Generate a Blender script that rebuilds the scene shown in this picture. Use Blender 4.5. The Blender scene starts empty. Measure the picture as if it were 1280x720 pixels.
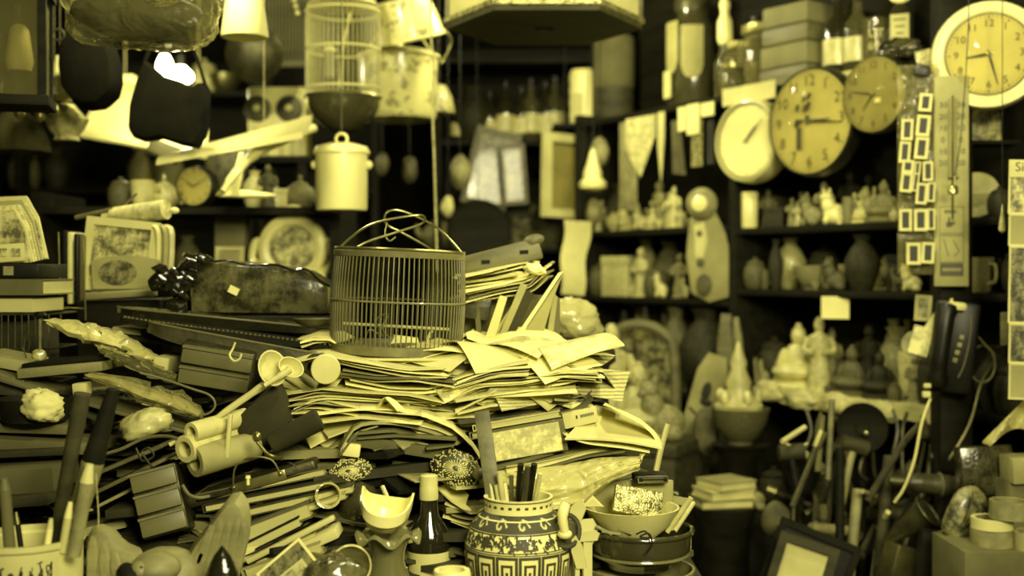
import bpy, bmesh, math, random
from mathutils import Vector, Matrix, Euler
random.seed(7)
R_ = random.Random(11)
PI = math.pi
C = bpy.context.scene.collection
SC = bpy.context.scene
# ---------------------------------------------------------------- camera
F, HY, CZ = 1470.0, 338.0, 1.37          # focal length in pixels, horizon row, eye height
cam = bpy.data.cameras.new('camera'); camo = bpy.data.objects.new('camera', cam); C.objects.link(camo)
camo.location = (0, 0, CZ); camo.rotation_euler = (PI/2, 0, 0)
cam.sensor_width = 36; cam.lens = F/1280*36; cam.shift_y = -(360-HY)/1280
cam.clip_start = .05
cam.dof.use_dof = True; cam.dof.focus_distance = 2.1; cam.dof.aperture_fstop = 2.2
SC.camera = camo
# ---------------------------------------------------------------- light
LC = (1.0, .92, .52)
w = bpy.data.worlds.new('world'); SC.world = w; w.use_nodes = True
w.node_tree.nodes['Background'].inputs[0].default_value = (*LC, 1)
w.node_tree.nodes['Background'].inputs[1].default_value = .035
def lamp(kind, loc, energy, size, rot=(0, 0, 0), sizey=None, spread=None):
    l = bpy.data.lights.new('lamp_light', kind); o = bpy.data.objects.new('lamp_light', l); C.objects.link(o)
    o.location = loc; o.rotation_euler = rot; l.energy = energy; l.color = LC
    if kind == 'AREA':
        l.size = size
        if sizey: l.shape = 'RECTANGLE'; l.size_y = sizey
        if spread: l.spread = spread
    else: l.shadow_soft_size = size
    return o
# daylight of the open shop front, high behind the camera; bare bulbs come with their pendants below
lamp('AREA', (.75, -.4, 2.25), 60, 1.0, (math.radians(66), 0, math.radians(6)), .7)
SC.view_settings.view_transform = 'Standard'; SC.view_settings.look = 'None'
SC.view_settings.exposure = .75; SC.view_settings.gamma = 1; SC.view_settings.use_curve_mapping = False
# ---------------------------------------------------------------- pixel helpers
def P(px, py, Y): return Vector(((px-640)/F*Y, Y, CZ-(py-HY)/F*Y))
def Wd(px, Y): return px*Y/F
# ---------------------------------------------------------------- materials
def tint(v): return (v, v*.955, v*.38, 1)
MATS = {}
def mat(name, v, rough=.6, metal=0., var=.22, scale=14., bump=.15, pat=None, v2=None, coat=0., spec=.5, alpha=None):
    if name in MATS: return MATS[name]
    m = bpy.data.materials.new(name); m.use_nodes = True; MATS[name] = m
    nt = m.node_tree; N = nt.nodes; L = nt.links; b = N['Principled BSDF']
    tc = N.new('ShaderNodeTexCoord')
    nz = N.new('ShaderNodeTexNoise'); nz.inputs['Scale'].default_value = scale; nz.inputs['Detail'].default_value = 5
    L.new(tc.outputs['Object'], nz.inputs['Vector'])
    cr = N.new('ShaderNodeValToRGB'); e = cr.color_ramp.elements
    lo, hi = v*(1-var), min(.95, v*(1+var))
    e[0].position, e[1].position = .32, .68
    e[0].color, e[1].color = tint(lo), tint(hi)
    src = nz.outputs['Fac']
    if pat == 'print':                     # blotchy printed picture
        cr.color_ramp.interpolation = 'LINEAR'; nz.inputs['Scale'].default_value = scale; nz.inputs['Roughness'].default_value = .75
        e[0].position, e[1].position = .42, .58; e[0].color, e[1].color = tint(v2), tint(v)
    elif pat == 'lines':                   # lines of print / page edges
        wv = N.new('ShaderNodeTexWave'); wv.bands_direction = 'Z'; wv.inputs['Scale'].default_value = scale
        wv.inputs['Distortion'].default_value = 1.5; wv.inputs['Detail'].default_value = 3; wv.inputs['Detail Scale'].default_value = 2
        L.new(tc.outputs['Object'], wv.inputs['Vector']); src = wv.outputs['Fac']
        e[0].position, e[1].position = .1, .6; e[0].color, e[1].color = tint(v2), tint(v)
    elif pat == 'floral':
        vo = N.new('ShaderNodeTexVoronoi'); vo.inputs['Scale'].default_value = scale
        mx = N.new('ShaderNodeMixRGB'); mx.inputs[0].default_value = .12
        L.new(tc.outputs['Object'], mx.inputs[1]); L.new(nz.outputs['Color'], mx.inputs[2]); L.new(mx.outputs[0], vo.inputs['Vector'])
        src = vo.outputs['Distance']; nz.inputs['Scale'].default_value = scale*1.6
        e[0].position, e[1].position = .30, .42; e[0].color, e[1].color = tint(v2), tint(v)
    elif pat == 'grain':
        mp = N.new('ShaderNodeMapping'); mp.inputs['Scale'].default_value = (.15, 1, 1)
        L.new(tc.outputs['Object'], mp.inputs['Vector']); L.new(mp.outputs[0], nz.inputs['Vector'])
    L.new(src, cr.inputs['Fac']); L.new(cr.outputs['Color'], b.inputs['Base Color'])
    b.inputs['Roughness'].default_value = rough; b.inputs['Metallic'].default_value = metal
    b.inputs['Specular IOR Level'].default_value = spec
    b.inputs['Coat Weight'].default_value = coat; b.inputs['Coat Roughness'].default_value = .08
    if bump:
        bp = N.new('ShaderNodeBump'); bp.inputs['Strength'].default_value = bump; bp.inputs['Distance'].default_value = .004
        n2 = N.new('ShaderNodeTexNoise'); n2.inputs['Scale'].default_value = scale*4; L.new(tc.outputs['Object'], n2.inputs['Vector'])
        L.new(n2.outputs['Fac'], bp.inputs['Height']); L.new(bp.outputs[0], b.inputs['Normal'])
    return m
def film(name, v=.5, clear=.7, rough=.12, scale=25., bump=.6):   # thin clear sheet: plastic film, thin glass
    m = bpy.data.materials.new(name); m.use_nodes = True; MATS[name] = m
    nt = m.node_tree; N = nt.nodes; L = nt.links
    b = N['Principled BSDF']; b.inputs['Base Color'].default_value = tint(v); b.inputs['Roughness'].default_value = rough
    b.inputs['Specular IOR Level'].default_value = .9
    tr = N.new('ShaderNodeBsdfTransparent'); tr.inputs[0].default_value = (.97, .95, .85, 1); mx = N.new('ShaderNodeMixShader')
    fr = N.new('ShaderNodeLayerWeight'); pw = N.new('ShaderNodeMath'); pw.operation = 'POWER'; pw.inputs[1].default_value = 3.5
    L.new(fr.outputs['Facing'], pw.inputs[0])
    ma = N.new('ShaderNodeMath'); ma.operation = 'MULTIPLY_ADD'; ma.inputs[1].default_value = .8; ma.inputs[2].default_value = 1-clear; ma.use_clamp = True
    if bump:
        tc = N.new('ShaderNodeTexCoord'); n2 = N.new('ShaderNodeTexNoise'); n2.inputs['Scale'].default_value = scale; n2.inputs['Distortion'].default_value = 1.2
        bp = N.new('ShaderNodeBump'); bp.inputs['Strength'].default_value = bump; bp.inputs['Distance'].default_value = .02
        L.new(tc.outputs['Object'], n2.inputs['Vector']); L.new(n2.outputs['Fac'], bp.inputs['Height'])
        L.new(bp.outputs[0], b.inputs['Normal']); L.new(bp.outputs[0], fr.inputs['Normal'])
    L.new(pw.outputs[0], ma.inputs[0]); L.new(ma.outputs[0], mx.inputs[0])
    L.new(tr.outputs[0], mx.inputs[1]); L.new(b.outputs[0], mx.inputs[2]); L.new(mx.outputs[0], N['Material Output'].inputs[0])
    return m
def glow(name, s):
    m = bpy.data.materials.new(name); m.use_nodes = True; MATS[name] = m
    b = m.node_tree.nodes['Principled BSDF']; b.inputs['Base Color'].default_value = tint(.8)
    b.inputs['Emission Color'].default_value = (*LC, 1); b.inputs['Emission Strength'].default_value = s
    return m
M = MATS
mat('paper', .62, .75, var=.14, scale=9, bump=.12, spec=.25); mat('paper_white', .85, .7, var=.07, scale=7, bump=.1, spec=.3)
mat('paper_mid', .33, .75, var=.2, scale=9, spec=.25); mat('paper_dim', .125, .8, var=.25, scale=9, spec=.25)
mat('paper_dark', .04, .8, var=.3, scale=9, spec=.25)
mat('newsprint', .55, .8, pat='lines', v2=.28, scale=60, bump=.05, spec=.2)
mat('page_edges', .62, .8, pat='lines', v2=.36, scale=160, bump=.05, spec=.2)
mat('picture', .62, .5, pat='print', v2=.10, scale=26, bump=0, coat=.3)
mat('picture_pale', .80, .5, pat='print', v2=.45, scale=34, bump=0, coat=.3)
mat('picture_dark', .26, .45, pat='print', v2=.03, scale=30, bump=0, coat=.3)
mat('foil', .65, .3, metal=.6, pat='print', v2=.12, scale=70, bump=.5)
mat('white', .88, .35, var=.05, scale=6, bump=.03, coat=.25); mat('cream', .62, .4, var=.12, scale=8, bump=.05, coat=.2)
mat('ivory', .48, .45, var=.25, scale=18, bump=.15, coat=.15); mat('stone', .24, .6, var=.4, scale=20, bump=.3)
mat('clay', .10, .55, spec=.35, var=.4, scale=20, bump=.25); mat('ash', .03, .6, spec=.25, var=.5, scale=20, bump=.25)
mat('celadon', .19, .18, var=.2, scale=10, bump=.03, coat=.8); mat('glaze_dark', .045, .16, var=.3, scale=9, bump=.03, coat=.8)
mat('bottle_glass', .014, .1, var=.3, bump=0, coat=.8); mat('black', .007, .4, spec=.35, var=.3, bump=.05); mat('black_gloss', .012, .14, var=.3, bump=.25, scale=30, coat=.6)
mat('velvet', .006, .95, var=.3, bump=.2, spec=.1); mat('cloth_dark', .035, .85, var=.35, scale=10, bump=.2, spec=.2)
mat('wood_dark', .010, .7, spec=.15, var=.45, scale=30, bump=.2, pat='grain'); mat('wood', .13, .55, var=.35, scale=34, bump=.2, pat='grain')
mat('wood_mid', .045, .65, spec=.25, var=.4, scale=30, bump=.2, pat='grain'); mat('wood_pale', .24, .55, var=.25, scale=34, bump=.15, pat='grain')
mat('brass', .30, .32, metal=.9, var=.25, scale=30, bump=.1); mat('steel', .42, .28, metal=.85, var=.2, scale=20, bump=.08)
mat('iron', .06, .45, metal=.6, var=.4, scale=25, bump=.2)
mat('bamboo', .16, .45, var=.25, scale=30, bump=.1, coat=.2); mat('bamboo_pale', .55, .5, var=.2, scale=30, bump=.1)
mat('enamel_floral', .78, .3, pat='floral', v2=.34, scale=20, bump=.02, coat=.4)
mat('floral_mid', .45, .4, pat='floral', v2=.16, scale=24, bump=.05, coat=.2)
mat('leaf_dark', .07, .2, pat='print', v2=.015, scale=28, bump=.35, coat=.5)
mat('lacquer_print', .13, .22, pat='print', v2=.025, scale=16, bump=.25, coat=.5)
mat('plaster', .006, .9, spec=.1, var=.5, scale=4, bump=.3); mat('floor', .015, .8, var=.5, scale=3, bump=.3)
mat('ink', .02, .6, var=.1, bump=0); mat('ink_soft', .05, .6, var=.1, bump=0)
mat('twine', .42, .8, var=.3, scale=60, bump=.5); mat('cardboard', .20, .8, var=.15, scale=12, bump=.1)
mat('grey_plastic', .15, .45, var=.1, scale=6, bump=.04); mat('leather', .05, .4, var=.35, scale=24, bump=.3)
mat('pearl', .5, .25, var=.5, scale=30, bump=.5, coat=.6)
film('film', .5, .88, .06, 16, 1.0); film('film_milky', .75, .42, .12, 14, 1.0); film('glass', .3, .93, .03, 5, 0); film('glass_dark', .03, .25, .06, 5, 0)
film('glass_mid', .16, .68, .05, 9, .15)
# ---------------------------------------------------------------- mesh builder
def rotm(rot): return Euler(rot, 'XYZ').to_matrix().to_4x4()
def TR(loc=(0, 0, 0), rot=(0, 0, 0)): return Matrix.Translation(Vector(loc)) @ rotm(rot)
def crom(pts, n):
    pts = [Vector(p) for p in pts]
    if len(pts) < 3: return [pts[0].lerp(pts[-1], i/n) for i in range(n+1)]
    out = []; m = len(pts)-1
    for i in range(n+1):
        u = i/n*m; k = min(int(u), m-1); t = u-k
        p0 = pts[max(k-1, 0)]; p1 = pts[k]; p2 = pts[k+1]; p3 = pts[min(k+2, m)]
        out.append(.5*((2*p1)+(p2-p0)*t+(2*p0-5*p1+4*p2-p3)*t*t+(3*p1-p0-3*p2+p3)*t*t*t))
    return out
class MB:
    def __init__(s): s.v = []; s.f = []
    def add(s, vs, fs, m=None):
        o = len(s.v)
        s.v += [tuple(m @ Vector(p)) if m is not None else tuple(p) for p in vs]
        s.f += [tuple(i+o for i in f) for f in fs]; return s
    def box(s, c=(0, 0, 0), d=(1, 1, 1), rot=(0, 0, 0), bev=0, m=None):
        x, y, z = d[0]/2, d[1]/2, d[2]/2
        mm = TR(c, rot)
        if m is not None: mm = m @ mm
        if bev <= 0:
            vs = [(a*x, b*y, e*z) for a in (-1, 1) for b in (-1, 1) for e in (-1, 1)]
            fs = [(0, 1, 3, 2), (4, 6, 7, 5), (0, 4, 5, 1), (2, 3, 7, 6), (0, 2, 6, 4), (1, 5, 7, 3)]
            return s.add(vs, fs, mm)
        bm = bmesh.new(); bmesh.ops.create_cube(bm, size=1)
        for q in bm.verts: q.co = Vector((q.co.x*d[0], q.co.y*d[1], q.co.z*d[2]))
        bmesh.ops.bevel(bm, geom=bm.edges[:], offset=bev, segments=2, affect='EDGES', profile=.5)
        bm.verts.index_update()
        s.add([q.co.copy() for q in bm.verts], [[q.index for q in f.verts] for f in bm.faces], mm); bm.free(); return s
    def lathe(s, prof, seg=24, m=None, wob=None):
        vs = []; n = len(prof)
        for i, (r, z) in enumerate(prof):
            for k in range(seg):
                a = 2*PI*k/seg; rr, zz = r, z
                if wob: rr, zz = wob(r, z, a, i)
                vs.append((rr*math.cos(a), rr*math.sin(a), zz))
        fs = [(i*seg+k, i*seg+(k+1) % seg, (i+1)*seg+(k+1) % seg, (i+1)*seg+k) for i in range(n-1) for k in range(seg)]
        if prof[0] == prof[-1]: return s.add(vs, fs, m)
        if prof[0][0] > 1e-5: fs.append(tuple(range(seg-1, -1, -1)))
        if prof[-1][0] > 1e-5: fs.append(tuple((n-1)*seg+k for k in range(seg)))
        return s.add(vs, fs, m)
    def shell(s, prof, t, seg=24, m=None, wob=None):     # open vessel: outer profile bottom to rim, wall thickness t
        inn = [(max(r-t, 0.0), z+(t if i == 0 else 0)) for i, (r, z) in enumerate(prof)]
        p = [(0, prof[0][1])]+prof+inn[::-1]+[(0, prof[0][1]+t)]
        return s.lathe(p, seg, m, wob)
    def cyl(s, a, b, r, seg=10, r2=None):
        a, b = Vector(a), Vector(b); d = b-a; q = d.to_track_quat('Z', 'Y').to_matrix().to_4x4()
        return s.lathe([(r, 0), (r if r2 is None else r2, d.length)], seg, Matrix.Translation(a) @ q)
    def tube(s, pts, r, seg=6, closed=False, n=None):
        p = crom(pts, n) if n else [Vector(q) for q in pts]
        L = len(p); up = Vector((0, 0, 1)); vs = []
        if closed and (p[0]-p[-1]).length < 1e-6: p = p[:-1]; L -= 1
        prev = None
        for i in range(L):
            a = p[(i-1) % L] if (closed or i > 0) else p[i]; b = p[(i+1) % L] if (closed or i < L-1) else p[i]
            t = (b-a).normalized() if (b-a).length > 1e-9 else Vector((0, 0, 1))
            if prev is None: x = t.orthogonal().normalized()
            else:
                x = prev-t*prev.dot(t); x = x.normalized() if x.length > 1e-6 else t.orthogonal().normalized()
            prev = x; y = t.cross(x); rr = r[min(int(i/(L-1)*(len(r)-1)+.5), len(r)-1)] if isinstance(r, (list, tuple)) else r
            for k in range(seg):
                an = 2*PI*k/seg; vs.append(p[i]+x*math.cos(an)*rr+y*math.sin(an)*rr)
        fs = [(i*seg+k, i*seg+(k+1) % seg, ((i+1) % L)*seg+(k+1) % seg, ((i+1) % L)*seg+k) for i in range(L if closed else L-1) for k in range(seg)]
        if not closed: fs += [tuple(range(seg-1, -1, -1)), tuple((L-1)*seg+k for k in range(seg))]
        return s.add(vs, fs)
    def ring(s, R, r, z=0, seg=32, ts=6, m=None):
        vs = []; fs = []
        for i in range(seg):
            a = 2*PI*i/seg
            for k in range(ts):
                b = 2*PI*k/ts; q = R+r*math.cos(b); vs.append((q*math.cos(a), q*math.sin(a), z+r*math.sin(b)))
        fs = [(i*ts+k, ((i+1) % seg)*ts+k, ((i+1) % seg)*ts+(k+1) % ts, i*ts+(k+1) % ts) for i in range(seg) for k in range(ts)]
        return s.add(vs, fs, m)
    def ell(s, c, r, seg=14, rings=9, rot=(0, 0, 0), m=None, lump=0, sd=1):
        rr = random.Random(sd); ph = [rr.uniform(0, 6) for _ in range(4)]
        pr = [(max(math.sin(PI*i/rings), 0 if i in (0, rings) else .001), -math.cos(PI*i/rings)) for i in range(rings+1)]
        mm = TR(c, rot) @ Matrix.Diagonal((*r, 1)); mm = m @ mm if m is not None else mm
        def wob(q, z, a, i):
            k = 1+lump*(math.sin(3*a+ph[0]+2*z)+.7*math.sin(5*a+ph[1]-3*z)+.6*math.sin(4*z+ph[2]))
            return q*k, z*(1+lump*math.sin(2*a+ph[3])*.5)
        return s.lathe(pr, seg, mm, wob if lump else None)
    def prism(s, poly, t, m=None):                       # polygon in x,z; faces -y; thickness t along +y
        n = len(poly); vs = [(x, 0, z) for x, z in poly]+[(x, t, z) for x, z in poly]
        fs = [tuple(range(n)), tuple(range(2*n-1, n-1, -1))]+[(i, i+n, (i+1) % n+n, (i+1) % n) for i in range(n)]
        return s.add(vs, fs, m)
    def frame(s, w_, h_, b, t, m=None):                  # picture frame in x,z centred, facing -y
        s.box((0, 0, h_/2-b/2), (w_, t, b), m=m); s.box((0, 0, -h_/2+b/2), (w_, t, b), m=m)
        s.box((-w_/2+b/2, 0, 0), (b, t, h_-2*b), m=m); s.box((w_/2-b/2, 0, 0), (b, t, h_-2*b), m=m); return s
    def surf(s, fn, nu, nv, t, m=None):                  # thick sheet: fn(u,v)->point, thickness t downwards in z
        top = [Vector(fn(i/nu, j/nv)) for j in range(nv+1) for i in range(nu+1)]
        tt = t if callable(t) else (lambda u, v: t)
        bot = [top[j*(nu+1)+i]-Vector((0, 0, tt(i/nu, j/nv))) for j in range(nv+1) for i in range(nu+1)]
        n = len(top); I = lambda i, j: j*(nu+1)+i; fs = []
        for j in range(nv):
            for i in range(nu):
                fs += [(I(i, j), I(i+1, j), I(i+1, j+1), I(i, j+1)), (n+I(i, j+1), n+I(i+1, j+1), n+I(i+1, j), n+I(i, j))]
        for i in range(nu): fs += [(I(i, 0), n+I(i, 0), n+I(i+1, 0), I(i+1, 0)), (I(i+1, nv), n+I(i+1, nv), n+I(i, nv), I(i, nv))]
        for j in range(nv): fs += [(I(0, j+1), n+I(0, j+1), n+I(0, j), I(0, j)), (I(nu, j), n+I(nu, j), n+I(nu, j+1), I(nu, j+1))]
        return s.add(top+bot, fs, m)
    def text(s, txt, size, m, t=.0006):
        cu = bpy.data.curves.new('t', 'FONT'); cu.body = txt; cu.size = size; cu.align_x = 'CENTER'; cu.align_y = 'CENTER'
        cu.resolution_u = 3; cu.fill_mode = 'FRONT'
        o = bpy.data.objects.new('t', cu); me = o.to_mesh()
        s.add([(q.co.x, 0, q.co.y) for q in me.vertices], [tuple(p.vertices) for p in me.polygons], m)
        o.to_mesh_clear(); bpy.data.objects.remove(o); bpy.data.curves.remove(cu); return s
    def mesh(s, name, ma, smooth=True, ang=40):
        me = bpy.data.meshes.new(name); me.from_pydata(s.v, [], s.f); me.validate(); me.update()
        me.materials.append(M[ma] if isinstance(ma, str) else ma)
        if smooth:
            me.shade_smooth()
            try: me.set_sharp_from_angle(angle=math.radians(ang))
            except Exception: pass
        return me
def tag(o, label=None, cat=None, group=None, kind=None):
    if label: o['label'] = label
    if cat: o['category'] = cat
    if group: o['group'] = group
    if kind: o['kind'] = kind
    return o
def thing(name, label, cat, loc=(0, 0, 0), rot=(0, 0, 0), group=None):
    o = bpy.data.objects.new(name, None); C.objects.link(o); o.empty_display_size = .02
    o.location = loc; o.rotation_euler = rot if not isinstance(rot, (int, float)) else (0, 0, rot)
    return tag(o, label, cat, group)
def part(name, mb, ma, parent, label=None, loc=(0, 0, 0), rot=(0, 0, 0), ang=40):
    o = bpy.data.objects.new(name, mb.mesh(name, ma, ang=ang) if isinstance(mb, MB) else mb); C.objects.link(o); o.parent = parent
    o.location = loc; o.rotation_euler = rot
    if label: o['label'] = label
    return o
def one(name, mb, ma, label, cat, loc=(0, 0, 0), rot=(0, 0, 0), group=None, ang=40):
    o = part(name, mb, ma, None, None, loc, rot if not isinstance(rot, (int, float)) else (0, 0, rot), ang)
    return tag(o, label, cat, group)
def struct(name, mb, ma): return tag(part(name, mb, ma, None), kind='structure')
def dup(o, loc, rot=(0, 0, 0), sc=1, label=None, group=None, ma=None, parent=None):
    c = o.copy(); C.objects.link(c); c.parent = parent
    if parent is None:
        c.location = loc; c.rotation_euler = rot if not isinstance(rot, (int, float)) else (0, 0, rot)
        c.scale = (sc, sc, sc) if isinstance(sc, (int, float)) else sc
        if label: c['label'] = label
        if group: c['group'] = group
        elif 'group' in c: del c['group']
    if ma and c.type == 'MESH':
        c.material_slots[0].link = 'OBJECT'; c.material_slots[0].material = M[ma]
    for ch in o.children: dup(ch, None, ma=(ma if ch.get('skin') else None), parent=c)
    return c
# ---------------------------------------------------------------- the room
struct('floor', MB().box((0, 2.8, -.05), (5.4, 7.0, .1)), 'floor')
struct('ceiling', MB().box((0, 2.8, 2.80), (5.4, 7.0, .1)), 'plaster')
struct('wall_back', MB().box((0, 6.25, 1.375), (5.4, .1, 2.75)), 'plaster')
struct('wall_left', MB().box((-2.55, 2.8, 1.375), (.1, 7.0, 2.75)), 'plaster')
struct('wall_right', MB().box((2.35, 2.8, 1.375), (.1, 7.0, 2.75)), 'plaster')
post = struct('trim_1', MB().box((0, 0, 1.375), (.085, .08, 2.75), bev=.004), 'wood_dark'); post.location = (1.165, 3.12, 0)
# ---------------------------------------------------------------- big oblique shelf unit on the right
DX, DY = .522, -.853                      # along the shelf front
NX, NY = .853, .522                       # into the shelf
L0 = Vector((.30, 4.72)); SA = math.atan2(DY, DX)
def sh_s(px, off=0):
    k = (px-640)/F; ox, oy = L0.x+NX*off, L0.y+NY*off
    return (k*oy-ox)/(DX-k*DY)
def sh(px, off=0):                        # world x,y on the shelf for an image column, off metres behind the front edge
    s = sh_s(px, off); return L0.x+NX*off+s*DX, L0.y+NY*off+s*DY
S0, S1, S2 = -.05, sh_s(915), sh_s(1345)
ZT, ZA, ZB, ZC = 1.97, 1.512, 1.308, .985        # top, upper, middle shelf, counter (right bay)
YA, YB, YC = 1.525, 1.268, .93                   # left bay
DEP = .30
su = thing('shelf_unit', 'dark wooden shelf unit crowded with figurines under the wall clocks', 'shelf', (L0.x, L0.y, 0), (0, 0, SA))
def board(s0, s1, z, nm='shelf', t=.022, d=DEP): part(nm, MB().box(((s0+s1)/2, d/2, z-t/2), (s1-s0, d, t), bev=.003), 'wood_dark', su)
for z in (ZA, ZB, ZC, .55): board(S1+.02, S2, z)
for z in (YA, YB, YC, .5): board(S0, S1-.02, z)
board(S0, S2, ZT, d=.34)
for s in (S0-.02, S1, S2): part('upright', MB().box((s, DEP/2, 1.0), (.035, DEP, 2.0), bev=.003), 'wood_dark', su)
part('back_panel', MB().box(((S0+S2)/2, DEP+.012, 1.3), (S2-S0, .02, 2.6)), 'wood_dark', su)
def onsh(px, z, off=.1):
    x, y = sh(px, off); return Vector((x, y, z+.0005))
# ---------------------------------------------------------------- low display bench and crates in front of it
def planked(name, label, cat, loc, w_, d_, h_, rz=0, ma='wood_dark', n=5):
    t = thing(name, label, cat, loc, (0, 0, rz))
    for i in range(n):
        part('plank', MB().box((-w_/2+(i+.5)*w_/n, 0, h_-.0125), (w_/n-.003, d_, .025), bev=.003), ma, t)
    for a in (-1, 1):
        for b in (-1, 1): part('leg', MB().box((a*(w_/2-.03), b*(d_/2-.03), (h_-.025)/2), (.05, .05, h_-.025)), ma, t)
        part('rail', MB().box((0, a*(d_/2-.03), h_-.07), (w_-.1, .025, .06)), ma, t)
    return t
bx_, by_ = 1.02, 3.12
planked('display_bench', 'low dark wooden bench under tools and picture frames', 'bench', (.88, 2.94, 0), .78, .44, .48, math.radians(-20), n=6)
# ---------------------------------------------------------------- the table under the heap
tt = thing('table', 'dark wooden table buried under heaps of papers and bric-a-brac', 'table', (-.62, 2.1, 0))
TW, TD, TH = 2.0, 1.4, .76
for i in range(7): part('plank', MB().box((0, -TD/2+(i+.5)*TD/7, TH-.0175), (TW, TD/7-.003, .035), bev=.003), 'wood_mid', tt)
for a in (-1, 1):
    for b in (-1, 1): part('leg', MB().box((a*(TW/2-.06), b*(TD/2-.06), (TH-.035)/2), (.07, .07, TH-.035)), 'wood_mid', tt)
    part('apron', MB().box((0, a*(TD/2-.06), TH-.09), (TW-.2, .03, .1)), 'wood_mid', tt)
def interp(x, tab):
    for (a, u), (b, v) in zip(tab, tab[1:]):
        if x <= b: return u+(v-u)*max(0, (x-a)/(b-a))
    return tab[-1][1]
def heap_h(x, y):
    h = interp(y, [(1.9, .80), (1.98, .88), (2.06, .98), (2.14, 1.07), (2.24, 1.15), (2.35, 1.185), (2.7, 1.19), (2.85, 1.05)])
    if x < -.42: h = min(h, interp(y, [(1.9, .80), (2.0, .90), (2.1, .985), (2.25, 1.06), (2.5, 1.14), (2.85, 1.14)]))
    if x > .08: h -= (x-.08)*1.5
    return h
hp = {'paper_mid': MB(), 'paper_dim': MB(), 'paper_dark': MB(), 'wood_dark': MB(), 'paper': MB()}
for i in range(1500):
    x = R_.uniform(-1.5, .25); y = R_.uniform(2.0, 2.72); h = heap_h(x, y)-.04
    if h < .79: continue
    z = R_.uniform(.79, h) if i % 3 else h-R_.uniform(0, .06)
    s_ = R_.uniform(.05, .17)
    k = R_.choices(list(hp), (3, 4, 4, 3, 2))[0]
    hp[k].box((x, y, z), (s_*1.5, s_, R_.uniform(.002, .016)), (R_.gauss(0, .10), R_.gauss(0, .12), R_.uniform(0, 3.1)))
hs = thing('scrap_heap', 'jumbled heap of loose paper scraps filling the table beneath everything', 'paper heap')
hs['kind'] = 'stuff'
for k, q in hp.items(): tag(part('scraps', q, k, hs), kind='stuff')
# ---------------------------------------------------------------- racks behind the table
def rack(name, label, x0, x1, y0, d_, zs, top, ma='wood_dark', back=True):
    t = thing(name, label, 'shelf', ((x0+x1)/2, y0, 0)); w_ = x1-x0
    for a in (-1, 1): part('upright', MB().box((a*(w_/2-.015), d_/2, top/2), (.03, d_, top)), ma, t)
    for z in zs: part('shelf', MB().box((0, d_/2, z-.01), (w_-.06, d_, .02)), ma, t)
    if back: part('back_panel', MB().box((0, d_+.01, top/2), (w_, .02, top)), ma, t)
    return t
rack('side_rack', 'dark open rack behind the table holding an alarm clock and cards', -1.40, -.50, 3.42, .36, (.6, 1.0, 1.335, 1.555), 1.60, back=False)
rack('back_cabinet', 'tall dark cabinet at the back of the shop behind the birdcages', -.34, .46, 5.15, .34, (.5, 1.0, 1.47, 1.94, 2.3), 2.4)
rack('far_rack', 'dark rack at the far back behind the white sloping awning', -2.3, -.62, 5.45, .40, (.7, 1.25, 1.75, 2.2), 2.4)
# ---------------------------------------------------------------- bare bulbs: far-left pair in the frame; above it, some added only as fill
def bulb(loc, energy, label, r=.03, em=30):
    x, y, z = loc
    t = thing('pendant_bulb', label, 'lamp', loc)
    part('cord', MB().cyl((0, 0, .09), (0, 0, 2.75-z), .003, 6), 'black', t)
    part('socket', MB().lathe([(.016, .04), (.018, .06), (.018, .085), (.006, .095)], 12), 'black', t)
    part('glass_bulb', MB().lathe([(0, -.04), (.02, -.034), (r, -.012), (r*.93, .01), (.016, .04)], 16), 'bulb_glow', t)
    lamp('POINT', (x, y, z-.06), energy, .04)
glow('bulb_glow', 14); glow('bulb_bright', 40)
bulb((.32, 1.9, 2.02), 11, 'bare bulb on a black cord above the paper heap')
bulb((-.62, 1.7, 2.45), 4, 'added fill bulb on a black cord above the pen pot')  # invented bulb out of view, added for light over the left heap
bulb((.66, 2.5, 2.33), 17, 'bare bulb on a black cord in front of the wall clocks')
bulb((-.05, 3.75, 2.5), 8, 'added fill bulb on a black cord behind the hanging lantern')  # invented bulb, unseen above the frame, lights the back of the shop
b1 = P(206, 82, 4.6); bulb((b1.x, b1.y, b1.z), 4.5, 'lit bare bulb above the black handbag', .032)
b2 = P(226, 95, 4.75); bulb((.2, 4.05, 2.47), 11, 'added fill bulb on a black cord before the left bay of the shelves')  # this bulb is added out of view to brighten the left shelf bay
bulb((-.78, 2.72, 2.36), 24, 'added fill bulb on a black cord above the model plane')  # no known lamp here; added out of view to whiten the plane
bulb((b2.x, b2.y, b2.z), 4.5, 'lit bare bulb beside another over the white awning', .05)
# ---------------------------------------------------------------- prototypes of shelf pieces (height 1, base at z 0)
PROTO = {}
def proto(key, name, cat):
    t = thing(name, '', cat, (0, 0, -5)); PROTO[key] = t; return t
def skin(o): o['skin'] = 1; return o
def pp(name, mb, ma, t, sk=True):
    o = part(name, mb, ma, t)
    if sk: o['skin'] = 1
    return o
t = proto('seated', 'seated_figurine', 'figurine')
pp('base', MB().lathe([(.40, 0), (.42, .05), (.36, .10), (.38, .14)], 16), 'stone', t)
b = MB(); b.ell((0, -.04, .26), (.40, .30, .15), 14, 8); b.ell((0, .03, .45), (.23, .18, .26), 14, 9); b.ell((-.24, -.02, .42), (.08, .1, .2), 8, 6, (0, .25, 0)); b.ell((.24, -.02, .42), (.08, .1, .2), 8, 6, (0, -.25, 0)); b.ell((0, -.22, .32), (.14, .08, .06), 8, 6)
pp('body', b, 'stone', t)
b = MB(); b.ell((0, .02, .80), (.115, .125, .15), 12, 9); b.ell((0, .03, .95), (.05, .05, .05), 8, 6); b.ell((0, -.11, .79), (.02, .03, .03), 6, 5); b.cyl((0, .02, .64), (0, .02, .72), .07, 8)
pp('head', b, 'stone', t)
t = proto('standing', 'standing_figurine', 'figurine')
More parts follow.
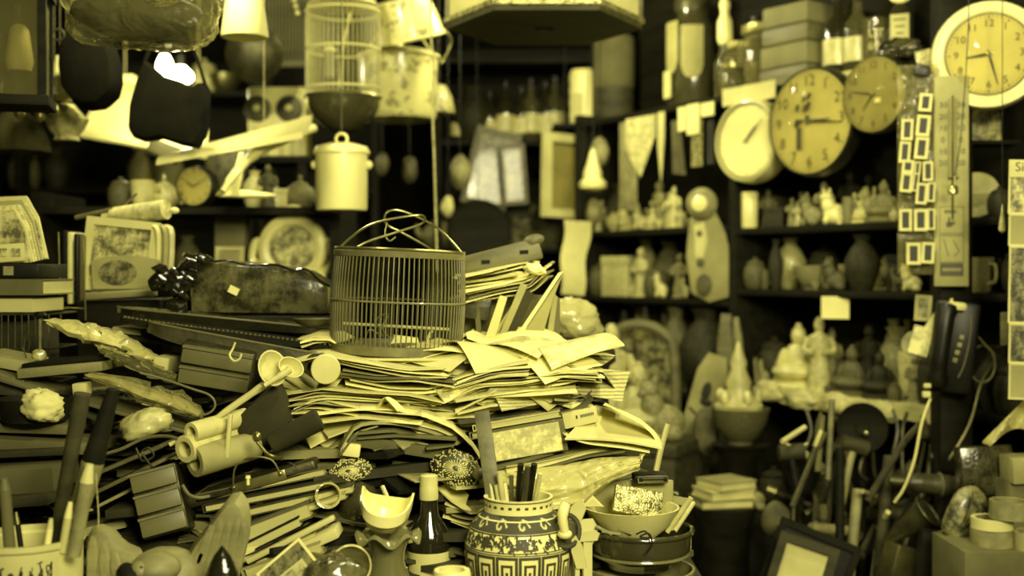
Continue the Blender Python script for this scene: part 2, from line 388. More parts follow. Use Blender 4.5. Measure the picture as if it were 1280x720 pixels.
pp('base', MB().lathe([(.19, 0), (.20, .03), (.16, .06)], 14), 'stone', t)
pp('body', MB().lathe([(.15, .06), (.17, .12), (.13, .35), (.12, .52), (.16, .68), (.15, .74), (.06, .79), (.05, .82)], 14, Matrix.Diagonal((1, .8, 1, 1))), 'stone', t)
b = MB(); b.tube([(-.15, 0, .72), (-.20, -.04, .56), (-.06, -.14, .54)], .045, 7, n=6); b.tube([(.15, 0, .72), (.20, -.04, .56), (.06, -.14, .54)], .045, 7, n=6)
pp('arms', b, 'stone', t)
b = MB(); b.ell((0, 0, .89), (.075, .085, .10), 12, 8); b.ell((0, .02, .965), (.05, .05, .04), 8, 6)
pp('head', b, 'stone', t)
t = proto('animal', 'animal_figurine', 'figurine')
b = MB(); b.ell((0, 0, .42), (.36, .17, .20), 14, 9); b.ell((-.26, 0, .5), (.15, .14, .2), 10, 7, (0, -.5, 0)); b.tube([(-.30, 0, .5), (-.38, 0, .66), (-.40, 0, .78)], [.12, .1, .1], 8, n=5)
pp('body', b, 'stone', t)
b = MB(); b.ell((-.44, 0, .84), (.13, .09, .10), 10, 7); b.ell((-.56, 0, .80), (.07, .05, .05), 8, 6); b.ell((-.38, -.07, .95), (.03, .02, .06), 6, 5); b.ell((-.38, .07, .95), (.03, .02, .06), 6, 5)
pp('head', b, 'stone', t)
for sx in (-.24, .24):
    for sy in (-.09, .09): pp('leg', MB().tube([(sx, sy, .42), (sx+.02, sy, .22), (sx, sy, .0)], [.08, .055, .06], 7, n=5), 'stone', t)
pp('tail', MB().tube([(.33, 0, .5), (.46, 0, .56), (.50, 0, .72)], [.05, .04, .02], 6, n=5), 'stone', t)
t = proto('crouch', 'animal_figurine', 'figurine')
b = MB(); b.ell((0, 0, .30), (.34, .26, .30), 14, 9, lump=.04, sd=3); b.ell((-.18, -.05, .55), (.2, .2, .28), 12, 8, (0, -.25, 0)); b.ell((-.25, -.15, .12), (.09, .16, .12), 8, 6); b.ell((.15, -.2, .14), (.17, .12, .14), 8, 6)
pp('body', b, 'stone', t)
b = MB(); b.ell((-.24, -.06, .82), (.17, .16, .15), 12, 8); b.ell((-.34, -.14, .78), (.08, .09, .07), 8, 6); b.ell((-.15, -.1, .97), (.05, .04, .08), 6, 5); b.ell((-.32, .06, .97), (.05, .04, .08), 6, 5)
pp('head', b, 'stone', t)
t = proto('teapot', 'teapot', 'teapot')
pp('body', MB().lathe([(.24, 0), (.28, .04), (.44, .25), (.46, .42), (.36, .60), (.24, .68)], 20), 'clay', t)
pp('lid', MB().lathe([(.24, .68), (.22, .73), (.08, .79), (.05, .83), (.08, .90), (.04, .96), (0, .97)], 16), 'clay', t)
pp('spout', MB().tube([(-.38, 0, .30), (-.58, 0, .42), (-.66, 0, .66)], [.12, .08, .05], 8, n=6), 'clay', t)
pp('handle', MB().tube([(.40, 0, .52), (.64, 0, .56), (.66, 0, .28), (.42, 0, .20)], .045, 7, n=10), 'clay', t)
t = proto('cup', 'cup', 'cup')
pp('body', MB().shell([(.28, 0), (.34, .06), (.40, .5), (.44, 1.0)], .03, 18), 'ivory', t)
pp('handle', MB().tube([(.39, 0, .8), (.66, 0, .78), (.66, 0, .34), (.37, 0, .26)], .05, 7, n=10), 'ivory', t)
t = proto('bowl', 'bowl', 'bowl')
pp('body', MB().shell([(.32, .07), (.50, .22), (.72, .58), (.82, 1.0)], .035, 22), 'ivory', t)
pp('foot', MB().lathe([(.34, 0), (.34, .09)], 18), 'ivory', t)
t = proto('vase', 'vase', 'vase')
pp('body', MB().shell([(.17, 0), (.19, .03), (.30, .35), (.31, .55), (.20, .76), (.12, .86), (.13, .93), (.18, 1.0)], .02, 20), 'ivory', t)
t = proto('jar', 'lidded_jar', 'jar')
pp('body', MB().lathe([(.26, 0), (.34, .1), (.38, .40), (.34, .66), (.26, .74)], 18), 'clay', t)
pp('lid', MB().lathe([(.29, .74), (.29, .80), (.16, .88), (.06, .90), (.08, .97), (0, 1.0)], 16), 'clay', t)
t = proto('bottle', 'bottle', 'bottle')
pp('glass_body', MB().lathe([(.15, 0), (.165, .02), (.165, .56), (.14, .64), (.06, .74), (.05, .92), (.06, .925)], 18), 'glass_dark', t)
pp('cap', MB().lathe([(.065, .90), (.065, 1.0), (.05, 1.0)], 14), 'black', t, False)
pp('paper_label', MB().lathe([(.166, .16), (.167, .17), (.167, .44), (.166, .45)], 18), 'cream', t, False)
t = proto('box', 'small_box', 'box')
pp('body', MB().box((0, 0, .38), (1.0, .8, .76), bev=.02), 'cardboard', t)
pp('lid', MB().box((0, 0, .88), (1.04, .84, .24), bev=.02), 'cardboard', t)
t = proto('glassjar', 'glass_jar', 'jar')
pp('glass_body', MB().shell([(.34, 0), (.38, .04), (.40, .3), (.40, .66), (.33, .78), (.30, .80), (.30, .86)], .02, 20), 'glass_mid', t)
pp('lid', MB().lathe([(.33, .86), (.34, .88), (.34, .98), (.30, 1.0)], 20), 'steel', t, False)
def put(key, loc, h, label, rz=0, ma=None, group=None, sc=None):
    p = PROTO[key]
    o = dup(p, loc, (0, 0, rz), sc or h, label, group, ma)
    return o
# ---------------------------------------------------------------- generic makers
def clock(name, label, loc, R, dep, rz, rim='cream', face='paper', hh=8.72, mm=27, bez=.18, case='cream', num=True, size=.18, tilt=0, numr=.8, hands='ink', shine=True):
    t = thing(name, label, 'clock', loc, (tilt, 0, rz))
    fm = Matrix.Rotation(PI/2, 4, 'X')              # lathe z -> -y
    Rf = R*(1-bez)
    part('case', MB().lathe([(0, -dep), (R*.90, -dep), (R*.99, -dep*.75), (R, -dep*.35), (R*.97, 0)], 48, fm), case, t)
    part('rim', MB().lathe([(R*.97, 0), (R*.96, dep*.12), (Rf+.3*(R-Rf), dep*.16), (Rf*1.03, dep*.08), (Rf, dep*.0)], 48, fm), rim, t)
    part('bezel', MB().ring(Rf*1.01, R*.018, 0, 48, 6, fm @ Matrix.Translation((0, 0, dep*.06))), 'ink', t)
    f = part('face', MB().lathe([(0, .004), (Rf, .004), (Rf, -.002)], 48, fm), face, t)
    e = -.0055
    if num:
        for i in range(1, 13):
            a = PI/2-i*PI/6
            part('numeral', MB().text(str(i), R*size*1.25, TR((Rf*numr*math.cos(a), e, Rf*numr*math.sin(a)))), 'ink', f)
    tk = MB()
    for i in range(60):
        a = i*PI/30; L = .03 if i % 5 else .06
        tk.box((Rf*(.95-L/2)*math.cos(a), e, Rf*(.95-L/2)*math.sin(a)), (Rf*L, .0006, R*(.012 if i % 5 else .022)), (0, -a, 0))
    part('minute_track', tk, 'ink_soft', f)
    def hand(nm, ang, L, w_, y):
        part(nm, MB().prism([(-w_*.6, -L*.12), (w_*.6, -L*.12), (w_, L*.25), (w_*.3, L), (-w_*.3, L), (-w_, L*.25)], .0012, TR((0, y, 0), (0, ang, 0))), hands, t)
    hand('hour_hand', hh*PI/6, Rf*.52, R*.03, -.008); hand('minute_hand', mm*PI/30, Rf*.80, R*.022, -.010)
    part('hand_cap', MB().lathe([(0, .013), (R*.04, .011), (R*.045, .004)], 12, fm), 'brass', t)
    if shine: part('glass', MB().lathe([(0, .034*R/.1), (Rf*.5, .028*R/.1), (Rf*.85, .013*R/.1+.006), (Rf, .008)], 32, fm), 'glass', t)
    return t
def pict(name, label, loc, w_, h_, b, rot, fm_='wood', im='picture', dep=.015, cat='picture', mount=None):
    t = thing(name, label, cat, loc, rot)
    part('frame', MB().frame(w_, h_, b, dep), fm_, t)
    part('picture', MB().box((0, dep*.2, 0), (w_-1.9*b, .004, h_-1.9*b)), im, t)
    if mount: part('glass_pane', MB().box((0, -.001, 0), (w_-2*b, .002, h_-2*b)), 'glass', t)
    return t
def box_px(name, label, cat, a, bq, hp_, Y, dep, ma, yaw=0, tilt=0, group=None, bev=.003):
    """solid with its front top edge from pixel a to pixel bq, hp_ pixels tall, dep metres deep"""
    A, B = P(*a, Y), P(*bq, Y); L = (B-A).length; h = Wd(hp_, Y); sl = math.atan2(B.z-A.z, B.x-A.x)
    c = (A+B)/2; rm = rotm((tilt, -sl, yaw)); o = c-(rm @ Vector((0, 0, h)))
    return o, (tilt, -sl, yaw), L, h
def slab(name, label, cat, a, b, hp_, Y, dep, ma, yaw=0, tilt=0, group=None, bev=.003):
    o, r, L, h = box_px(name, label, cat, a, b, hp_, Y, dep, ma, yaw, tilt)
    return one(name, MB().box((0, dep/2, h/2), (L, dep, h), bev=min(bev, h*.3)), ma, label, cat, o, r, group)
def book(label, a, b, hp_, Y, dep, ma='paper_dim', pages='page_edges', yaw=0, tilt=0, group=None, spine=False, name='book', cat='book'):
    o, r, L, h = box_px('', '', '', a, b, hp_, Y, dep, ma, yaw, tilt)
    t = thing(name, label, cat, o, r, group); c = min(.003, h*.16)
    part('cover', MB().box((0, dep/2, c/2), (L, dep, c)).box((0, dep/2, h-c/2), (L, dep, c)).box((-L/2+c/2, dep/2, h/2), (c, dep, h-2*c)), ma, t)
    part('pages', MB().box((c/2, dep/2, h/2), (L-c*2-.004, dep-.006, h-2*c)), pages, t)
    if spine: part('spine', MB().box((0, -.001, h/2), (L, .003, h)), ma, t)
    return t
def poly(pts, n):
    ds = [0]
    for a, b in zip(pts, pts[1:]): ds.append(ds[-1]+(b-a).length)
    out = []
    for i in range(n+1):
        d = ds[-1]*i/n; k = max(j for j in range(len(ds)-1) if ds[j] <= d+1e-9); out.append(pts[k].lerp(pts[k+1], (d-ds[k])/(ds[k+1]-ds[k])))
    return out
def leaf(pts, Y, dep, th, yaw, lift, curl, sd, nx=14):
    rr = random.Random(sd); w0 = [P(x, y, Y) for x, y in pts]; o = w0[len(w0)//2].copy()
    prof = crom([q-o for q in w0], nx) if rr.random() < .45 else poly([q-o for q in w0], nx); ph = rr.uniform(0, 6); a = rr.uniform(.001, .004); sk = rr.uniform(-.05, .05); s2 = rr.uniform(-.25, .25)
    def fn(u, v):
        q = prof[min(int(u*nx+.5), nx)]
        return (q.x+(yaw+s2*(u-.5)*2)*v*dep+.006*math.sin(7*v+ph)*(1 if u > .5 else -1)*(.3+abs(u-.5)), v*dep+(.012*math.sin(3*u+ph)+sk*(u-.5)*(1 if len(pts) > 2 else 0))*(1-v), q.z+lift*v*dep+curl*math.sin(PI*v)+a*math.sin(5*u+ph)*v)
    return o, MB().surf(fn, nx, 4, th)
def sheet(label, pts, Y, dep=.2, th=.002, ma='paper', yaw=0, lift=.05, curl=0, group=None, name='paper_sheet', cat='paper', sd=None):
    o, mb = leaf(pts, Y, dep, th, yaw, lift, curl, sd or int(pts[0][0]*7+pts[0][1]))
    return one(name, mb, ma, label, cat, o, 0, group, ang=60)
def bundle(label, pts, n, Y, dep=.2, th=.0022, gap=2.2, ma=('paper', 'paper_white'), jit=10, yaw=0, lift=.04, name='papers_bundle', cat='papers', group=None):
    """a wad of leaves; pts is the front edge of the topmost"""
    rr = random.Random(int(pts[0][0]*3+pts[0][1])); t = None
    for i in range(n):
        q = [(x+rr.uniform(-jit, jit)*(1 if k in (0, len(pts)-1) else .3), y+i*gap+rr.uniform(-.8, .8)+(rr.uniform(-.4, 1)*gap if k in (0, len(pts)-1) else 0)) for k, (x, y) in enumerate(pts)]
        o, mb = leaf(q, Y+rr.uniform(-.012, .012), dep*rr.uniform(.8, 1.1), th*rr.choice((.45, .6, 1, 1.3)), yaw, lift, 0, rr.randint(1, 9999))
        if t is None: t = thing(name, label, cat, o, 0, group); o0 = o
        part('page', mb, ma[i % len(ma)], t, None, o-o0, ang=60)
    return t
def stick(name, label, cat, a, b, Ya, Yb, r, ma, tip=None, tipm=None, tipl=.1, r2=None, group=None, seg=10):
    A, B = P(*a, Ya), P(*b, Yb)                      # a = lower end, b = upper end
    t = thing(name, label, cat, A, 0, group); d = B-A; k = d*(1-tipl)
    part('shaft', MB().cyl((0, 0, 0), k if tip else d, r, seg, r2 or r), ma, t)
    if tip: part(tip, MB().cyl(k, d, r2 or r, seg, (r2 or r)*.55), tipm, t)
    return t
def wire(name, label, cat, pts, r, ma, group=None, n=40):
    q = [P(*p) for p in pts]; o = q[0]
    return one(name, MB().tube([p-o for p in q], r, 6, n=n), ma, label, cat, o, 0, group)
from mathutils import noise as mnoise
def crumple(name, label, cat, loc, r, ma, rot=(0, 0, 0), lump=.08, sd=1, seg=40, rings=26, amp=.05, group=None):
    b = MB(); b.ell((0, 0, 0), (1, 1, 1), max(seg, 36), max(rings, 24), lump=lump*.6, sd=sd); off = Vector((sd*3.1, sd*1.7, sd*.9)); vs = []; a = max(amp, .03)*2.4
    for v in b.v:
        p = Vector(v); n1 = mnoise.noise(p*1.7+off); n2 = 1-abs(mnoise.noise(p*3.4+off))*2; n3 = 1-abs(mnoise.noise(p*7+off))*2
        k = 1+a*(1.1*n1+.8*n2+.35*n3)-a*.6; vs.append((v[0]*k*r[0], v[1]*k*r[1], max(-.75, v[2]*k)*r[2]))
    b.v = vs
    return one(name, b, ma, label, cat, loc, rot, group, ang=75)
def puff(poly, t, m=None, k=.8, mb=None):
    mb = mb or MB(); n = len(poly); cx = sum(p[0] for p in poly)/n; cz = sum(p[1] for p in poly)/n
    L = [(1, .5), (k, .08), (k, .92), ]
    ring = lambda s, y: [(cx+(x-cx)*s, y*t, cz+(z-cz)*s) for x, z in poly]
    vs = ring(k*.7, 0)+ring(k, .06)+ring(1, .5)+ring(k, .94)+ring(k*.7, 1)
    fs = [tuple(range(n)), tuple(range(5*n-1, 4*n-1, -1))]
    for j in range(4): fs += [(j*n+i, (j+1)*n+i, (j+1)*n+(i+1) % n, j*n+(i+1) % n) for i in range(n)]
    return mb.add(vs, fs, m)
def pxpoly(pts, o, Y): return [(P(x, y, Y).x-o.x, P(x, y, Y).z-o.z) for x, y in pts]
TZ = .7605
# ---- pen pot with brushes
pc = P(33, 700, 1.75); pot = thing('pen_pot', 'white glazed pen pot with inked script crammed with brushes and pens', 'pot', (pc.x, 1.75, TZ))
H = .215
part('body', MB().shell([(.072, 0), (.079, .01), (.080, H-.012), (.0835, H-.008), (.0835, H)], .006, 40), 'cream', pot)
sb = MB(); rr = random.Random(3)
for i in range(9):
    a0 = -PI/2-.55+i*.16
    for k in range(3):
        q = [(.0812*math.cos(a), .0812*math.sin(a), z) for a, z in [(a0+rr.uniform(0, .1), H-.048+rr.uniform(-.013, .014)+.0015*i) for _ in range(4)]]
        sb.tube(q, .0009, 4, n=8)
part('script', sb, 'ink', pot)
G = 'brushes and pens in the white pot'
stick('paint_brush', 'thick round brush with pale ferrule leaning in the white pen pot', 'brush', (84, 690), (142, 486), 1.74, 1.72, .012, 'wood_pale', 'handle', 'wood_dark', .44, .017, G)
stick('wooden_stick', 'long dark flat stick rising from the white pen pot', 'stick', (66, 690), (103, 492), 1.77, 1.75, .009, 'wood_mid', None, None, .1, .013, G)
stick('pen', 'fat grey pencil standing at the rim of the white pen pot', 'pen', (12, 685), (5, 598), 1.72, 1.70, .0085, 'grey_plastic', 'point', 'grey_plastic', .15, None, G)
stick('pen', 'white capped pen in the pen pot beside the brush', 'pen', (78, 690), (88, 628), 1.71, 1.70, .006, 'cream', 'cap', 'white', .3, None, G)
stick('pen', 'slim white marker in the pen pot beside the flat stick', 'pen', (58, 690), (64, 648), 1.70, 1.70, .005, 'white', 'cap', 'cream', .3, None, G)
stick('pen', 'thin dark pen in the pen pot behind the pencil', 'pen', (27, 690), (20, 640), 1.76, 1.76, .004, 'black', 'cap', 'steel', .3, None, G)
stick('pen', 'short speckled brush in the pen pot under the thick brush', 'brush', (92, 695), (112, 580), 1.70, 1.70, .010, 'stone', 'ferrule', 'cream', .2, None, G)
# ---- carved eagle with raised wings
Y = 1.80; o = P(208, 720, Y); o.z = TZ; eg = thing('carved_bird', 'carved wooden bird with both wings raised beside the pen pot', 'carving', o)
oz = P(208, 720, Y).z-TZ
b = MB(); b.ell((0, .0, oz-.005), (.062, .05, .05), 20, 12, lump=.03); b.lathe([(.06, 0), (.062, .012), (.045, .02), (.035, .05), (.045, .1)], 20)
part('body', b, 'wood_pale', eg)
wl = part('wing', puff(pxpoly([(103, 740), (104, 700), (106, 672), (113, 660), (124, 657), (136, 661), (146, 674), (158, 683), (174, 690), (182, 712), (168, 735), (140, 748)], o, Y), .045, TR((0, -.01, 0))), 'wood_pale', eg)
wr = part('wing', puff(pxpoly([(228, 700), (240, 680), (256, 660), (274, 636), (289, 618), (300, 616), (308, 626), (312, 646), (311, 668), (306, 690), (300, 715), (288, 742), (250, 748), (232, 728)], o, Y), .045, TR((0, -.012, 0))), 'wood_pale', eg)
for i, (x0, y0, x1, y1) in enumerate([(268, 655, 240, 735), (279, 646, 256, 738), (289, 645, 270, 738), (299, 645, 284, 735), (307, 650, 296, 720), (262, 680, 233, 722), (120, 668, 116, 735), (133, 675, 134, 738), (146, 686, 150, 738)]):
    a, c = P(x0, y0, Y)-o, P(x1, y1, Y)-o; d = (c-a); L = d.length; an = math.atan2(d.x, -d.z)
    part('feather', puff([(-.006, -L), (0, -L*1.04), (.006, -L), (.0085, -L*.3), (.004, 0), (-.004, 0), (-.0085, -L*.3)], .004, TR((a.x, -.0135, a.z), (0, -an, 0))), 'wood_pale', eg)
b = MB(); b.ell((P(208, 700, Y).x-o.x, -.045, P(208, 700, Y).z-o.z), (.034, .035, .024), 20, 12, lump=.03, sd=3); b.ell((P(193, 701, Y).x-o.x, -.062, P(193, 701, Y).z-o.z), (.018, .02, .016), 14, 9); hd = part('head', b, 'wood_pale', eg)
hx = P(172, 703, Y)-o
part('beak', MB().tube([(hx.x+.004, -.078, hx.z+.008), (hx.x+.016, -.088, hx.z+.0), (hx.x+.03, -.09, hx.z-.006), (hx.x+.036, -.09, hx.z-.010)], [.012, .011, .007, .002], 10, n=10), 'wood_dark', hd)
part('face_patch', MB().ell((hx.x+.004, -.066, hx.z+.0), (.014, .018, .016), 12, 8), 'wood_dark', hd)
for q in (1,): part('eye', MB().ell((hx.x+.012+q*.018, -.079+q*.002, hx.z+.012), (.0022, .002, .0022), 8, 6), 'ink', hd)
# ---- black pointed bottle
o = P(284, 700, 1.72); one('pointed_bottle', MB().lathe([(.026, 0), (.028, .01), (.028, .15), (.024, .175), (.012, .2), (0, .215)], 20, Matrix.Diagonal((1, .8, 1, 1))), 'black_gloss', 'glossy black pointed bottle against the carved wing', 'bottle', (o.x, 1.69, TZ))
# ---- celadon vase with broken cup in its mouth
Y = 1.90; o = P(485, 666, Y); hz = o.z-TZ
vs_ = thing('ruffled_vase', 'glazed vase with a fluted ruffled rim holding a broken cup', 'vase', (o.x, Y, TZ))
def ruf(r, z, a, i): return (r, z+(.008*math.sin(6*a+.3)*min(1, max(0, (r-.034)/.016)) if z > hz-.05 else 0))
part('body', MB().shell([(.034, 0), (.042, .02), (.046, .06), (.036, .11), (.026, hz-.045), (.027, hz-.03), (.034, hz-.012), (.043, hz-.001), (.050, hz-.001), (.054, hz-.007)], .003, 80, wob=ruf), 'celadon', vs_)
o = P(482, 643, Y); b = MB()
def brk(r, z, a, i): return (r, z+(-.024*max(0, -math.sin(a))**.7-.018*max(0, math.sin(a))+.008*abs(math.cos(a))**8 if i in (4, 5, 6, 7) else 0))
b.shell([(.012, -.032), (.026, -.026), (.038, -.006), (.0415, .012), (.0425, .030)], .0035, 44, wob=brk)
one('broken_cup', b, 'white', 'broken white cup with a jagged rim sitting in the ruffled vase', 'cup', (o.x, Y, o.z+.004), (math.radians(8), math.radians(8), 0))
stick('pen', 'thin white stick poking out behind the broken cup', 'stick', (492, 640), (478, 608), 1.96, 1.99, .004, 'cream')
# ---- dark sauce bottle
Y = 2.0; o = P(536, 650, Y); hh_ = P(0, 593, Y).z-TZ
bt = thing('sauce_bottle', 'dark glass bottle with pale cap and paper label beside the patterned jar', 'bottle', (o.x, Y, TZ))
part('glass_body', MB().lathe([(.034, 0), (.0375, .006), (.0375, hh_-.115), (.033, hh_-.095), (.017, hh_-.068), (.0140, hh_-.04), (.012, hh_-.01)], 28), 'bottle_glass', bt)
part('cap', MB().lathe([(.0160, hh_-.042), (.0165, hh_-.038), (.0160, hh_-.022), (.0152, hh_-.019), (.0152, hh_-.002), (.012, hh_)], 24), 'cream', bt)
lb = part('paper_label', MB().lathe([(.0378, .02), (.038, .021), (.038, hh_-.128), (.0378, hh_-.127)], 28), 'cream', bt)
b = MB()
for i in range(3):
    for k in range(4): b.tube([(.0386*math.cos(a), .0386*math.sin(a), hh_-.15-i*.018+z) for a, z in [(-1.05+k*.05+rr.uniform(0, .1), rr.uniform(-.006, .006)) for _ in range(3)]], .0008, 4, n=5)
part('print', b, 'ink', lb)
# ---- white open pot in front
o = P(565, 715, 1.72); hw = P(0, 712, 1.72).z-TZ
one('white_pot', MB().shell([(.034, 0), (.040, .03), (.036, hw*.6), (.028, hw-.012), (.0275, hw-.004), (.026, hw)], .007, 32), 'white', 'small white ceramic pot with a thick rim before the patterned jar', 'pot', (o.x, 1.72, TZ))
# ---- ginger jar with meander band
Y = 1.95; o = P(648, 640, Y); HJ = P(0, 631, Y).z-TZ
HJ = .236
JP = [(.056, 0), (.060, .006), (.074, .05), (.084, .095), (.0895, .140), (.0885, .162), (.080, .188), (.066, .206), (.0565, .213), (.0555, .222), (.0565, .232), (.0575, .236)]
gj = thing('patterned_jar', 'round porcelain jar painted with scrolls and a meander band, full of brushes', 'jar', (o.x, Y, TZ), (0, 0, .1))
part('body', MB().shell(JP, .005, 56), 'white', gj)
def jr(z):
    return interp(z, [(b_, a_) for a_, b_ in JP])+.0006
def strip(mb, pts, wd):
    for (a0, z0), (a1, z1) in zip(pts, pts[1:]):
        n = max(1, int(max(abs(a1-a0)/.06, abs(z1-z0)/.01)))
        for i in range(n):
            u, v = i/n, (i+1)/n; p = (a0+(a1-a0)*u, z0+(z1-z0)*u); q = (a0+(a1-a0)*v, z0+(z1-z0)*v)
            r = jr((p[1]+q[1])/2); da, dz = (q[0]-p[0])*r, q[1]-p[1]; L = math.hypot(da, dz) or 1; nx, nz = -dz/L*wd/2, da/L*wd/2
            ex, ez = da/L*wd*.5, dz/L*wd*.5
            cs = []
            for (aa, zz, sx, sz) in ((p[0], p[1], nx-ex, nz-ez), (q[0], q[1], nx+ex, nz+ez), (q[0], q[1], -nx+ex, -nz+ez), (p[0], p[1], -nx-ex, -nz-ez)):
                z_ = zz+sz; r_ = jr(z_); a_ = aa+sx/r_; cs.append((r_*math.cos(a_), r_*math.sin(a_), z_))
            mb.add(cs, [(3, 2, 1, 0)])
b = MB(); n = 15
for i in range(n):
    a = 2*PI*i/n; u = 2*PI/n; z0, z1 = .092, .152
    strip(b, [(a+.08*u, z0), (a+.08*u, z1), (a+.92*u, z1), (a+.92*u, z0)], .0048)
    strip(b, [(a+.30*u, z0), (a+.30*u, z1-.012), (a+.70*u, z1-.012), (a+.70*u, z0+.012), (a+.5*u, z0+.012), (a+.5*u, z1-.024)], .0042)
part('meander_band', b, 'ink_soft', gj)
b = MB(); rr = random.Random(5)
for z in (.1565, .1600, .2125, .1865, HJ-.003, .085):
    b = MB(); strip(b, [(2*PI*i/48, z) for i in range(49)], .0018); part('painted_ring', b, 'ink_soft', gj)
b = MB()
for i in range(26):
    a = 2*PI*i/26; strip(b, [(a, HJ-.0115), (a+.03, HJ-.0115)], .0042)
part('painted_dots', b, 'ink_soft', gj)
b = MB()
for i in range(12):                                  # scrolls on a dark shoulder
    a = 2*PI*i/12
    sp = [(a+(.15-.016*k)*math.cos(k*.75), .199+(.0115-.0012*k)*math.sin(k*.75)) for k in range(9)]
    b = MB(); strip(b, sp, .0030); part('shoulder_scroll', b, 'cream', gj)
b = MB()
def shr(z): return jr(z)-.0003
vs2 = []; zz = [.187+.0245*i/6 for i in range(7)]
b.lathe([(shr(z), z) for z in zz], 56)
b.f = [f for f in b.f if len(f) == 4]
part('shoulder_glaze', b, 'ink_soft', gj)
b = MB()
for i in range(420):
    a = rr.uniform(0, 2*PI); z = rr.uniform(.163, .184); k = rr.uniform(-.05, .05)
    strip(b, [(a, z), (a+k, z+rr.uniform(-.005, .005)), (a+k+rr.uniform(-.04, .04), z+rr.uniform(-.006, .006))], rr.uniform(.0014, .0036))
for i in range(8):
    a = 2*PI*i/8
    for k in range(7): strip(b, [(a+.05*math.cos(k*.9), .173+.0045*math.sin(k*.9)), (a+.07*math.cos(k*.9+.3), .173+.0075*math.sin(k*.9+.3))], .005)
part('flower_scatter', b, 'ink_soft', gj)
G = 'brushes standing in the patterned jar'
for i, (x0, x1, y1, m_, r) in enumerate([(622, 612, 600, 'bamboo_pale', .0042), (629, 620, 606, 'bamboo_pale', .004), (632, 624, 590, 'bamboo_pale', .0045), (640, 639, 594, 'bamboo', .004), (645, 651, 580, 'black', .0055), (652, 660, 583, 'leather', .005), (657, 668, 580, 'black', .0055), (663, 675, 592, 'bamboo_pale', .0042), (648, 655, 590, 'wood_mid', .0045), (637, 631, 604, 'cream', .0038), (655, 664, 588, 'wood_dark', .0045)]):
    stick('brush', {'bamboo_pale': 'pale bamboo brush handle', 'bamboo': 'tan bamboo brush handle', 'black': 'black lacquered brush handle', 'leather': 'dark brown brush handle', 'wood_mid': 'brown wooden brush handle', 'wood_dark': 'dark wooden brush handle', 'cream': 'thin white brush handle'}[m_]+' in the patterned jar', 'brush', (x0, 655), (x1, y1), Y+R_.uniform(-.02, .02), Y+R_.uniform(-.03, .03), r, m_, group=G, seg=8)
a, c = P(622, 660, 1.95), P(602, 514, 2.0)
sl_ = thing('flat_stick', 'flat wooden slat standing upright in the patterned jar', 'stick', a); d = c-a
part('slat', MB().box((d.x/2, d.y/2, d.z/2), (.026, .005, d.length), (-math.atan2(d.y, d.z), math.atan2(d.x, d.z), 0), bev=.0015), 'wood', sl_)
# ---- spoon in an oval brown ladle, porcelain scraps
o = P(707, 662, 1.92)
ld = thing('brown_ladle', 'brown glazed oval scoop leaning between jar and bowls', 'scoop', (o.x, 1.93, o.z))
part('scoop', MB().ell((0, 0, -.01), (.026, .03, .022), 18, 10, (.4, .2, 0)), 'leather', ld)
part('scoop_rim', MB().ring(.022, .004, 0, 24, 6, TR((0, -.02, .0), (1.1, .2, 0)) @ Matrix.Diagonal((1, 1.2, 1, 1))), 'wood_mid', ld)
part('foot', MB().cyl((0, .005, -.02), (.004, .006, TZ-o.z), .012, 10, .02), 'celadon', ld)
o = P(703, 648, 1.88); sp = thing('porcelain_spoon', 'short white porcelain spoon handle in the brown scoop', 'spoon', o)
part('handle', MB().tube([(.004, 0, -.022), (.0, -.004, .0), (.002, -.002, .014), (.006, .002, .022)], [.007, .008, .009, .008], 10, n=8), 'white', sp)
part('spoon_bowl', MB().ell((.004, .004, -.026), (.012, .012, .008), 12, 8), 'white', sp)
for i, (x, y, yy, r, lb_) in enumerate([(722, 638, 1.99, (.012, .012, .018), 'jagged white porcelain chip above the stacked bowls'), (735, 670, 1.93, (.018, .014, .008), 'white porcelain figure fragment beside the dark bowl'), (722, 690, 1.90, (.009, .011, .026), 'tall white porcelain fragment between jar and bowls'), (733, 662, 1.97, (.018, .014, .02), 'folded pale porcelain piece behind the scoop')]):
    o = P(x, y, yy); b = MB(); rq = random.Random(i+40)
    b.prism([(-r[0], -r[2]), (r[0]*.8, -r[2]*1.1), (r[0]*1.1, r[2]*.3), (r[0]*.4, r[2]), (-r[0]*.5, r[2]*.8), (-r[0]*1.1, r[2]*.1)], .005, TR((0, 0, 0), (rq.uniform(-.3, .1), rq.uniform(-.3, .3), rq.uniform(-.4, .4)))); b.box((0, .006, (TZ-o.z-r[2]*.6)/2), (r[0]*.8, .006, abs(TZ-o.z)-r[2]*.6))
    one('porcelain_fragment', b, 'cream', lb_, 'porcelain', o, 0, 'porcelain scraps beside the patterned jar', ang=25)
# ---- stack of bowls
Y = 2.02; xc = P(799, 0, Y).x; z = TZ
GB = 'bowls stacked beside the patterned jar'
b = MB().shell([(.05, 0), (.055, .012), (.085, .05), (.090, .075)], .005, 40); one('bowl', b, 'cream', 'cream bowl at the bottom of the stack beside the patterned jar', 'bowl', (xc-.004, Y, z), 0, GB)
b = MB().shell([(.05, 0), (.055, .012), (.088, .045), (.092, .066)], .005, 40); one('bowl', b, 'stone', 'grey bowl second from the bottom in the bowl stack', 'bowl', (xc+.003, Y, z+.034), 0, GB)
zd = P(0, 706, Y).z
db = thing('dark_bowl', 'dark glazed bowl with a rolled rim in the bowl stack', 'bowl', (xc, Y, zd-.002), 0, GB)
part('body', MB().shell([(.054, 0), (.060, .010), (.083, .024), (.0895, .036), (.0895, .060)], .005, 44), 'glaze_dark', db)
part('rim', MB().ring(.0905, .0045, .064, 44, 8), 'glaze_dark', db)
part('base_band', MB().ring(.0845, .0028, .025, 44, 8), 'celadon', db)
zt = P(0, 672, Y).z
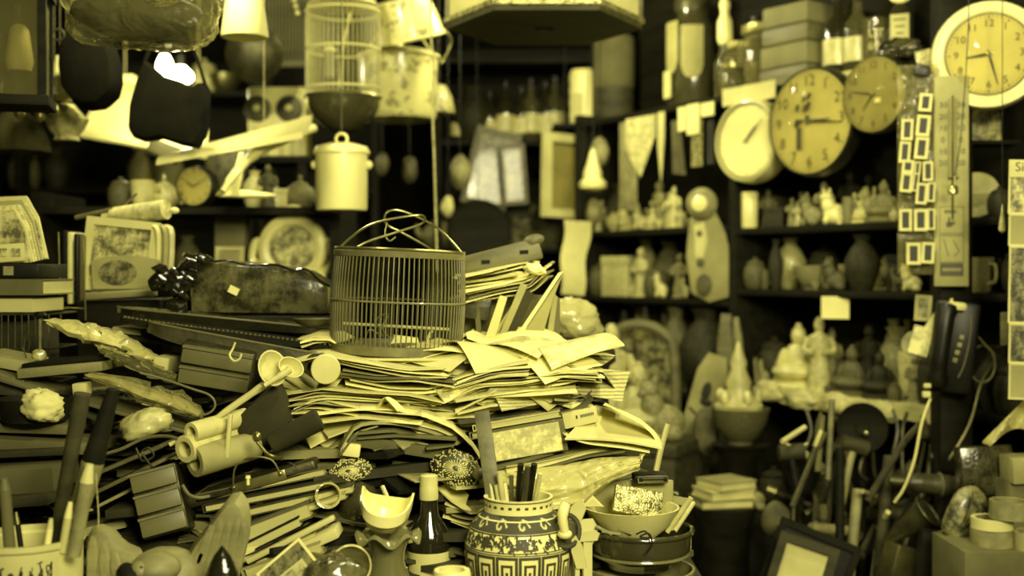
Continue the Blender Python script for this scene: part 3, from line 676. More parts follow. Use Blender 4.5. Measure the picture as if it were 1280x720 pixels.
b = MB().shell([(.036, 0), (.040, .006), (.068, .030), (.081, .056), (.0825, .058)], .004, 44)
one('bowl', b, 'paper', 'pale stoneware bowl on top of the stack holding a foil packet', 'bowl', (P(789, 0, Y).x, Y, zt-.004), 0, GB)
for i, (x0, y0, x1, y1) in enumerate([(834, 665, 864, 622), (838, 662, 858, 628), (843, 664, 867, 628)]):
    stick('chopstick', 'pale stick leaning out of the dark glazed bowl', 'stick', (x0, y0), (x1, y1), Y-.02, Y-.03+.02*i, .0045, 'bamboo_pale', group='sticks in the dark bowl')
wire('string_knot', 'dark knotted string hanging over the rim of the dark bowl', 'string', [(795, 668, 1.925), (806, 664, 1.922), (812, 672, 1.918), (800, 671, 1.92), (811, 667, 1.918), (815, 680, 1.917), (808, 692, 1.917)], .0016, 'black')
for i, (x0, y0, x1, y1) in enumerate([(745, 658, 765, 668), (772, 661, 790, 667), (752, 664, 775, 668)]):
    stick('chopstick', 'short pale sliver lying in the dark glazed bowl', 'stick', (x1, y1), (x0, y0), 1.96, 1.96, .003, 'wood_pale', group='slivers in the dark bowl')
# contents of the top bowl
slab('card', 'plain tan card standing upright in the pale bowl', 'card', (742, 600), (842, 600), 44, 2.06, .006, 'paper_mid')
fp = slab('foil_packet', 'shiny patterned foil packet standing in the pale bowl', 'packet', (770, 604), (831, 616), 34, 2.00, .012, 'foil', yaw=.1, tilt=-.25)
fc = box_px('', '', '', (790, 590), (834, 589), 13, 2.06, .03, '')
t = thing('cassette', 'small dark cassette-like case lying on the tan card', 'case', fc[0]+Vector((0, -.02, 0)), fc[1])
part('case', MB().box((0, .02, .008), (.060, .045, .016), bev=.004), 'black', t); part('label', MB().frame(.052, .011, .0015, .002, TR((.003, -.003, .008))), 'steel', t)
b = MB()
for k in range(2): b.box((.003, -.003, .0055+.0045*k), (.036, .001, .0014))
part('lettering', b, 'steel', t)
one('paper_cone', puff([(-.02, 0), (.02, 0), (0, .02)], .004), 'paper', 'pale folded paper corner standing in the pale bowl', 'paper', P(741, 634, 2.0))
# ---- dark glass jar, glass disc, snapshot
o = P(450, 660, 2.04); dj = thing('dome_jar', 'brown glass dome-topped jar behind the ruffled vase', 'jar', (o.x, 2.04, TZ)); hz = P(0, 601, 2.04).z-TZ
part('body', MB().lathe([(.040, 0), (.043, .01), (.043, hz-.085), (.038, hz-.078)], 28), 'leather', dj)
part('dome', MB().lathe([(.037, hz-.078), (.0385, hz-.06), (.036, hz-.03), (.024, hz-.008), (.0, hz)], 28), 'glaze_dark', dj)
part('collar', MB().ring(.040, .005, hz-.078, 28, 8), 'clay', dj)
o = P(438, 706, 1.86); t = thing('glass_dish', 'round clear glass dish standing on edge by the ruffled vase', 'dish', (o.x, 1.86, o.z), (1.45, 0, .15)); part('dish', MB().shell([(.016, 0), (.026, .006), (.032, .014)], .003, 30), 'glass_mid', t)
part('rim', MB().ring(.0315, .0018, .014, 30, 6), 'pearl', t)
o = P(368, 722, 1.80)
pict('snapshot', 'small dark snapshot with a white border tilted on its corner', (o.x, 1.80, o.z), .085, .085, .004, (-.25, math.radians(-40), .1), 'white', 'picture_dark', .003, 'photo')
o = P(358, 735, 1.79)
pict('snapshot', 'small snapshot with a pale frame inside the larger tilted one', (o.x+.022, 1.785, o.z+.006), .05, .06, .003, (-.25, math.radians(-38), .1), 'cream', 'picture', .003, 'photo')
crumple('brocade_pouch', 'crumpled brocade pouch lying before the books', 'pouch', P(418, 722, 1.80), (.045, .04, .035), 'lacquer_print', lump=.06, sd=8)
# ================================================================ bamboo insect cage on the paper heap
Y = 2.30; o = P(495, 440, Y); zf = 1.2085; RC = .1265; HC = .196
cg = thing('bamboo_cage', 'round dark bamboo cage with a looped wire handle on top of the papers', 'cage', (o.x, Y, zf), (0, math.radians(2.4), 0))
def cr_(z): return RC*(1.0+.035*math.sin(PI*min(1, max(0, z/HC)))-.01*z/HC)
part('floor', MB().lathe([(0, .004), (RC-.004, .004), (RC-.002, .012), (RC-.005, .016), (0, .012)], 48), 'bamboo', cg)
part('base_hoop', MB().lathe([(RC-.004, 0), (RC+.003, .002), (RC+.004, .018), (RC-.002, .02), (RC-.004, 0)], 56), 'bamboo', cg)
sl = MB().tube([(cr_(z), 0, z) for z in [HC*i/6 for i in range(7)]], .0014, 5).mesh('bar', 'bamboo')
for i in range(84):
    a = 2*PI*i/84+.01; part('bar', sl, None, cg, None, (0, 0, .0), (0, 0, a))
for z, r in ((HC*.52, .0022), (HC*.07, .002)): part('hoop', MB().ring(cr_(z)+.001, r, z, 56, 6), 'bamboo', cg)
part('top_hoop', MB().lathe([(RC-.006, HC-.010), (RC+.001, HC-.010), (RC+.003, HC), (RC-.004, HC+.003), (RC-.006, HC-.010)], 56), 'bamboo', cg)
lid = part('lid', MB().ring(RC*.99, .003, HC+.005, 56, 6), 'brass', cg)
part('lid_plate', MB().lathe([(RC*.62, HC-.0035), (RC*.62, HC-.002), (RC*.97, HC-.001), (RC*.97, HC-.0035)], 48), 'bamboo', lid)
hA = [(-.122, -.02, HC), (-.06, -.03, HC+.05), (.02, -.03, HC+.072), (.045, -.02, HC+.072), (.04, -.01, HC+.058), (-.005, -.02, HC+.04), (-.06, -.04, HC+.018), (-.085, -.06, HC+.0)]
part('handle', MB().tube(hA, .0024, 7, n=60), 'brass', cg)
hB = [(.125, -.01, HC), (.08, .0, HC+.045), (.035, .01, HC+.07), (-.01, .01, HC+.084), (-.032, .0, HC+.075), (-.03, .01, HC+.055), (.0, .02, HC+.04), (.05, .02, HC+.015), (.075, .0, HC)]
part('handle', MB().tube(hB, .0024, 7, n=60), 'brass', cg)
part('hook', MB().tube([(-.028, .0, HC+.058), (-.03, -.01, HC+.035), (-.02, -.02, HC+.022), (-.008, -.02, HC+.03)], .0016, 6, n=16), 'brass', cg)
part('perch', MB().cyl((-RC*.8, -.03, .055), (RC*.8, .01, .05), .003, 8), 'bamboo_pale', cg)
one('white_scrap', puff([(-.03, 0), (.03, .003), (.028, .014), (-.02, .02)], .03), 'paper_white', 'white scrap lying inside the bamboo cage', 'scrap', (o.x+.015, Y-.02, zf+.0165))
wire('twig', 'curled wire twig inside the bamboo cage', 'twig', [(455, 430, 2.26), (462, 412, 2.26), (478, 420, 2.27), (470, 400, 2.27), (486, 392, 2.27), (478, 410, 2.26), (490, 425, 2.25)], .0016, 'brass')
wire('twig', 'pale peg leaning inside the bamboo cage', 'peg', [(533, 428, 2.24), (536, 420, 2.24), (540, 413, 2.24)], .003, 'paper')
# ================================================================ paper heap
G1 = 'papers stacked under the bamboo cage'
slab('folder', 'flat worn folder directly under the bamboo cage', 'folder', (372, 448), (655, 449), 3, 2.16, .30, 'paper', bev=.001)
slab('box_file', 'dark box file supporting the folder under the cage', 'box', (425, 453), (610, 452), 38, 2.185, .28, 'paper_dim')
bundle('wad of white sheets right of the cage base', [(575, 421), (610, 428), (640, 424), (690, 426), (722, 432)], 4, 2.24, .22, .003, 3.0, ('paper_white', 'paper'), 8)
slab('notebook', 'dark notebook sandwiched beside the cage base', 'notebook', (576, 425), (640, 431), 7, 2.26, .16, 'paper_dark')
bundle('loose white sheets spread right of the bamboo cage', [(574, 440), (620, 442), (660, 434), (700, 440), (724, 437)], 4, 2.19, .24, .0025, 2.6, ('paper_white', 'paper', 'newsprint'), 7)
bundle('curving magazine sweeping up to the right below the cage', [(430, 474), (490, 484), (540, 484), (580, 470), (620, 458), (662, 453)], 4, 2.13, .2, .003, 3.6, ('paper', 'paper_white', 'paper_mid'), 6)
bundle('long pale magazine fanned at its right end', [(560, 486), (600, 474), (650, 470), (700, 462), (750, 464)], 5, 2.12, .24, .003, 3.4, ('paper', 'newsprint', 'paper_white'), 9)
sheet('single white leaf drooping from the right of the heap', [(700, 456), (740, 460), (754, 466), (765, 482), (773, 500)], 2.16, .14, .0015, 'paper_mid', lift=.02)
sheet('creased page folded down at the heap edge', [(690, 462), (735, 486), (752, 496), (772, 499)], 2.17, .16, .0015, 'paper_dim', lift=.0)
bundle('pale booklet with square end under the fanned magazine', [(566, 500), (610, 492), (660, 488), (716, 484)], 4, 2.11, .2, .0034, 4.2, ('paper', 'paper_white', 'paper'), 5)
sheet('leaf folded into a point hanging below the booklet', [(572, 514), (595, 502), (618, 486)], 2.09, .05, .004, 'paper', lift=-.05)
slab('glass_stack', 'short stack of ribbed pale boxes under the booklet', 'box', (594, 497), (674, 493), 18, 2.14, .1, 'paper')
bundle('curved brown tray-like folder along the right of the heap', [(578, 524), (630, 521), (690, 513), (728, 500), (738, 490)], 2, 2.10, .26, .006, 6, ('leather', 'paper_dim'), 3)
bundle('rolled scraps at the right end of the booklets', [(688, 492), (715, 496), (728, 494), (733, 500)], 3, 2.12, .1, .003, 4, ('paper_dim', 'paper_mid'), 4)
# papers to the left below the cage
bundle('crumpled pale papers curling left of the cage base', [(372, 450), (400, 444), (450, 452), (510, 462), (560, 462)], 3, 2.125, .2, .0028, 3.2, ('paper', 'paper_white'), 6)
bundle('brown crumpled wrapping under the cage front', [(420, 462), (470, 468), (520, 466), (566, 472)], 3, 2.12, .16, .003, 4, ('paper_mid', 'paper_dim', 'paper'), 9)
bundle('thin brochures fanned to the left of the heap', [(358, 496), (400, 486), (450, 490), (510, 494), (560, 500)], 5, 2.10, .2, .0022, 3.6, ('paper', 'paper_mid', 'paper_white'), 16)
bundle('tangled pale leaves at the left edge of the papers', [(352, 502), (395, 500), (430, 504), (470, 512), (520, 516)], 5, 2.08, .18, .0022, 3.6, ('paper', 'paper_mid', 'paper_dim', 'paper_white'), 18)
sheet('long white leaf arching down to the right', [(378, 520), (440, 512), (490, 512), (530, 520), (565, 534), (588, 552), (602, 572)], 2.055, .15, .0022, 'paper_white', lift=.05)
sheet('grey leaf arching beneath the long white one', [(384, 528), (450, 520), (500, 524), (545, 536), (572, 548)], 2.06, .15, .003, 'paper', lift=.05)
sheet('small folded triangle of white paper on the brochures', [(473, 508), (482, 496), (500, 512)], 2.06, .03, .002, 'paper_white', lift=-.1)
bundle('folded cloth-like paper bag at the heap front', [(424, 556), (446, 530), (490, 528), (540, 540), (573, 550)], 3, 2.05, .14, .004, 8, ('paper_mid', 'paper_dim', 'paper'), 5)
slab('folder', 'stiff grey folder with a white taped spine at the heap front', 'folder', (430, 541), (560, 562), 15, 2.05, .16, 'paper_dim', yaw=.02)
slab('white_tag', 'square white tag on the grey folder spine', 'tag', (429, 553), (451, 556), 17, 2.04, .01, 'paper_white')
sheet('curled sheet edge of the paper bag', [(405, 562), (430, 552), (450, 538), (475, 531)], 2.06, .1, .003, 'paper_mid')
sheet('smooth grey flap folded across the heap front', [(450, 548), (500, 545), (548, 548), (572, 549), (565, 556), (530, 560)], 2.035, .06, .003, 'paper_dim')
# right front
o, r, L, h = box_px('', '', '', (612, 540), (704, 524), 40, 2.07, .09, '')
t = thing('picture_box', 'cardboard box printed with a pale landscape in the paper heap', 'box', o, r)
part('box', MB().box((0, .05, h/2), (L, .09, h), bev=.002), 'paper_dim', t); part('print', MB().box((-.003, .003, h/2), (L-.012, .003, h-.006)), 'picture_pale', t)
book('slim pale book lying on the printed box', (590, 532), (700, 513), 8, 2.09, .12, 'paper')
book('slim grey book under the brown tray folder', (586, 541), (650, 530), 9, 2.10, .12, 'paper_mid')
o, r, L, h = box_px('', '', '', (702, 517), (745, 508), 20, 2.09, .12, '')
t = thing('carton', 'narrow pale carton with small print on its end', 'box', o, (r[0], r[1], .1)); part('carton', MB().box((0, .06, h/2), (L, .12, h), bev=.002), 'paper', t)
b = MB()
for k in range(9): b.box((L*(.02+.045*k), -.0006, h*.6), (.0016, .001, .005))
b.box((-L*.1, -.0006, h*.6), (.003, .001, .006)); part('print', b, 'ink_soft', t)
def flap(label, quad, Y, th, ma, zb=.0, name='envelope', cat='envelope'):
    (a, b, c, d) = quad; o = P(*a, Y)
    A, B, Cc, D = [P(x, y, Y+dy)-o for (x, y), dy in zip(quad, (0, 0, .12, .12))]
    return one(name, MB().surf(lambda u, v: (A.lerp(B, u)).lerp(D.lerp(Cc, u), v)+Vector((0, 0, .006*math.sin(PI*u))), 10, 5, th), ma, label, cat, o, 0, None, 60)
flap('large open envelope spilling over the right edge of the heap', [(706, 548), (828, 560), (812, 534), (744, 506)], 2.05, .003, 'paper')
sheet('white sheet curling over the envelope at the heap corner', [(760, 508), (790, 524), (815, 540), (828, 560)], 2.08, .06, .0015, 'paper_white')
sheet('second white sheet under the open envelope', [(702, 542), (730, 552), (780, 558), (815, 564)], 2.06, .1, .003, 'paper_white')
bundle('plastic sleeve of papers below the open envelope', [(632, 580), (680, 576), (740, 562), (785, 556)], 3, 2.06, .15, .003, 4, ('paper_mid', 'paper', 'paper_dim'), 6)
o = P(730, 590, 2.04)
def pb(u, v):
    x = interp(u, [(0, 622), (.3, 660), (.6, 730), (1, 800)]); top = interp(u, [(0, 588), (.4, 584), (.7, 572), (1, 570)]); bot = interp(u, [(0, 625), (.35, 640), (.6, 628), (.8, 600), (1, 585)])
    nn = Vector((u*3+v*2.5, v*7-u*3, 1)); q = P(x, top+(bot-top)*v, 2.06-.06*math.sin(PI*.6*v)+.014*mnoise.noise(nn)+.007*(1-2*abs(mnoise.noise(nn*1.6)))); return q-o
one('plastic_bag', MB().surf(pb, 44, 22, .002), 'film_milky', 'crinkled clear plastic bag draped over the patterned jar', 'bag', o, 0, None, 75)
def pb2(u, v):
    q = pb(u, v); return Vector((q.x+.002, q.y+.03, q.z-.004))
one('paper_bag', MB().surf(pb2, 30, 14, .003), 'paper_mid', 'tan paper bag inside the crinkled plastic', 'bag', o, 0, None, 75)
sheet('curled white tape end above the camera case', [(795, 580), (800, 576), (805, 570)], 2.05, .02, .002, 'paper')
bundle('papers sagging in folds behind the bottle', [(556, 630), (590, 640), (620, 632), (650, 618)], 4, 2.05, .1, .003, 8, ('paper', 'paper_mid', 'paper_white'), 8)
sheet('white card leaning behind the bottle neck', [(540, 606), (556, 618), (575, 630), (588, 632)], 2.055, .05, .003, 'paper_white', lift=.3)
slab('tan_card', 'blank tan card propped behind the bottle', 'card', (490, 575), (540, 580), 40, 2.10, .01, 'paper_dim', tilt=-.3)
# embroidered balls
for (x, y, w2, h2, lb) in ((439, 587, 27, 14, 'flattened embroidered ball under the grey folder'), (570, 585, 32, 22, 'embroidered ball with a burst pattern beside the landscape box')):
    o = P(x, y, 2.06); t = thing('embroidered_ball', lb, 'ball', o, (0, .35 if x > 500 else -.1, 0), 'embroidered balls in the paper heap'); r = (Wd(w2, 2.06), .035, Wd(h2, 2.06))
    part('ball', MB().ell((0, 0, 0), r, 24, 14), 'leather', t); b = MB(); q = random.Random(int(x))
    for i in range(300):
        th, ph = q.uniform(PI, 2*PI), q.uniform(.25, PI-.25)
        u = Vector((math.cos(th)*math.sin(ph), math.sin(th)*math.sin(ph), math.cos(ph))); p = Vector((u.x*r[0], u.y*r[1], u.z*r[2]))*1.01
        b.ell(p, (.0016, .0016, .0016), 6, 4)
    for i in range(26):
        a = 2*PI*i/26
        b.tube([(math.cos(a)*r[0]*k, -r[1]*math.sqrt(max(0, 1-k*k))*1.03, math.sin(a)*r[2]*k+.2*r[2]*(1-k)) for k in (.15, .3, .5)], .0009, 4)
    part('stitching', b, 'paper', t)
for i, (x, y) in enumerate(((606, 600), (598, 592))):
    one('wooden_bead', MB().ell((0, 0, 0), (.011, .011, .011), 12, 8), 'wood', 'dark wooden bead between ball and slat', 'bead', P(x, y, 2.045-.02*i), 0, 'beads beside the embroidered ball')
# ================================================================ books and folders in the left foreground stack
GK = 'books stacked in front of the heap'
for a, b, h, Y, d, m_, lb in [((244, 618), (405, 585), 10, 2.02, .16, 'paper_dim', 'dim book under the steel lid'), ((252, 632), (412, 600), 10, 2.0, .16, 'paper_dark', 'dark book with pale page edges under the steel lid'),
        ((262, 646), (440, 606), 11, 1.99, .16, 'leather', 'leather-covered book in the middle of the front stack'), ((300, 660), (430, 616), 8, 1.97, .15, 'paper_mid', 'tan booklet jutting out of the front stack'),
        ((290, 664), (384, 628), 20, 1.96, .15, 'paper_dim', 'thick grey book in the front stack'), ((296, 684), (372, 646), 14, 1.95, .15, 'wood_dark', 'thin dark book under the thick grey one'),
        ((290, 700), (392, 664), 10, 1.94, .15, 'paper_dark', 'dark folder low in the front stack'), ((300, 712), (400, 676), 16, 1.93, .15, 'paper_mid', 'pale tan folder low in the front stack'),
        ((298, 732), (412, 690), 30, 1.93, .15, 'paper_dark', 'thick dark book at the bottom of the front stack')]:
    book(lb, a, b, h, Y, d, m_, group=GK)
slab('ruler', 'long pale ruler lying aslant on the front stack', 'ruler', (306, 700), (415, 645), 7, 1.925, .02, 'cream')
slab('folded_paper', 'folded pale paper under the ruler', 'paper', (318, 704), (418, 660), 14, 1.935, .06, 'paper')
one('paper_tube', MB().shell([(.020, 0), (.020, .06), (.022, .07)], .003, 20), 'film_milky', 'clear plastic tube end poking from the front stack', 'tube', P(402, 622, 1.98)+Vector((0, .05, 0)), (PI/2-.1, 0, .2))
# steel lid with wire loop
o, r, L, h = box_px('', '', '', (232, 622), (392, 574), 16, 2.02, .1, '')
t = thing('steel_bar', 'flat steel tool bar with a wire loop handle', 'tool', o, r)
part('bar', MB().box((0, .03, h/2), (L, .06, h), bev=.006), 'iron', t); part('plate', MB().box((L*.06, -.001, h*.55), (L*.42, .004, h*.8), bev=.002), 'steel', t)
part('loop_handle', MB().tube([(-L*.13, -.006, h*.7), (-.015, -.012, h+.026), (.012, -.012, h+.036), (L*.2, -.008, h+.022), (L*.235, -.006, h*.75)], .0018, 6, n=24), 'steel', t)
for x in (-L*.13, L*.235): part('rivet', MB().ell((x, -.005, h*.7), (.004, .003, .004), 8, 6), 'steel', t)
one('white_peg', MB().lathe([(.003, 0), (.003, .01), (.005, .011), (.004, .016)], 10), 'white', 'tiny white peg on the books below the steel bar', 'peg', P(310, 606, 1.985))
# two drawered tool box
def drawerbox(label, a, b, hp_, Y, dep, n, ma='grey_plastic', yaw=0, tilt=0):
    o, r, L, h = box_px('', '', '', a, b, hp_, Y, dep, ma, yaw, tilt)
    t = thing('drawer_box', label, 'box', o, r)
    part('body', MB().box((0, dep/2+.004, h/2), (L, dep, h), bev=.003), 'iron', t)
    for i in range(n):
        z = h*(i+.5)/n; d = part('drawer', MB().box((0, .0, z), (L*.96, .012, h/n*.86), bev=.003), ma, t)
        part('lip', MB().box((0, -.007, z+h/n*.38), (L*.96, .006, .004)), ma, d)
    return t
drawerbox('grey box with two flat drawers under the long dark trays', (229, 428), (318, 444), 52, 2.14, .12, 2, yaw=.1, tilt=.12)
drawerbox('grey banded tin box tipped against the rolled tubes', (161, 592), (217, 578), 84, 1.97, .1, 3, yaw=.15, tilt=-.2)
# rolled tubes
G = 'rolled paper tubes behind the tin box'
for (x, y, r, m_, yaw, lb) in ((231, 562, 17, 'paper', .55, 'pale rolled tube with a dark hollow end'), (243, 577, 20, 'paper_mid', .75, 'wide rolled tube below the others'), (239, 541, 13, 'paper', .6, 'slim rolled tube on top of the others')):
    R0 = Wd(r, 1.98); o = P(x, y, 1.96)
    one('rolled_tube', MB().lathe([(R0*.62, 0), (R0*.98, 0), (R0, .006), (R0*.9, .12), (R0*.6, .12), (R0*.62, 0)], 24), m_, lb+' beside the tin box', 'tube', o, (-PI/2+.12, 0, -yaw), G)
def cone(u, v): return (0, 0, 0)
slab('paper_wrap', 'crumpled paper wrapping around the rolled tubes', 'paper', (254, 526), (284, 520), 40, 2.05, .05, 'paper', yaw=-.3)
one('ribbed_strip', MB().box((0, 0, 0), (.007, .01, .075), bev=.002), 'cream', 'narrow ribbed white strip beside the wrapped tubes', 'strip', P(286, 545, 1.98), (0, .08, 0))
# white ladles
for pts, c, lb, rx in (([(212, 556), (262, 528), (300, 502), (338, 476)], (338, 462), 'long white plastic ladle with an oval bowl', (16, 14)), ([(330, 482), (350, 470), (362, 462)], (361, 461), 'second white plastic ladle crossing the first', (14, 8))):
    q = [P(x, y, 1.985+i*.012) for i, (x, y) in enumerate(pts)]; o = q[0]; t = thing('plastic_ladle', lb, 'ladle', o, 0, 'white ladles on the heap')
    part('handle', MB().tube([p-o for p in q], [.004, .0045, .006, .007], 8, n=14), 'paper', t)
    e = P(*c, 2.02)-o
    part('bowl', MB().shell([(.008, -.008), (.016, -.005), (.024, .004), (.026, .009)], .0025, 22, TR(e, (1.15, 0.25, .6)) @ Matrix.Diagonal((rx[0]/15, rx[1]/11, 1, 1))), 'paper', t)
# dark cloth bag and strap, cylinder roll
o = P(330, 562, 2.03); one('cloth_bag', puff(pxpoly([(294, 540), (298, 518), (318, 500), (341, 479), (348, 482), (355, 498), (363, 528), (352, 546), (330, 562), (304, 564)], o, 2.03), .09, k=.9), 'cloth_dark', 'dark soft cloth bag under the white ladles', 'bag', o, (0, 0, .08))
one('dark_roll', MB().lathe([(.015, 0), (.018, .004), (.020, .09), (.016, .094)], 18), 'cloth_dark', 'dark padded roll lying below the cloth bag', 'roll', P(338, 556, 1.99), (0, 1.1, .2))
one('round_tube', MB().lathe([(0, -.001), (.025, -.001), (.0265, .001), (.0265, .16), (0, .16)], 30), 'paper', 'cardboard tube with a round pale end left of the cage', 'tube', P(407, 462, 2.10), (-PI/2, 0, .15))
one('dark_ring', MB().ring(.029, .004, 0, 28, 6), 'leather', 'dark leather ring around the cardboard tube', 'ring', P(399, 463, 2.13), (PI/2, 0, -.3))
stick('stick', 'short wooden stick beside the cardboard tube', 'stick', (396, 482), (368, 462), 2.09, 2.10, .006, 'wood')
wire('hook', 'pale bent wire hook hanging from the dark tray', 'hook', [(294, 428, 2.06), (291, 436, 2.06), (287, 444, 2.055), (292, 451, 2.05), (299, 449, 2.05), (302, 442, 2.05)], .002, 'cream')
# pliers-like clasp
one('brass_clasp', MB().ell((0, 0, 0), (.008, .006, .009), 10, 8).tube([(0, 0, -.008), (.02, 0, -.03), (.045, -.01, -.035)], .003, 6, n=8), 'brass', 'small brass clasp with a strap on the dark roll', 'clasp', P(321, 546, 1.96))
# ================================================================ long dark trays and lacquer package
for a, b, w2, Y, dep, m_, lb in (((134, 384), (420, 412), 11, 2.34, .12, 'black_gloss', 'long narrow black tray behind the others'), ((140, 396), (428, 434), 9, 2.24, .10, 'wood_dark', 'long dark tray with a beaded edge'), ((176, 402), (402, 444), 22, 2.18, .10, 'leather', 'long brown tray with a rounded end')):
    A, B = P(*a, Y), P(*b, Y); L = (B-A).length; s = -math.atan2(B.z-A.z, B.x-A.x); h = Wd(w2, Y); o = (A+B)/2
    t = thing('long_tray', lb, 'tray', o, (0, s, 0), 'long dark trays left of the cage')
    n = 40
    def pr(x): return min(1, math.sqrt(max(0, 1-abs(2*x/L)**6)))
    def top(u, v):
        x = -L/2+u*L; return (x, dep*(.5+(v-.5)*pr(x)), -.004*math.sin(PI*v))
    part('tray', MB().surf(top, n, 6, lambda u, v: h*(.35+.65*math.sin(PI*max(.04, min(.96, u)))**.5)), m_, t)
    e = MB()
    if 'beaded' in lb:
        for i in range(46): e.ell((-L*.46+i*L*.92/46, .002+dep*(.5-.5*pr(-L*.46+i*L*.92/46)), .001), (.0032, .0028, .0028), 6, 4)
        part('beaded_edge', e, 'brass', t)
    else:
        e.tube([(-L*.48+i*L*.96/24, dep*(.5-.5*pr(-L*.48+i*L*.96/24)), .001) for i in range(25)], .0022, 6); part('edge', e, 'wood', t)
o = P(322, 364, 2.55)
t = thing('lacquer_package', 'dark printed lacquer package tied with a glossy black bow', 'package', P(322, 394, 2.55))
pk = pxpoly([(234, 392), (232, 360), (236, 336), (256, 329), (300, 326), (350, 332), (383, 338), (402, 350), (413, 356), (414, 394)], P(322, 394, 2.55), 2.55)
part('body', puff(pk, .16, k=.95), 'lacquer_print', t)
b = MB(); q = random.Random(9)
for i in range(16):
    c = P(q.uniform(192, 240), q.uniform(338, 386), 2.53)-P(322, 394, 2.55); b.ell(c, (q.uniform(.012, .03), .02, q.uniform(.008, .022)), 9, 6, (q.uniform(-1, 1), q.uniform(-1, 1), 0), lump=.15, sd=i)
for i in range(9):
    c = P(q.uniform(230, 262), q.uniform(322, 334), 2.52)-P(322, 394, 2.55); b.ell(c, (.022, .02, .008), 9, 6, (0, q.uniform(-.6, .6), 0), lump=.15, sd=i)
part('bow', b, 'black_gloss', t)
part('trim_cord', MB().tube([P(x, y, 2.545)-P(322, 394, 2.55) for x, y in ((240, 333), (262, 328), (285, 326), (310, 331), (345, 331), (365, 338), (383, 337), (400, 351), (413, 358))], .003, 6, n=30), 'black_gloss', t)
part('price_sticker', MB().box((0, 0, 0), (.022, .002, .016), (0, .45, 0)), 'paper_white', t, None, P(292, 363, 2.54)-P(322, 394, 2.55))
slab('wood_block', 'dark flat crate under the lacquer package', 'crate', (190, 395), (416, 396), 26, 2.5, .3, 'wood_dark')
one('dark_dish', MB().shell([(.01, 0), (.03, .006), (.042, .018)], .003, 24), 'clay', 'small oval dark dish beside the bamboo cage', 'dish', P(392, 402, 2.36)-Vector((0, 0, .012)))
bundle('white papers glimpsed between trays and cage', [(376, 424), (392, 420), (410, 420), (418, 424)], 3, 2.24, .12, .003, 4, ('paper', 'paper_white'), 4)

# loose sheets lying askew in the heap
rq = random.Random(77)
for i in range(56):
    x = rq.uniform(372, 742); y = rq.uniform(432, 548); hi = (y-432)/116
    if x > 600 and y > 505: continue
    Yq = 2.20-.10*hi+rq.uniform(-.01, .02); c = P(x, y, Yq); w_, d_ = rq.uniform(.10, .2), rq.uniform(.10, .17); yaw = rq.uniform(-1.2, 1.2); dr = rq.uniform(.02, .22); sl = rq.uniform(-.14, .14); cu = rq.uniform(-.02, .02)
    def fn(u, v, w_=w_, d_=d_, yaw=yaw, dr=dr, sl=sl, cu=cu):
        lx, ly = (u-.5)*w_, v*d_-d_*.15; X = lx*math.cos(yaw)-ly*math.sin(yaw); Yy = lx*math.sin(yaw)+ly*math.cos(yaw)
        return (X, Yy, Yy*dr+X*sl+cu*math.sin(PI*u)-.6*max(0, -.01-Yy)**1.2)
    tone = rq.choices(('paper', 'paper_white', 'paper_mid', 'newsprint', 'picture_pale', 'paper_dim'), (5, 4, 2, 1, 1, 1 if y > 480 and x < 600 else 0))[0]
    lb = {'paper': 'loose cream sheet', 'paper_white': 'loose white sheet', 'paper_mid': 'loose tan sheet', 'newsprint': 'loose printed sheet', 'picture_pale': 'loose picture sheet', 'paper_dim': 'loose grey sheet'}[tone]
    one('paper_sheet', MB().surf(fn, 8, 6, rq.choice((.0012, .0016, .003))), tone, lb+' lying askew in the paper heap below the cage', 'paper', c, 0, 'loose sheets in the paper heap', 60)
# ================================================================ left side of the heap
def cord_up(t, loc, r=.0015, ma='black', x=0, y=0, z0=0): part('cord', MB().cyl((x, y, z0), (x, y, 2.75-loc.z), r, 5), ma, t)
GN = 'pile at the left end of the table'
o = P(-15, 330, 2.42)
for i in range(7):
    a = P(-45+i*2, 330, 2.42+i*.012); x1 = 42-i*3
    pl = pxpoly([(-45, 330), (38+i*.6, 328-i), (30-i, 290-i*4), (18-i*2, 262-i*4+(i % 2)*4), (-45, 270-i*5)], P(-15, 330, 2.42), 2.42)
    one('magazine', MB().prism(pl, .006), ('picture', 'paper', 'picture_pale', 'newsprint', 'paper_mid', 'picture', 'paper')[i], ('first', 'second', 'third', 'fourth', 'fifth', 'sixth', 'last')[i]+' worn magazine behind the white leaflet on the black box', 'magazine', (o.x, 2.42+i*.012, o.z), (-.04*i, 0, 0), 'magazines standing on the dark box')
slab('flat_sheet', 'white leaflet of small pictures leaning on the magazines', 'leaflet', (-40, 308), (30, 303), 23, 2.405, .004, 'paper', tilt=-.05)
b = thing('leaflet_print', 'row of tiny printed pictures on the white leaflet', 'print', P(10, 313, 2.402))
for i in range(3): part('picture', MB().box((Wd(-24+i*17, 2.4), 0, -.004), (.018, .0015, .016)), 'picture', b)
t = thing('black_box', 'flat black box with a pale sticker under the magazines', 'box', P(-5, 347, 2.4)); part('box', MB().box((0, .07, .014), (.18, .16, .028), bev=.002), 'black', t); part('sticker', MB().box((.03, -.011, .014), (.02, .002, .018)), 'stone', t)
book('thick grey book under the black box', (-60, 349), (54, 349), 20, 2.39, .17, 'paper_dim', group=GN, spine=True)
book('book with pale page edges on the wire basket', (-60, 371), (42, 371), 21, 2.37, .17, 'wood_dark', group=GN)
wb = thing('wire_basket', 'dark wire basket under the books at the table end', 'basket', P(5, 480, 2.37)); hb = P(0, 393, 2.37).z-P(0, 480, 2.37).z
for z in (0, hb*.5, hb): part('rim_wire', MB().tube([(-.1, 0, z), (.09, 0, z), (.09, .15, z), (-.1, .15, z), (-.1, 0, z)], .0022, 5), 'iron', wb)
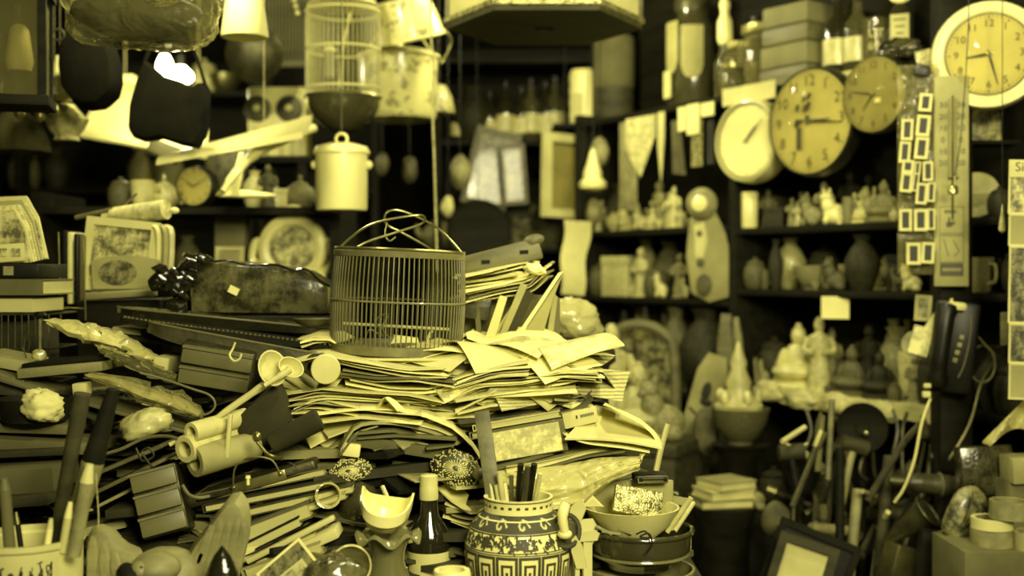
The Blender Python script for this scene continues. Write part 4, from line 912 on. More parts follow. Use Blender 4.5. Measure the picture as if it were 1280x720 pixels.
for i in range(15): part('upright_wire', MB().cyl((-.1+i*.0136, 0, 0), (-.1+i*.0136, 0, hb), .0013, 5), 'iron', wb)
slab('folded_cloth', 'dim folded cloth inside the wire basket', 'cloth', (-40, 402), (55, 400), 60, 2.42, .08, 'cloth_dark')
t = thing('jewel_stand', 'dark stand with a pearl knob beside the wire basket', 'stand', P(50, 452, 2.26)); part('rod', MB().cyl((0, 0, 0), (.0, 0, .085), .003, 8), 'wood', t)
part('pearl_knob', MB().ell((-.002, 0, .012), (.014, .012, .012), 12, 8, lump=.1), 'pearl', t); part('cap', MB().lathe([(.012, .085), (.014, .089), (.008, .096)], 12), 'black', t)
wire('earring', 'thin black wire earring hanging beside the pearl stand', 'earring', [(33, 415, 2.25), (27, 432, 2.25), (32, 440, 2.25), (38, 430, 2.25), (33, 421, 2.25), (30, 436, 2.25), (35, 452, 2.25)], .0014, 'iron')
t = slab('flat_box', 'flat box with a pale edge and dark lid beside the plastic bundle', 'box', (20, 462), (127, 452), 12, 2.16, .14, 'wood_pale')
slab('dark_board', 'dark board lying on the flat box', 'board', (26, 455), (132, 444), 6, 2.18, .14, 'wood_dark')
# plastic wrapped bundles
def wrapb(label, pts, wid, Y, inner, sd, name='wrapped_bundle', film_='film'):
    rq = random.Random(sd); q = [P(x, y, Y) for x, y in pts]; o = q[len(q)//2]; t = thing(name, label, 'bundle', o)
    ws = [Wd(w2, Y) for w2 in wid]; pp_ = crom([p-o for p in q], 24)
    def prof(k, jit, nn=18, seg=14):
        b = MB(); pq = crom([p-o for p in q], nn); n = len(pq); vs = []
        for i, p in enumerate(pq):
            r = interp(i/(n-1), [(j/(len(ws)-1), x) for j, x in enumerate(ws)])*k
            for s in range(seg):
                a = 2*PI*s/seg; r2 = r*(1+jit*2.2*mnoise.noise(Vector((i*.55+sd*3, math.cos(a)*1.6, math.sin(a)*1.6)))+rq.uniform(-jit, jit)*.35)
                vs.append((p.x+rq.uniform(-1, 1)*jit*.03, p.y+r2*1.7*math.cos(a), p.z+r2*.85*math.sin(a)*(1 if math.sin(a) > 0 else .6)))
        fs = [(i*seg+s, i*seg+(s+1) % seg, (i+1)*seg+(s+1) % seg, (i+1)*seg+s) for i in range(n-1) for s in range(seg)]+[tuple(range(seg-1, -1, -1)), tuple((n-1)*seg+s for s in range(seg))]
        return b.add(vs, fs)
    part('contents', prof(.66, .08), inner, t, ang=40); part('plastic_wrap', prof(1, .28), film_, t, ang=28); return t
wrapb('plastic-wrapped white bundle lying across the left heap', [(62, 402), (95, 414), (130, 424), (165, 436), (196, 450)], (6, 15, 17, 14, 6), 2.24, 'paper_white', 3, film_='film_milky')
wrapb('plastic-wrapped grey bundle above the fuzzy cloth', [(110, 470), (150, 480), (190, 496), (225, 506), (252, 520)], (5, 12, 17, 16, 8), 2.12, 'paper_mid', 5)
wrapb('plastic-wrapped dark bundle left of the drawer box', [(128, 438), (160, 452), (195, 466), (225, 476)], (6, 11, 13, 8), 2.17, 'cloth_dark', 6)
wire('plastic_loop', 'stiff pale plastic loop around the grey bundle', 'loop', [(175, 466, 2.1), (205, 474, 2.1), (240, 486, 2.09), (262, 494, 2.09), (269, 506, 2.09), (262, 516, 2.09), (248, 520, 2.09)], .0022, 'grey_plastic')
crumple('wool_cloth', 'fuzzy pale wool cloth crumpled under the grey bundle', 'cloth', P(183, 530, 2.07), (.045, .04, .026), 'ivory', (0, -.3, 0), .12, 12, 30, 18, .07)
t = thing('dark_basin', 'dark round basin holding a white crumpled cloth', 'basin', P(44, 532, 2.08)); part('bowl', MB().shell([(.035, 0), (.055, .01), (.064, .05)], .004, 30), 'wood_dark', t)
crumple('white_cloth', 'white crumpled cloth in the dark basin', 'cloth', P(52, 508, 2.03), (.036, .03, .030), 'paper', (0, .2, 0), .06, 21, 14, 9, .08)
slab('white_block', 'small white plastic block behind the dark basin', 'block', (89, 480), (107, 478), 16, 2.13, .03, 'paper')
GL = 'long slats and folders on the left heap'
for i, (a, b, h, Y, m_, nm, lb) in enumerate([((-30, 440), (30, 452), 14, 2.2, 'paper_mid', 'folder', 'tan folder corner at the table end'), ((-30, 462), (60, 490), 6, 2.14, 'wood', 'thin_strip', 'thin wooden slat slanting over the dark basin'),
        ((-40, 468), (30, 475), 22, 2.16, 'leather', 'folder', 'dark folder behind the dark basin'), ((-40, 528), (85, 532), 12, 2.06, 'paper_dim', 'folder', 'dim folder before the dark basin'), ((-40, 546), (118, 556), 14, 2.04, 'paper_dim', 'folder', 'long grey folder before the dark basin'),
        ((-40, 566), (88, 560), 9, 2.02, 'paper_dark', 'folder', 'dark thin folder behind the pens'), ((-40, 590), (66, 584), 32, 1.97, 'paper_dim', 'cardboard_box', 'plain box behind the pens'),
        ((-40, 626), (60, 618), 14, 1.95, 'wood_mid', 'board', 'brown board behind the pens'), ((100, 500), (240, 540), 5, 2.10, 'wood', 'thin_strip', 'long brown slat under the grey bundle'), ((60, 494), (135, 528), 6, 2.11, 'paper_dark', 'thin_strip', 'dark slat running behind the thick brush'),
        ((120, 632), (212, 586), 4, 2.0, 'paper_mid', 'thin_strip', 'thin pale strip leaning by the tin box'), ((105, 620), (205, 572), 5, 2.02, 'wood', 'thin_strip', 'brown strip leaning by the tin box'), ((96, 600), (200, 556), 5, 2.04, 'paper_dim', 'thin_strip', 'grey strip under the rolled tubes'),
        ((130, 638), (190, 632), 12, 1.98, 'paper_dark', 'folder', 'dark folder between bird and tin box'), ((192, 445), (212, 448), 22, 2.2, 'paper', 'white_card', 'pale card corner beside the drawer box'), ((140, 408), (176, 412), 12, 2.30, 'paper_mid', 'white_card', 'tan card under the brown tray'), ((126, 416), (232, 428), 6, 2.26, 'wood_dark', 'board', 'dark thin board beneath the brown tray')]):
    slab(nm, lb, nm.split('_')[-1], a, b, h, Y, .12, m_, group=GL)
wire('cable', 'brown cable looping behind the rolled tubes', 'cable', [(120, 570, 2.0), (150, 562, 2.0), (180, 548, 2.0), (205, 545, 1.99), (222, 548, 1.98)], .003, 'wood')
wire('cable', 'thin dark cable curling beside the tin box', 'cable', [(170, 560, 1.99), (178, 576, 1.98), (192, 570, 1.98), (186, 560, 1.98), (178, 566, 1.98), (190, 584, 1.97)], .002, 'iron')
wire('string', 'thin white string hanging before the thick brush', 'string', [(119, 575, 1.72), (121, 610, 1.72), (123, 640, 1.72), (123, 660, 1.72)], .0009, 'twine')
wire('cable', 'tan cord looping right of the tin box', 'cable', [(228, 606, 1.95), (236, 618, 1.95), (248, 622, 1.96), (262, 620, 1.97)], .003, 'wood')
# framed cards on a crate, rolled mat
slab('crate', 'dark crate beneath the framed cards', 'crate', (96, 376), (200, 374), 85, 2.66, .2, 'wood_dark')
slab('card_stand', 'pale bar in front of the framed cards', 'bar', (106, 366), (192, 361), 9, 2.62, .03, 'wood_pale')
o = P(150, 320, 2.70); pict('photo_frame', 'white photo frame with a figure picture on the crate', (o.x, 2.70, o.z), Wd(92, 2.7), Wd(92, 2.7), Wd(10, 2.7), (-.06, .1, 0), 'cream', 'picture', .012)
o = P(157, 361, 2.66); pl = pxpoly([(116, 361), (113, 326), (130, 321), (155, 319), (180, 321), (199, 325), (192, 361)], o, 2.66)
t = thing('fan_card', 'fan-shaped pale card with a dark oval in front of the photo frame', 'card', (o.x, 2.66, o.z), (-.05, 0, 0)); part('card', MB().prism(pl, .004), 'paper_mid', t)
part('oval_print', MB().prism([(Wd(-10+24*math.cos(a), 2.66), Wd(20+16*math.sin(a), 2.66)) for a in [2*PI*i/24 for i in range(24)]], .001, TR((0, -.0012, 0))), 'picture_dark', t)
for i, x in enumerate((196, 205, 212)): wire('cloth_strap', 'pale cloth strap drooping beside the photo frame', 'strap', [(x-14, 284+i*2, 2.72), (x, 286, 2.70), (x+2, 310, 2.70), (x, 345, 2.70)], .008, ('paper', 'paper_mid', 'ivory')[i], 'straps beside the photo frame')
for i, x in enumerate((78, 84, 92, 99)): slab('thin_book', ('dark thin book standing left of the photo frame', 'pale thin book standing left of the photo frame', 'black thin book standing left of the photo frame', 'grey thin book touching the photo frame')[i], 'book', (x, 288+i*2), (x+6, 288+i*2), 90, 2.68, .1, ('wood_dark', 'paper', 'black', 'paper_dim')[i])
for i, (x0, y0, x1, y1) in enumerate([(73, 290, 76, 400), (104, 300, 107, 400), (70, 384, 108, 386)]): wire('rack_wire', ('thin steel wire upright of the card rack', 'second steel wire upright beside the photo frame', 'horizontal steel wire of the card rack')[i], 'wire', [(x0, y0, 2.62), ((x0+x1)/2, (y0+y1)/2, 2.62), (x1, y1, 2.62)], .0018, 'steel')
A, B = P(143, 271, 2.76), P(206, 262, 2.72); d = B-A; t = thing('rolled_mat', 'tightly rolled straw mat on a stick lying on the photo frame', 'roll', A)
part('stick', MB().cyl(P(95, 272, 2.78)-A, P(142, 262, 2.75)-A, .006, 8), 'wood', t); part('tag', MB().cyl(d*-.18, d*.02, .017, 14), 'paper', t)
rm = MB()
for i in range(26): rm.ring(.0205, .0028, 0, 18, 5, Matrix.Translation(d*(i/25)) @ d.to_track_quat('Z', 'Y').to_matrix().to_4x4())
rm.cyl((0, 0, 0), d, .0195, 14); part('roll', rm, 'twine', t)
spn = MB()
for k in range(5): spn.ring(.0045+.0042*k, .0021, 0, 18, 5, Matrix.Translation(d*1.02) @ d.to_track_quat('Z', 'Y').to_matrix().to_4x4())
part('spiral_end', spn, 'bamboo_pale', t); part('knob', MB().ell(d*1.1+Vector((0.01, 0, -.004)), (.012, .01, .008), 10, 7), 'cream', t)
wire('twig', 'thin pale twig over the rolled mat', 'twig', [(157, 256, 2.75), (165, 248, 2.75), (171, 242, 2.75)], .003, 'wood')
# ================================================================ right of the cage
o, r, L, h = box_px('', '', '', (576, 318), (672, 293), 34, 2.5, .04, '')
t = thing('wooden_plank', 'weathered plank with rounded end slanting behind the cage', 'plank', o, r); part('plank', MB().box((0, .02, h/2), (L, .03, h*.82), bev=.006), 'wood', t); part('knob', MB().ell((L*.43, .02, h*.82), (.025, .02, .014), 10, 7), 'wood', t)
for i, x in enumerate((-.22, .28)): part('knot', MB().box((L*x, .0035, h*.5), (.018, .002, .008), (0, .2, 0)), 'wood_dark', t)
G = 'white bundles beside the cage'
bundle('pale bundled papers slanting up behind the cage', [(577, 344), (610, 338), (650, 328)], 6, 2.42, .16, .005, 5, ('paper', 'paper_white'), 3, group=G)
bundle('white wrapped papers slanting up with torn ends', [(580, 362), (620, 354), (660, 346), (682, 326)], 5, 2.40, .16, .004, 4.5, ('paper_white', 'paper', 'paper_mid'), 7, group=G)
crumple('white_paper_ball', 'crumpled white paper glinting on the bundles', 'paper', P(668, 337, 2.38), (.02, .02, .012), 'paper_white', (0, .2, 0), .1, 4, 12, 8, .1)
slab('dark_box', 'dark box between cage and leaning papers', 'box', (578, 362), (616, 368), 34, 2.42, .1, 'leather')
slab('support_box', 'cardboard box behind the cage under the bundles', 'box', (560, 372), (700, 372), 62, 2.47, .24, 'paper_dim')
G = 'folders leaning right of the cage'
for i, (qd, m_, lb) in enumerate([([(606, 424), (618, 424), (634, 372), (625, 369)], 'paper', 'narrow white folder leaning behind the cage'), ([(622, 424), (630, 424), (660, 356), (651, 354)], 'paper_mid', 'tan folder leaning right of the cage'),
        ([(630, 424), (640, 424), (668, 368), (658, 362)], 'paper_dark', 'dark folder leaning among the pale ones'), ([(642, 424), (648, 424), (704, 339), (698, 341)], 'paper_white', 'long white-edged folder leaning furthest right'),
        ([(648, 426), (676, 426), (692, 372), (704, 341)], 'paper_mid', 'broad tan folder leaning behind the white-edged one'), ([(596, 424), (602, 424), (598, 366), (592, 366)], 'paper_dim', 'slim grey card upright behind the cage'), ([(612, 424), (617, 424), (645, 384), (640, 381)], 'paper_white', 'white card leaning in front of the tan folder'), ([(682, 428), (690, 428), (697, 372), (692, 366)], 'paper_mid', 'short tan folder leaning at the heap edge')]):
    Yq = 2.36+.012*i; o = P(*qd[0], Yq)
    one('leaning_folder', MB().prism(pxpoly(qd, o, Yq), .008), m_, lb, 'folder', (o.x, Yq, o.z), (0, 0, -.12), G)
crumple('plastic_sack', 'crumpled clear plastic sack behind the right of the heap', 'sack', P(715, 402, 2.95), (.075, .07, .06), 'film_milky', (0, .3, 0), .1, 31, 30, 18, .06)
crumple('dark_sack', 'dark stuffed sack under the crumpled plastic', 'sack', P(716, 440, 2.98), (.10, .09, .09), 'cloth_dark', (0, .1, 0), .06, 32)
pk_ = thing('stool', 'dark stool carrying the sacks behind the heap', 'stool', (P(716, 0, 2.98).x, 2.98, 0)); zs_ = P(0, 470, 2.98).z
part('seat', MB().lathe([(.13, zs_-.03), (.135, zs_-.02), (.13, zs_)], 24), 'wood_dark', pk_)
for a in (.8, 2.4, 3.9, 5.5): part('leg', MB().cyl((.1*math.cos(a), .1*math.sin(a), zs_-.03), (.13*math.cos(a), .13*math.sin(a), 0), .014, 8), 'wood_dark', pk_)
wire('stick', 'thin pale rod leaning beside the heap edge', 'rod', [(820, 588, 2.3), (826, 560, 2.3), (834, 530, 2.3)], .006, 'cream')
# ================================================================ hanging things, upper left
# clear plastic bundle
o = P(180, 10, 2.5); t = thing('plastic_bundle', 'big clear plastic bag bundled and hung from the ceiling', 'bag', o); cord_up(t, o, .003, 'twine', 0, 0, .1)
b = MB(); b.ell((0, 0, 0), (1, 1, 1), 64, 40); vs = []
for x, y, z in b.v:
    q = Vector((x, y, z)); k = (abs(x)**4+abs(y)**3+abs(z)**4+1e-6)**-.27; n = mnoise.noise(q*2.2+Vector((4, 1, 2)))*.10+(1-abs(mnoise.noise(q*5))*2)*.035
    q = q*k*(1+n); vs.append((q.x*.152, q.y*.11, q.z*.080))
b.v = vs; part('bag', b, 'film', t, ang=80)
b = MB(); b.ell((-.02, .02, -.01), (.13, .09, .055), 20, 12, lump=.07, sd=9); part('dark_contents', b, 'cloth_dark', t)
b = MB(); b.ell((.05, -.06, .02), (.05, .03, .03), 12, 8, lump=.15, sd=4); b.ell((-.05, -.06, .04), (.04, .03, .02), 12, 8, lump=.15, sd=6); part('crumpled_wrap', b, 'foil', t)
# handbag
Y = 3.0; o = P(205, 185, Y); t = thing('handbag', 'black velvet handbag hanging by its strap', 'bag', o)
part('body', puff(pxpoly([(154, 160), (156, 130), (168, 88), (176, 72), (186, 80), (200, 92), (220, 98), (240, 108), (252, 100), (258, 110), (257, 140), (252, 170), (244, 184), (222, 180), (198, 172), (176, 176), (160, 170)], o, Y), .09, k=.9), 'velvet', t)
part('strap', MB().tube([P(176, 76, Y)-o+Vector((0, .03, 0)), P(200, 0, Y)-o+Vector((0, .04, 0)), P(205, -120, Y)-o+Vector((0, .04, 0)), Vector((0, .04, 2.75-o.z))], .005, 6, n=20), 'velvet', t)
part('strap_end', MB().tube([P(253, 104, Y)-o+Vector((0, .03, 0)), P(222, 0, Y)-o+Vector((0, .04, 0)), P(205, -120, Y)-o+Vector((0, .04, 0))], .005, 6, n=16), 'velvet', t)
slab('wooden_tray', 'ribbed pale wooden tray under the black handbag', 'tray', (190, 172), (228, 186), 18, 3.3, .08, 'wood_pale', yaw=.3)
# black hat
Y = 2.9; o = P(105, 60, Y); t = thing('black_hat', 'round black felt hat hanging beside the lantern', 'hat', o); part('crown', puff(pxpoly([(70, 110), (66, 80), (68, 50), (76, 30), (92, 22), (112, 26), (130, 44), (140, 72), (141, 100), (136, 120), (122, 133), (104, 135), (84, 128)], o, Y), .12, k=.85), 'velvet', t); cord_up(t, o, .0015, 'black', 0, .05, .0)
part('band_clasp', MB().ring(.014, .003, 0, 16, 6, TR(P(74, 44, Y)-o+Vector((0, -.004, 0)), (PI/2, 0, 0))), 'iron', t)
# framed glass lantern
Y = 2.55; o = P(24, 60, Y); t = thing('glass_lantern', 'wooden framed glass lantern hanging at the table end', 'lantern', o, (0, 0, .12)); w2, h2 = Wd(62, Y), Wd(150, Y)
for sx in (-1, 1):
    for sy in (-1, 1): part('post', MB().box((sx*w2/2, sy*w2/2, 0), (.016, .016, h2)), 'wood_dark', t)
for z in (-h2/2+.01, h2/2-.01):
    part('frame_board', MB().box((0, 0, z), (w2+.03, w2+.03, .022), bev=.003), 'wood_dark', t)
for sx, sy, rz in ((0, -1, 0), (1, 0, PI/2), (-1, 0, PI/2), (0, 1, 0)): part('pane', MB().box((0, 0, 0), (w2-.014, .003, h2-.03)), 'glass_mid', t, None, (sx*w2/2, sy*w2/2, 0), (0, 0, rz))
part('inner_lamp', MB().lathe([(.025, -.05), (.03, -.03), (.02, .04), (.012, .05)], 14), 'paper', t); cord_up(t, o, .003, 'iron', 0, 0, h2/2)
t.rotation_euler = (0, 0, .25)
# cone shade and glass shades
def hung_lathe(name, label, cat, o, prof, ma, seg=28, wob=None, pn='shade', extra=None):
    t = thing(name, label, cat, o); part(pn, MB().lathe(prof, seg, None, wob) if pn != 'shell' else MB().shell(prof, .004, seg, None, wob), ma, t)
    cord_up(t, o, .0015, 'iron', 0, 0, prof[-1][1]); return t
o = P(75, 122, 3.1); hung_lathe('cone_lampshade', 'pale enamel cone lampshade behind the black hat', 'lampshade', o, [(.065, 0), (.066, .004), (.045, .03), (.018, .09), (.012, .11)], 'cream')
def scal(r, z, a, i): return r*(1+.04*math.sin(10*a)), z
o = P(83, 176, 3.2); hung_lathe('glass_lampshade', 'scalloped glass lampshade under the black hat', 'lampshade', o, [(.035, 0), (.03, .012), (.045, .03), (.058, .058), (.050, .066), (.03, .085), (.02, .1)], 'pearl', 40, scal)
o = P(20, 190, 3.2); hung_lathe('glass_lampshade', 'bell-shaped pale glass lampshade at the shop side', 'lampshade', o, [(.09, 0), (.085, .03), (.06, .08), (.03, .11), (.02, .13)], 'glass_mid', 40, scal)
for i, (x, y, lb) in enumerate(((24, 140, 'small glinting crystal drop under the lantern'), (50, 144, 'small crystal drop between the glass lampshades'), (68, 138, 'bright crystal drop under the cone lampshade'))):
    o = P(x, y, 3.05); hung_lathe('crystal_drop', lb, 'ornament', o, [(0, -.02), (.012, -.01), (.014, .0), (.006, .02), (.002, .03)], 'steel', 10)
# corner of pleated white shade, wire blind, wok
o = P(306, 20, 3.0); hung_lathe('pleated_lampshade', 'white pleated lampshade hanging above the model plane', 'lampshade', o, [(.058, -.055), (.06, -.05), (.05, .02), (.042, .09)], 'paper', 48, lambda r, z, a, i: (r*(1+.03*math.sin(24*a)), z))
t = thing('bamboo_blind', 'hanging bamboo blind behind the small birdcage', 'blind', P(362, 80, 4.6))
for i in range(14): part('slat', MB().cyl((Wd(-28+i*4.2, 4.6), 0, 0), (Wd(-28+i*4.2, 4.6), 0, 2.75-P(362, 80, 4.6).z), .005, 6), 'wood', t)
part('rail', MB().box((0, 0, 0), (Wd(62, 4.6), .02, .02)), 'wood', t)
o = P(318, 68, 3.9); t = thing('dark_wok', 'dark round pan hanging behind the handbag', 'pan', o, (0, 0, .2)); part('pan', MB().shell([(.03, -.03), (.07, -.02), (.095, .0)], .004, 28, TR((0, 0, 0), (-PI/2+.2, 0, 0))), 'iron', t); cord_up(t, o, .002, 'black', 0, 0, .05)
t = thing('bead_chain', 'short hanging chain of pale beads by the birdcage', 'chain', P(372, 16, 3.7))
for i in range(10): part('bead', MB().ell((Wd(-i*2.2, 3.7), 0, i*.02), (.009, .009, .009), 10, 7), 'ivory', t)
part('cord', MB().cyl((Wd(-20, 3.7), 0, .19), (Wd(-20, 3.7), 0, 2.75-P(372, 16, 3.7).z), .0015, 5), 'black', t)
# small brass birdcage with dark bowl base
Y = 3.75; o = P(429, 165, Y); RB = Wd(46, Y); HB = P(0, 2, Y).z-o.z; zb = P(0, 122, Y).z-o.z
t = thing('birdcage', 'small round wire birdcage on a dark bowl base hanging from the ceiling', 'birdcage', o)
part('bowl_base', MB().lathe([(RB*.30, 0.0), (RB*.42, .01), (RB*.78, zb*.35), (RB*.98, zb*.72), (RB*1.02, zb)], 36), 'glaze_dark', t)
part('base_rim', MB().ring(RB*1.02, .005, zb, 40, 8), 'brass', t)
bm_ = MB().tube([(RB, 0, zb), (RB, 0, HB-.05), (RB*.96, 0, HB-.015), (RB*.8, 0, HB+.004), (RB*.45, 0, HB+.012), (0, 0, HB+.016)], .0015, 5).mesh('bar', 'bamboo_pale')
for i in range(48): part('bar', bm_, None, t, None, (0, 0, 0), (0, 0, 2*PI*i/48))
for z in (HB-.035, P(0, 63, Y).z-o.z, P(0, 112, Y).z-o.z): part('hoop', MB().ring(RB+.001, .0035, z, 40, 6), 'paper', t)
part('top_disc', MB().lathe([(RB*.96, HB-.014), (RB*.85, HB+.004), (0, HB+.012)], 36), 'bamboo_pale', t)
part('feeder', MB().cyl((-RB*.3, -RB*.4, P(0, 100, Y).z-o.z), (-RB*.3, -RB*.4, P(0, 68, Y).z-o.z), .017, 14), 'stone', t); part('feeder_cap', MB().ell((-RB*.3, -RB*.4, P(0, 66, Y).z-o.z), (.02, .02, .012), 12, 8), 'paper_white', t)
part('perch', MB().tube([(.0, -RB*.5, P(0, 112, Y).z-o.z), (.01, -RB*.5, P(0, 60, Y).z-o.z), (.03, -RB*.4, P(0, 20, Y).z-o.z)], .004, 6, n=10), 'paper', t)
cord_up(t, o, .003, 'iron', 0, 0, HB+.01)
# floral pots
def fpot(name, label, o, r, h, rim=True, lidm='white', ma='enamel_floral'):
    t = thing(name, label, 'pot', o); part('body', MB().shell([(r*.9, 0), (r*.97, h*.06), (r, h*.9), (r*1.02, h)], .004, 40), ma, t); part('rim', MB().ring(r*1.03, .006, h, 40, 8), 'white', t)
    part('lid', MB().lathe([(r*1.03, h+.004), (r*.8, h+.02), (r*.4, h+.032), (.02, h+.036), (.016, h+.05), (0, h+.055)], 36), lidm, t); return t
o = P(498, 150, 4.1); t = fpot('enamel_pot', 'white enamel pot printed with flowers hanging behind the birdcage', o, Wd(49, 4.1), P(0, 72, 4.1).z-o.z); cord_up(t, o, .002, 'iron', 0, 0, .27)
part('bail', MB().tube([(-Wd(49, 4.1), 0, .2), (0, 0, .37), (Wd(49, 4.1), 0, .2)], .004, 6, n=20), 'steel', t)
o = P(514, 48, 3.9); t = thing('enamel_basin', 'flowered enamel basin hanging above the flowered pot', 'basin', o, (.25, -.2, 0)); part('basin', MB().lathe([(.105, 0), (.11, .004), (.105, .05), (.085, .13), (.0, .14), (0, .13), (.08, .12), (.098, .04), (.1, 0), (.105, 0)], 40), 'enamel_floral', t); part('rim', MB().ring(.107, .006, 0, 40, 8), 'white', t); part('bail', MB().tube([(.1, 0, .02), (.13, 0, -.03), (.09, 0, -.09), (.08, 0, -.1)], .003, 6, n=14), 'brass', t); cord_up(t, o, .002, 'iron', 0, 0, .14)
o = P(548, 142, 4.3); t = thing('flowered_cap', 'small flowered shade hanging behind the white cord', 'shade', o); part('shade', MB().lathe([(.06, 0), (.062, .005), (.05, .06), (.03, .1), (0, .11)], 28), 'floral_mid', t); cord_up(t, o, .0015, 'iron', 0, 0, .11)
o = P(427, 263, 3.3); t = thing('enamel_can', 'plain white enamel can with lid and side lugs hanging under the birdcage', 'can', o); hc = P(0, 190, 3.3).z-o.z; rc = Wd(33, 3.3)
part('body', MB().lathe([(rc*.93, 0), (rc*.97, .006), (rc*.98, hc)], 40), 'white', t); part('lid', MB().lathe([(rc*1.06, hc-.006), (rc*1.07, hc), (rc*.98, hc+.014), (rc*.5, hc+.024), (0, hc+.026)], 40), 'white', t)
part('lid_loop', MB().ring(.016, .004, 0, 20, 6, TR((0, 0, hc+.036), (PI/2, 0, 0))), 'white', t)
for sx in (-1, 1): part('lug', MB().ell((sx*rc*1.04, 0, hc*.78), (.010, .008, .012), 10, 7), 'white', t)
cord_up(t, o, .0015, 'iron', 0, 0, hc+.05)
wire('cord', 'pale knotted cord hanging down behind the bamboo cage', 'cord', [(538, -250, 3.4), (538, 0, 3.4), (540, 60, 3.4), (542, 70, 3.4), (541, 140, 3.4), (543, 200, 3.4), (546, 310, 3.4), (547, 340, 3.4)], .0035, 'twine')
# hexagonal lantern
Y = 3.42; o = P(680, 44, Y); o.z = 1.37+(338-36)/F*Y; RH = .285; t = thing('hexagonal_lantern', 'large hexagonal hanging lantern seen from below with a hole in its base', 'lantern', o, (0, 0, 0))
hexr = lambda r, z, a, i: (r, z)
b = MB().lathe([(.035, 0), (RH, 0), (RH*1.0, .012), (.035, .012), (.035, 0)], 6); part('base_board', b, 'wood_mid', t)
fr_ = MB().lathe([(RH*1.0, .012), (RH*1.03, .016), (RH*1.03, .03), (RH*.98, .034)], 6); part('lace_band', fr_, 'foil', t)
for i in range(6):
    a = i*PI/3; p, q = Vector((RH*.97*math.cos(a), RH*.97*math.sin(a), 0)), Vector((RH*.97*math.cos(a+PI/3), RH*.97*math.sin(a+PI/3), 0)); c = (p+q)/2
    part('side_panel', MB().box((0, 0, .17), ((q-p).length*.94, .006, .27)), 'paper', t, None, c, (0, 0, math.atan2((q-p).y, (q-p).x))); part('corner_post', MB().cyl((p.x, p.y, .03), (p.x, p.y, .31), .012, 8), 'wood', t)
part('top_board', MB().lathe([(RH, .305), (RH, .325), (.05, .36)], 6), 'wood_mid', t); cord_up(t, o, .004, 'iron', 0, 0, .36)
# ================================================================ behind the table, left
Z1, Z2 = 1.336, 1.556
c = P(243, 236, 3.5); t = clock('alarm_clock', 'small round alarm clock with a dark case on the side rack', (c.x, 3.5, Z2+Wd(27, 3.5)), Wd(26, 3.5), .05, -.25, 'iron', 'paper', 10, 10, .1, 'black', size=.16)
for i, (k, x, h, m_, z, Yq, lb) in enumerate([('cup', 178, .085, 'white', Z2, 3.55, 'white cup on the side rack beside the alarm clock'), ('teapot', 205, .11, 'cream', Z2, 3.62, 'cream teapot on the side rack behind the alarm clock'), ('jar', 150, .10, 'clay', Z2, 3.6, 'brown lidded jar at the end of the side rack'), ('bottle', 330, .12, 'glass_mid', Z1, 3.6, 'small clear bottle on the side rack beside the cards'), ('jar', 322, .07, 'cream', Z1, 3.5, 'squat cream jar on the side rack beside the cards'), ('vase', 234, .14, 'clay', Z1, 3.6, 'brown vase on the lower side rack'), ('box', 345, .06, 'cream', Z2, 3.55, 'small white box on the side rack'), ('vase', 318, .12, 'ivory', Z2, 3.62, 'ivory vase on the side rack beside the white box'), ('standing', 335, .13, 'clay', Z2, 3.5, 'small dark standing figure on the side rack'), ('teapot', 375, .11, 'stone', Z2, 3.6, 'grey teapot on the side rack behind the white can')]):
    o = P(x, 0, Yq); put(k, (o.x, Yq, z), h, lb, R_.uniform(-.4, .4), m_)
c = P(287, 300, 3.48); t = thing('card_display', 'white printed card standing in a small holder on the side rack', 'card', (c.x, 3.48, Z1)); part('card', MB().box((0, 0, .055), (Wd(36, 3.48), .004, .10), (-.1, 0, 0)), 'paper', t); part('holder', MB().box((0, .01, .006), (Wd(38, 3.48), .03, .012)), 'wood', t)
b = MB()
for k in range(7): b.box((0, -.003-.001*k*0, .03+.01*k), (Wd(26, 3.48), .0012, .003), (-.1, 0, 0))
part('print', b, 'ink_soft', t)
slab('small_carton', 'tan carton behind the printed card on the side rack', 'box', (268, 268), (306, 268), 62, 3.6, .08, 'cardboard')
c = P(366, 308, 3.5); t = thing('ornate_mirror', 'white ornate oval frame with a dark picture on the side rack', 'frame', (c.x, 3.5, Z1+.10)); part('frame', MB().ring(.085, .02, 0, 36, 8, TR((0, 0, 0), (PI/2, 0, 0))), 'white', t); part('picture', MB().lathe([(0, 0), (.075, 0), (.075, .006)], 30, TR((0, 0, 0), (PI/2, 0, 0))), 'picture', t)
part('crest', MB().ell((0, 0, .11), (.03, .015, .02), 12, 8, lump=.1), 'white', t); part('foot_bar', MB().box((0, .0, -.085), (.2, .03, .022), bev=.005), 'white', t)
for sx in (-1, 1): part('scroll', MB().tube([(sx*.08, 0, -.08), (sx*.12, 0, -.04), (sx*.11, 0, .02), (sx*.085, 0, .01)], .012, 8, n=12), 'white', t)
# white model aeroplane
Y = 3.2; o = P(300, 190, Y); t = thing('model_plane', 'white model aeroplane hanging with wing and tail above the side rack', 'model plane', o)
A, B = P(198, 198, Y-.1)-o, P(384, 154, Y+.25)-o
def wg(u, v): 
    p = A.lerp(B, u); w_ = .03+.10*u; return (p.x, p.y+(v-.5)*w_*1.3, p.z+(v-.5)*w_*.55+.004*math.sin(PI*v))
part('wing', MB().surf(wg, 16, 6, lambda u, v: .012+.02*u*math.sin(PI*max(.1, min(.9, v)))), 'white', t)
part('fuselage', MB().tube([P(392, 160, Y+.4)-o, P(330, 185, Y+.2)-o, P(296, 215, Y+.0)-o, P(278, 240, Y-.08)-o], [.014, .016, .012, .008], 12, n=20), 'cream', t)
part('tail_fin', puff(pxpoly([(268, 244), (290, 220), (298, 190), (304, 190), (302, 222), (298, 240)], o, Y), .012), 'white', t)
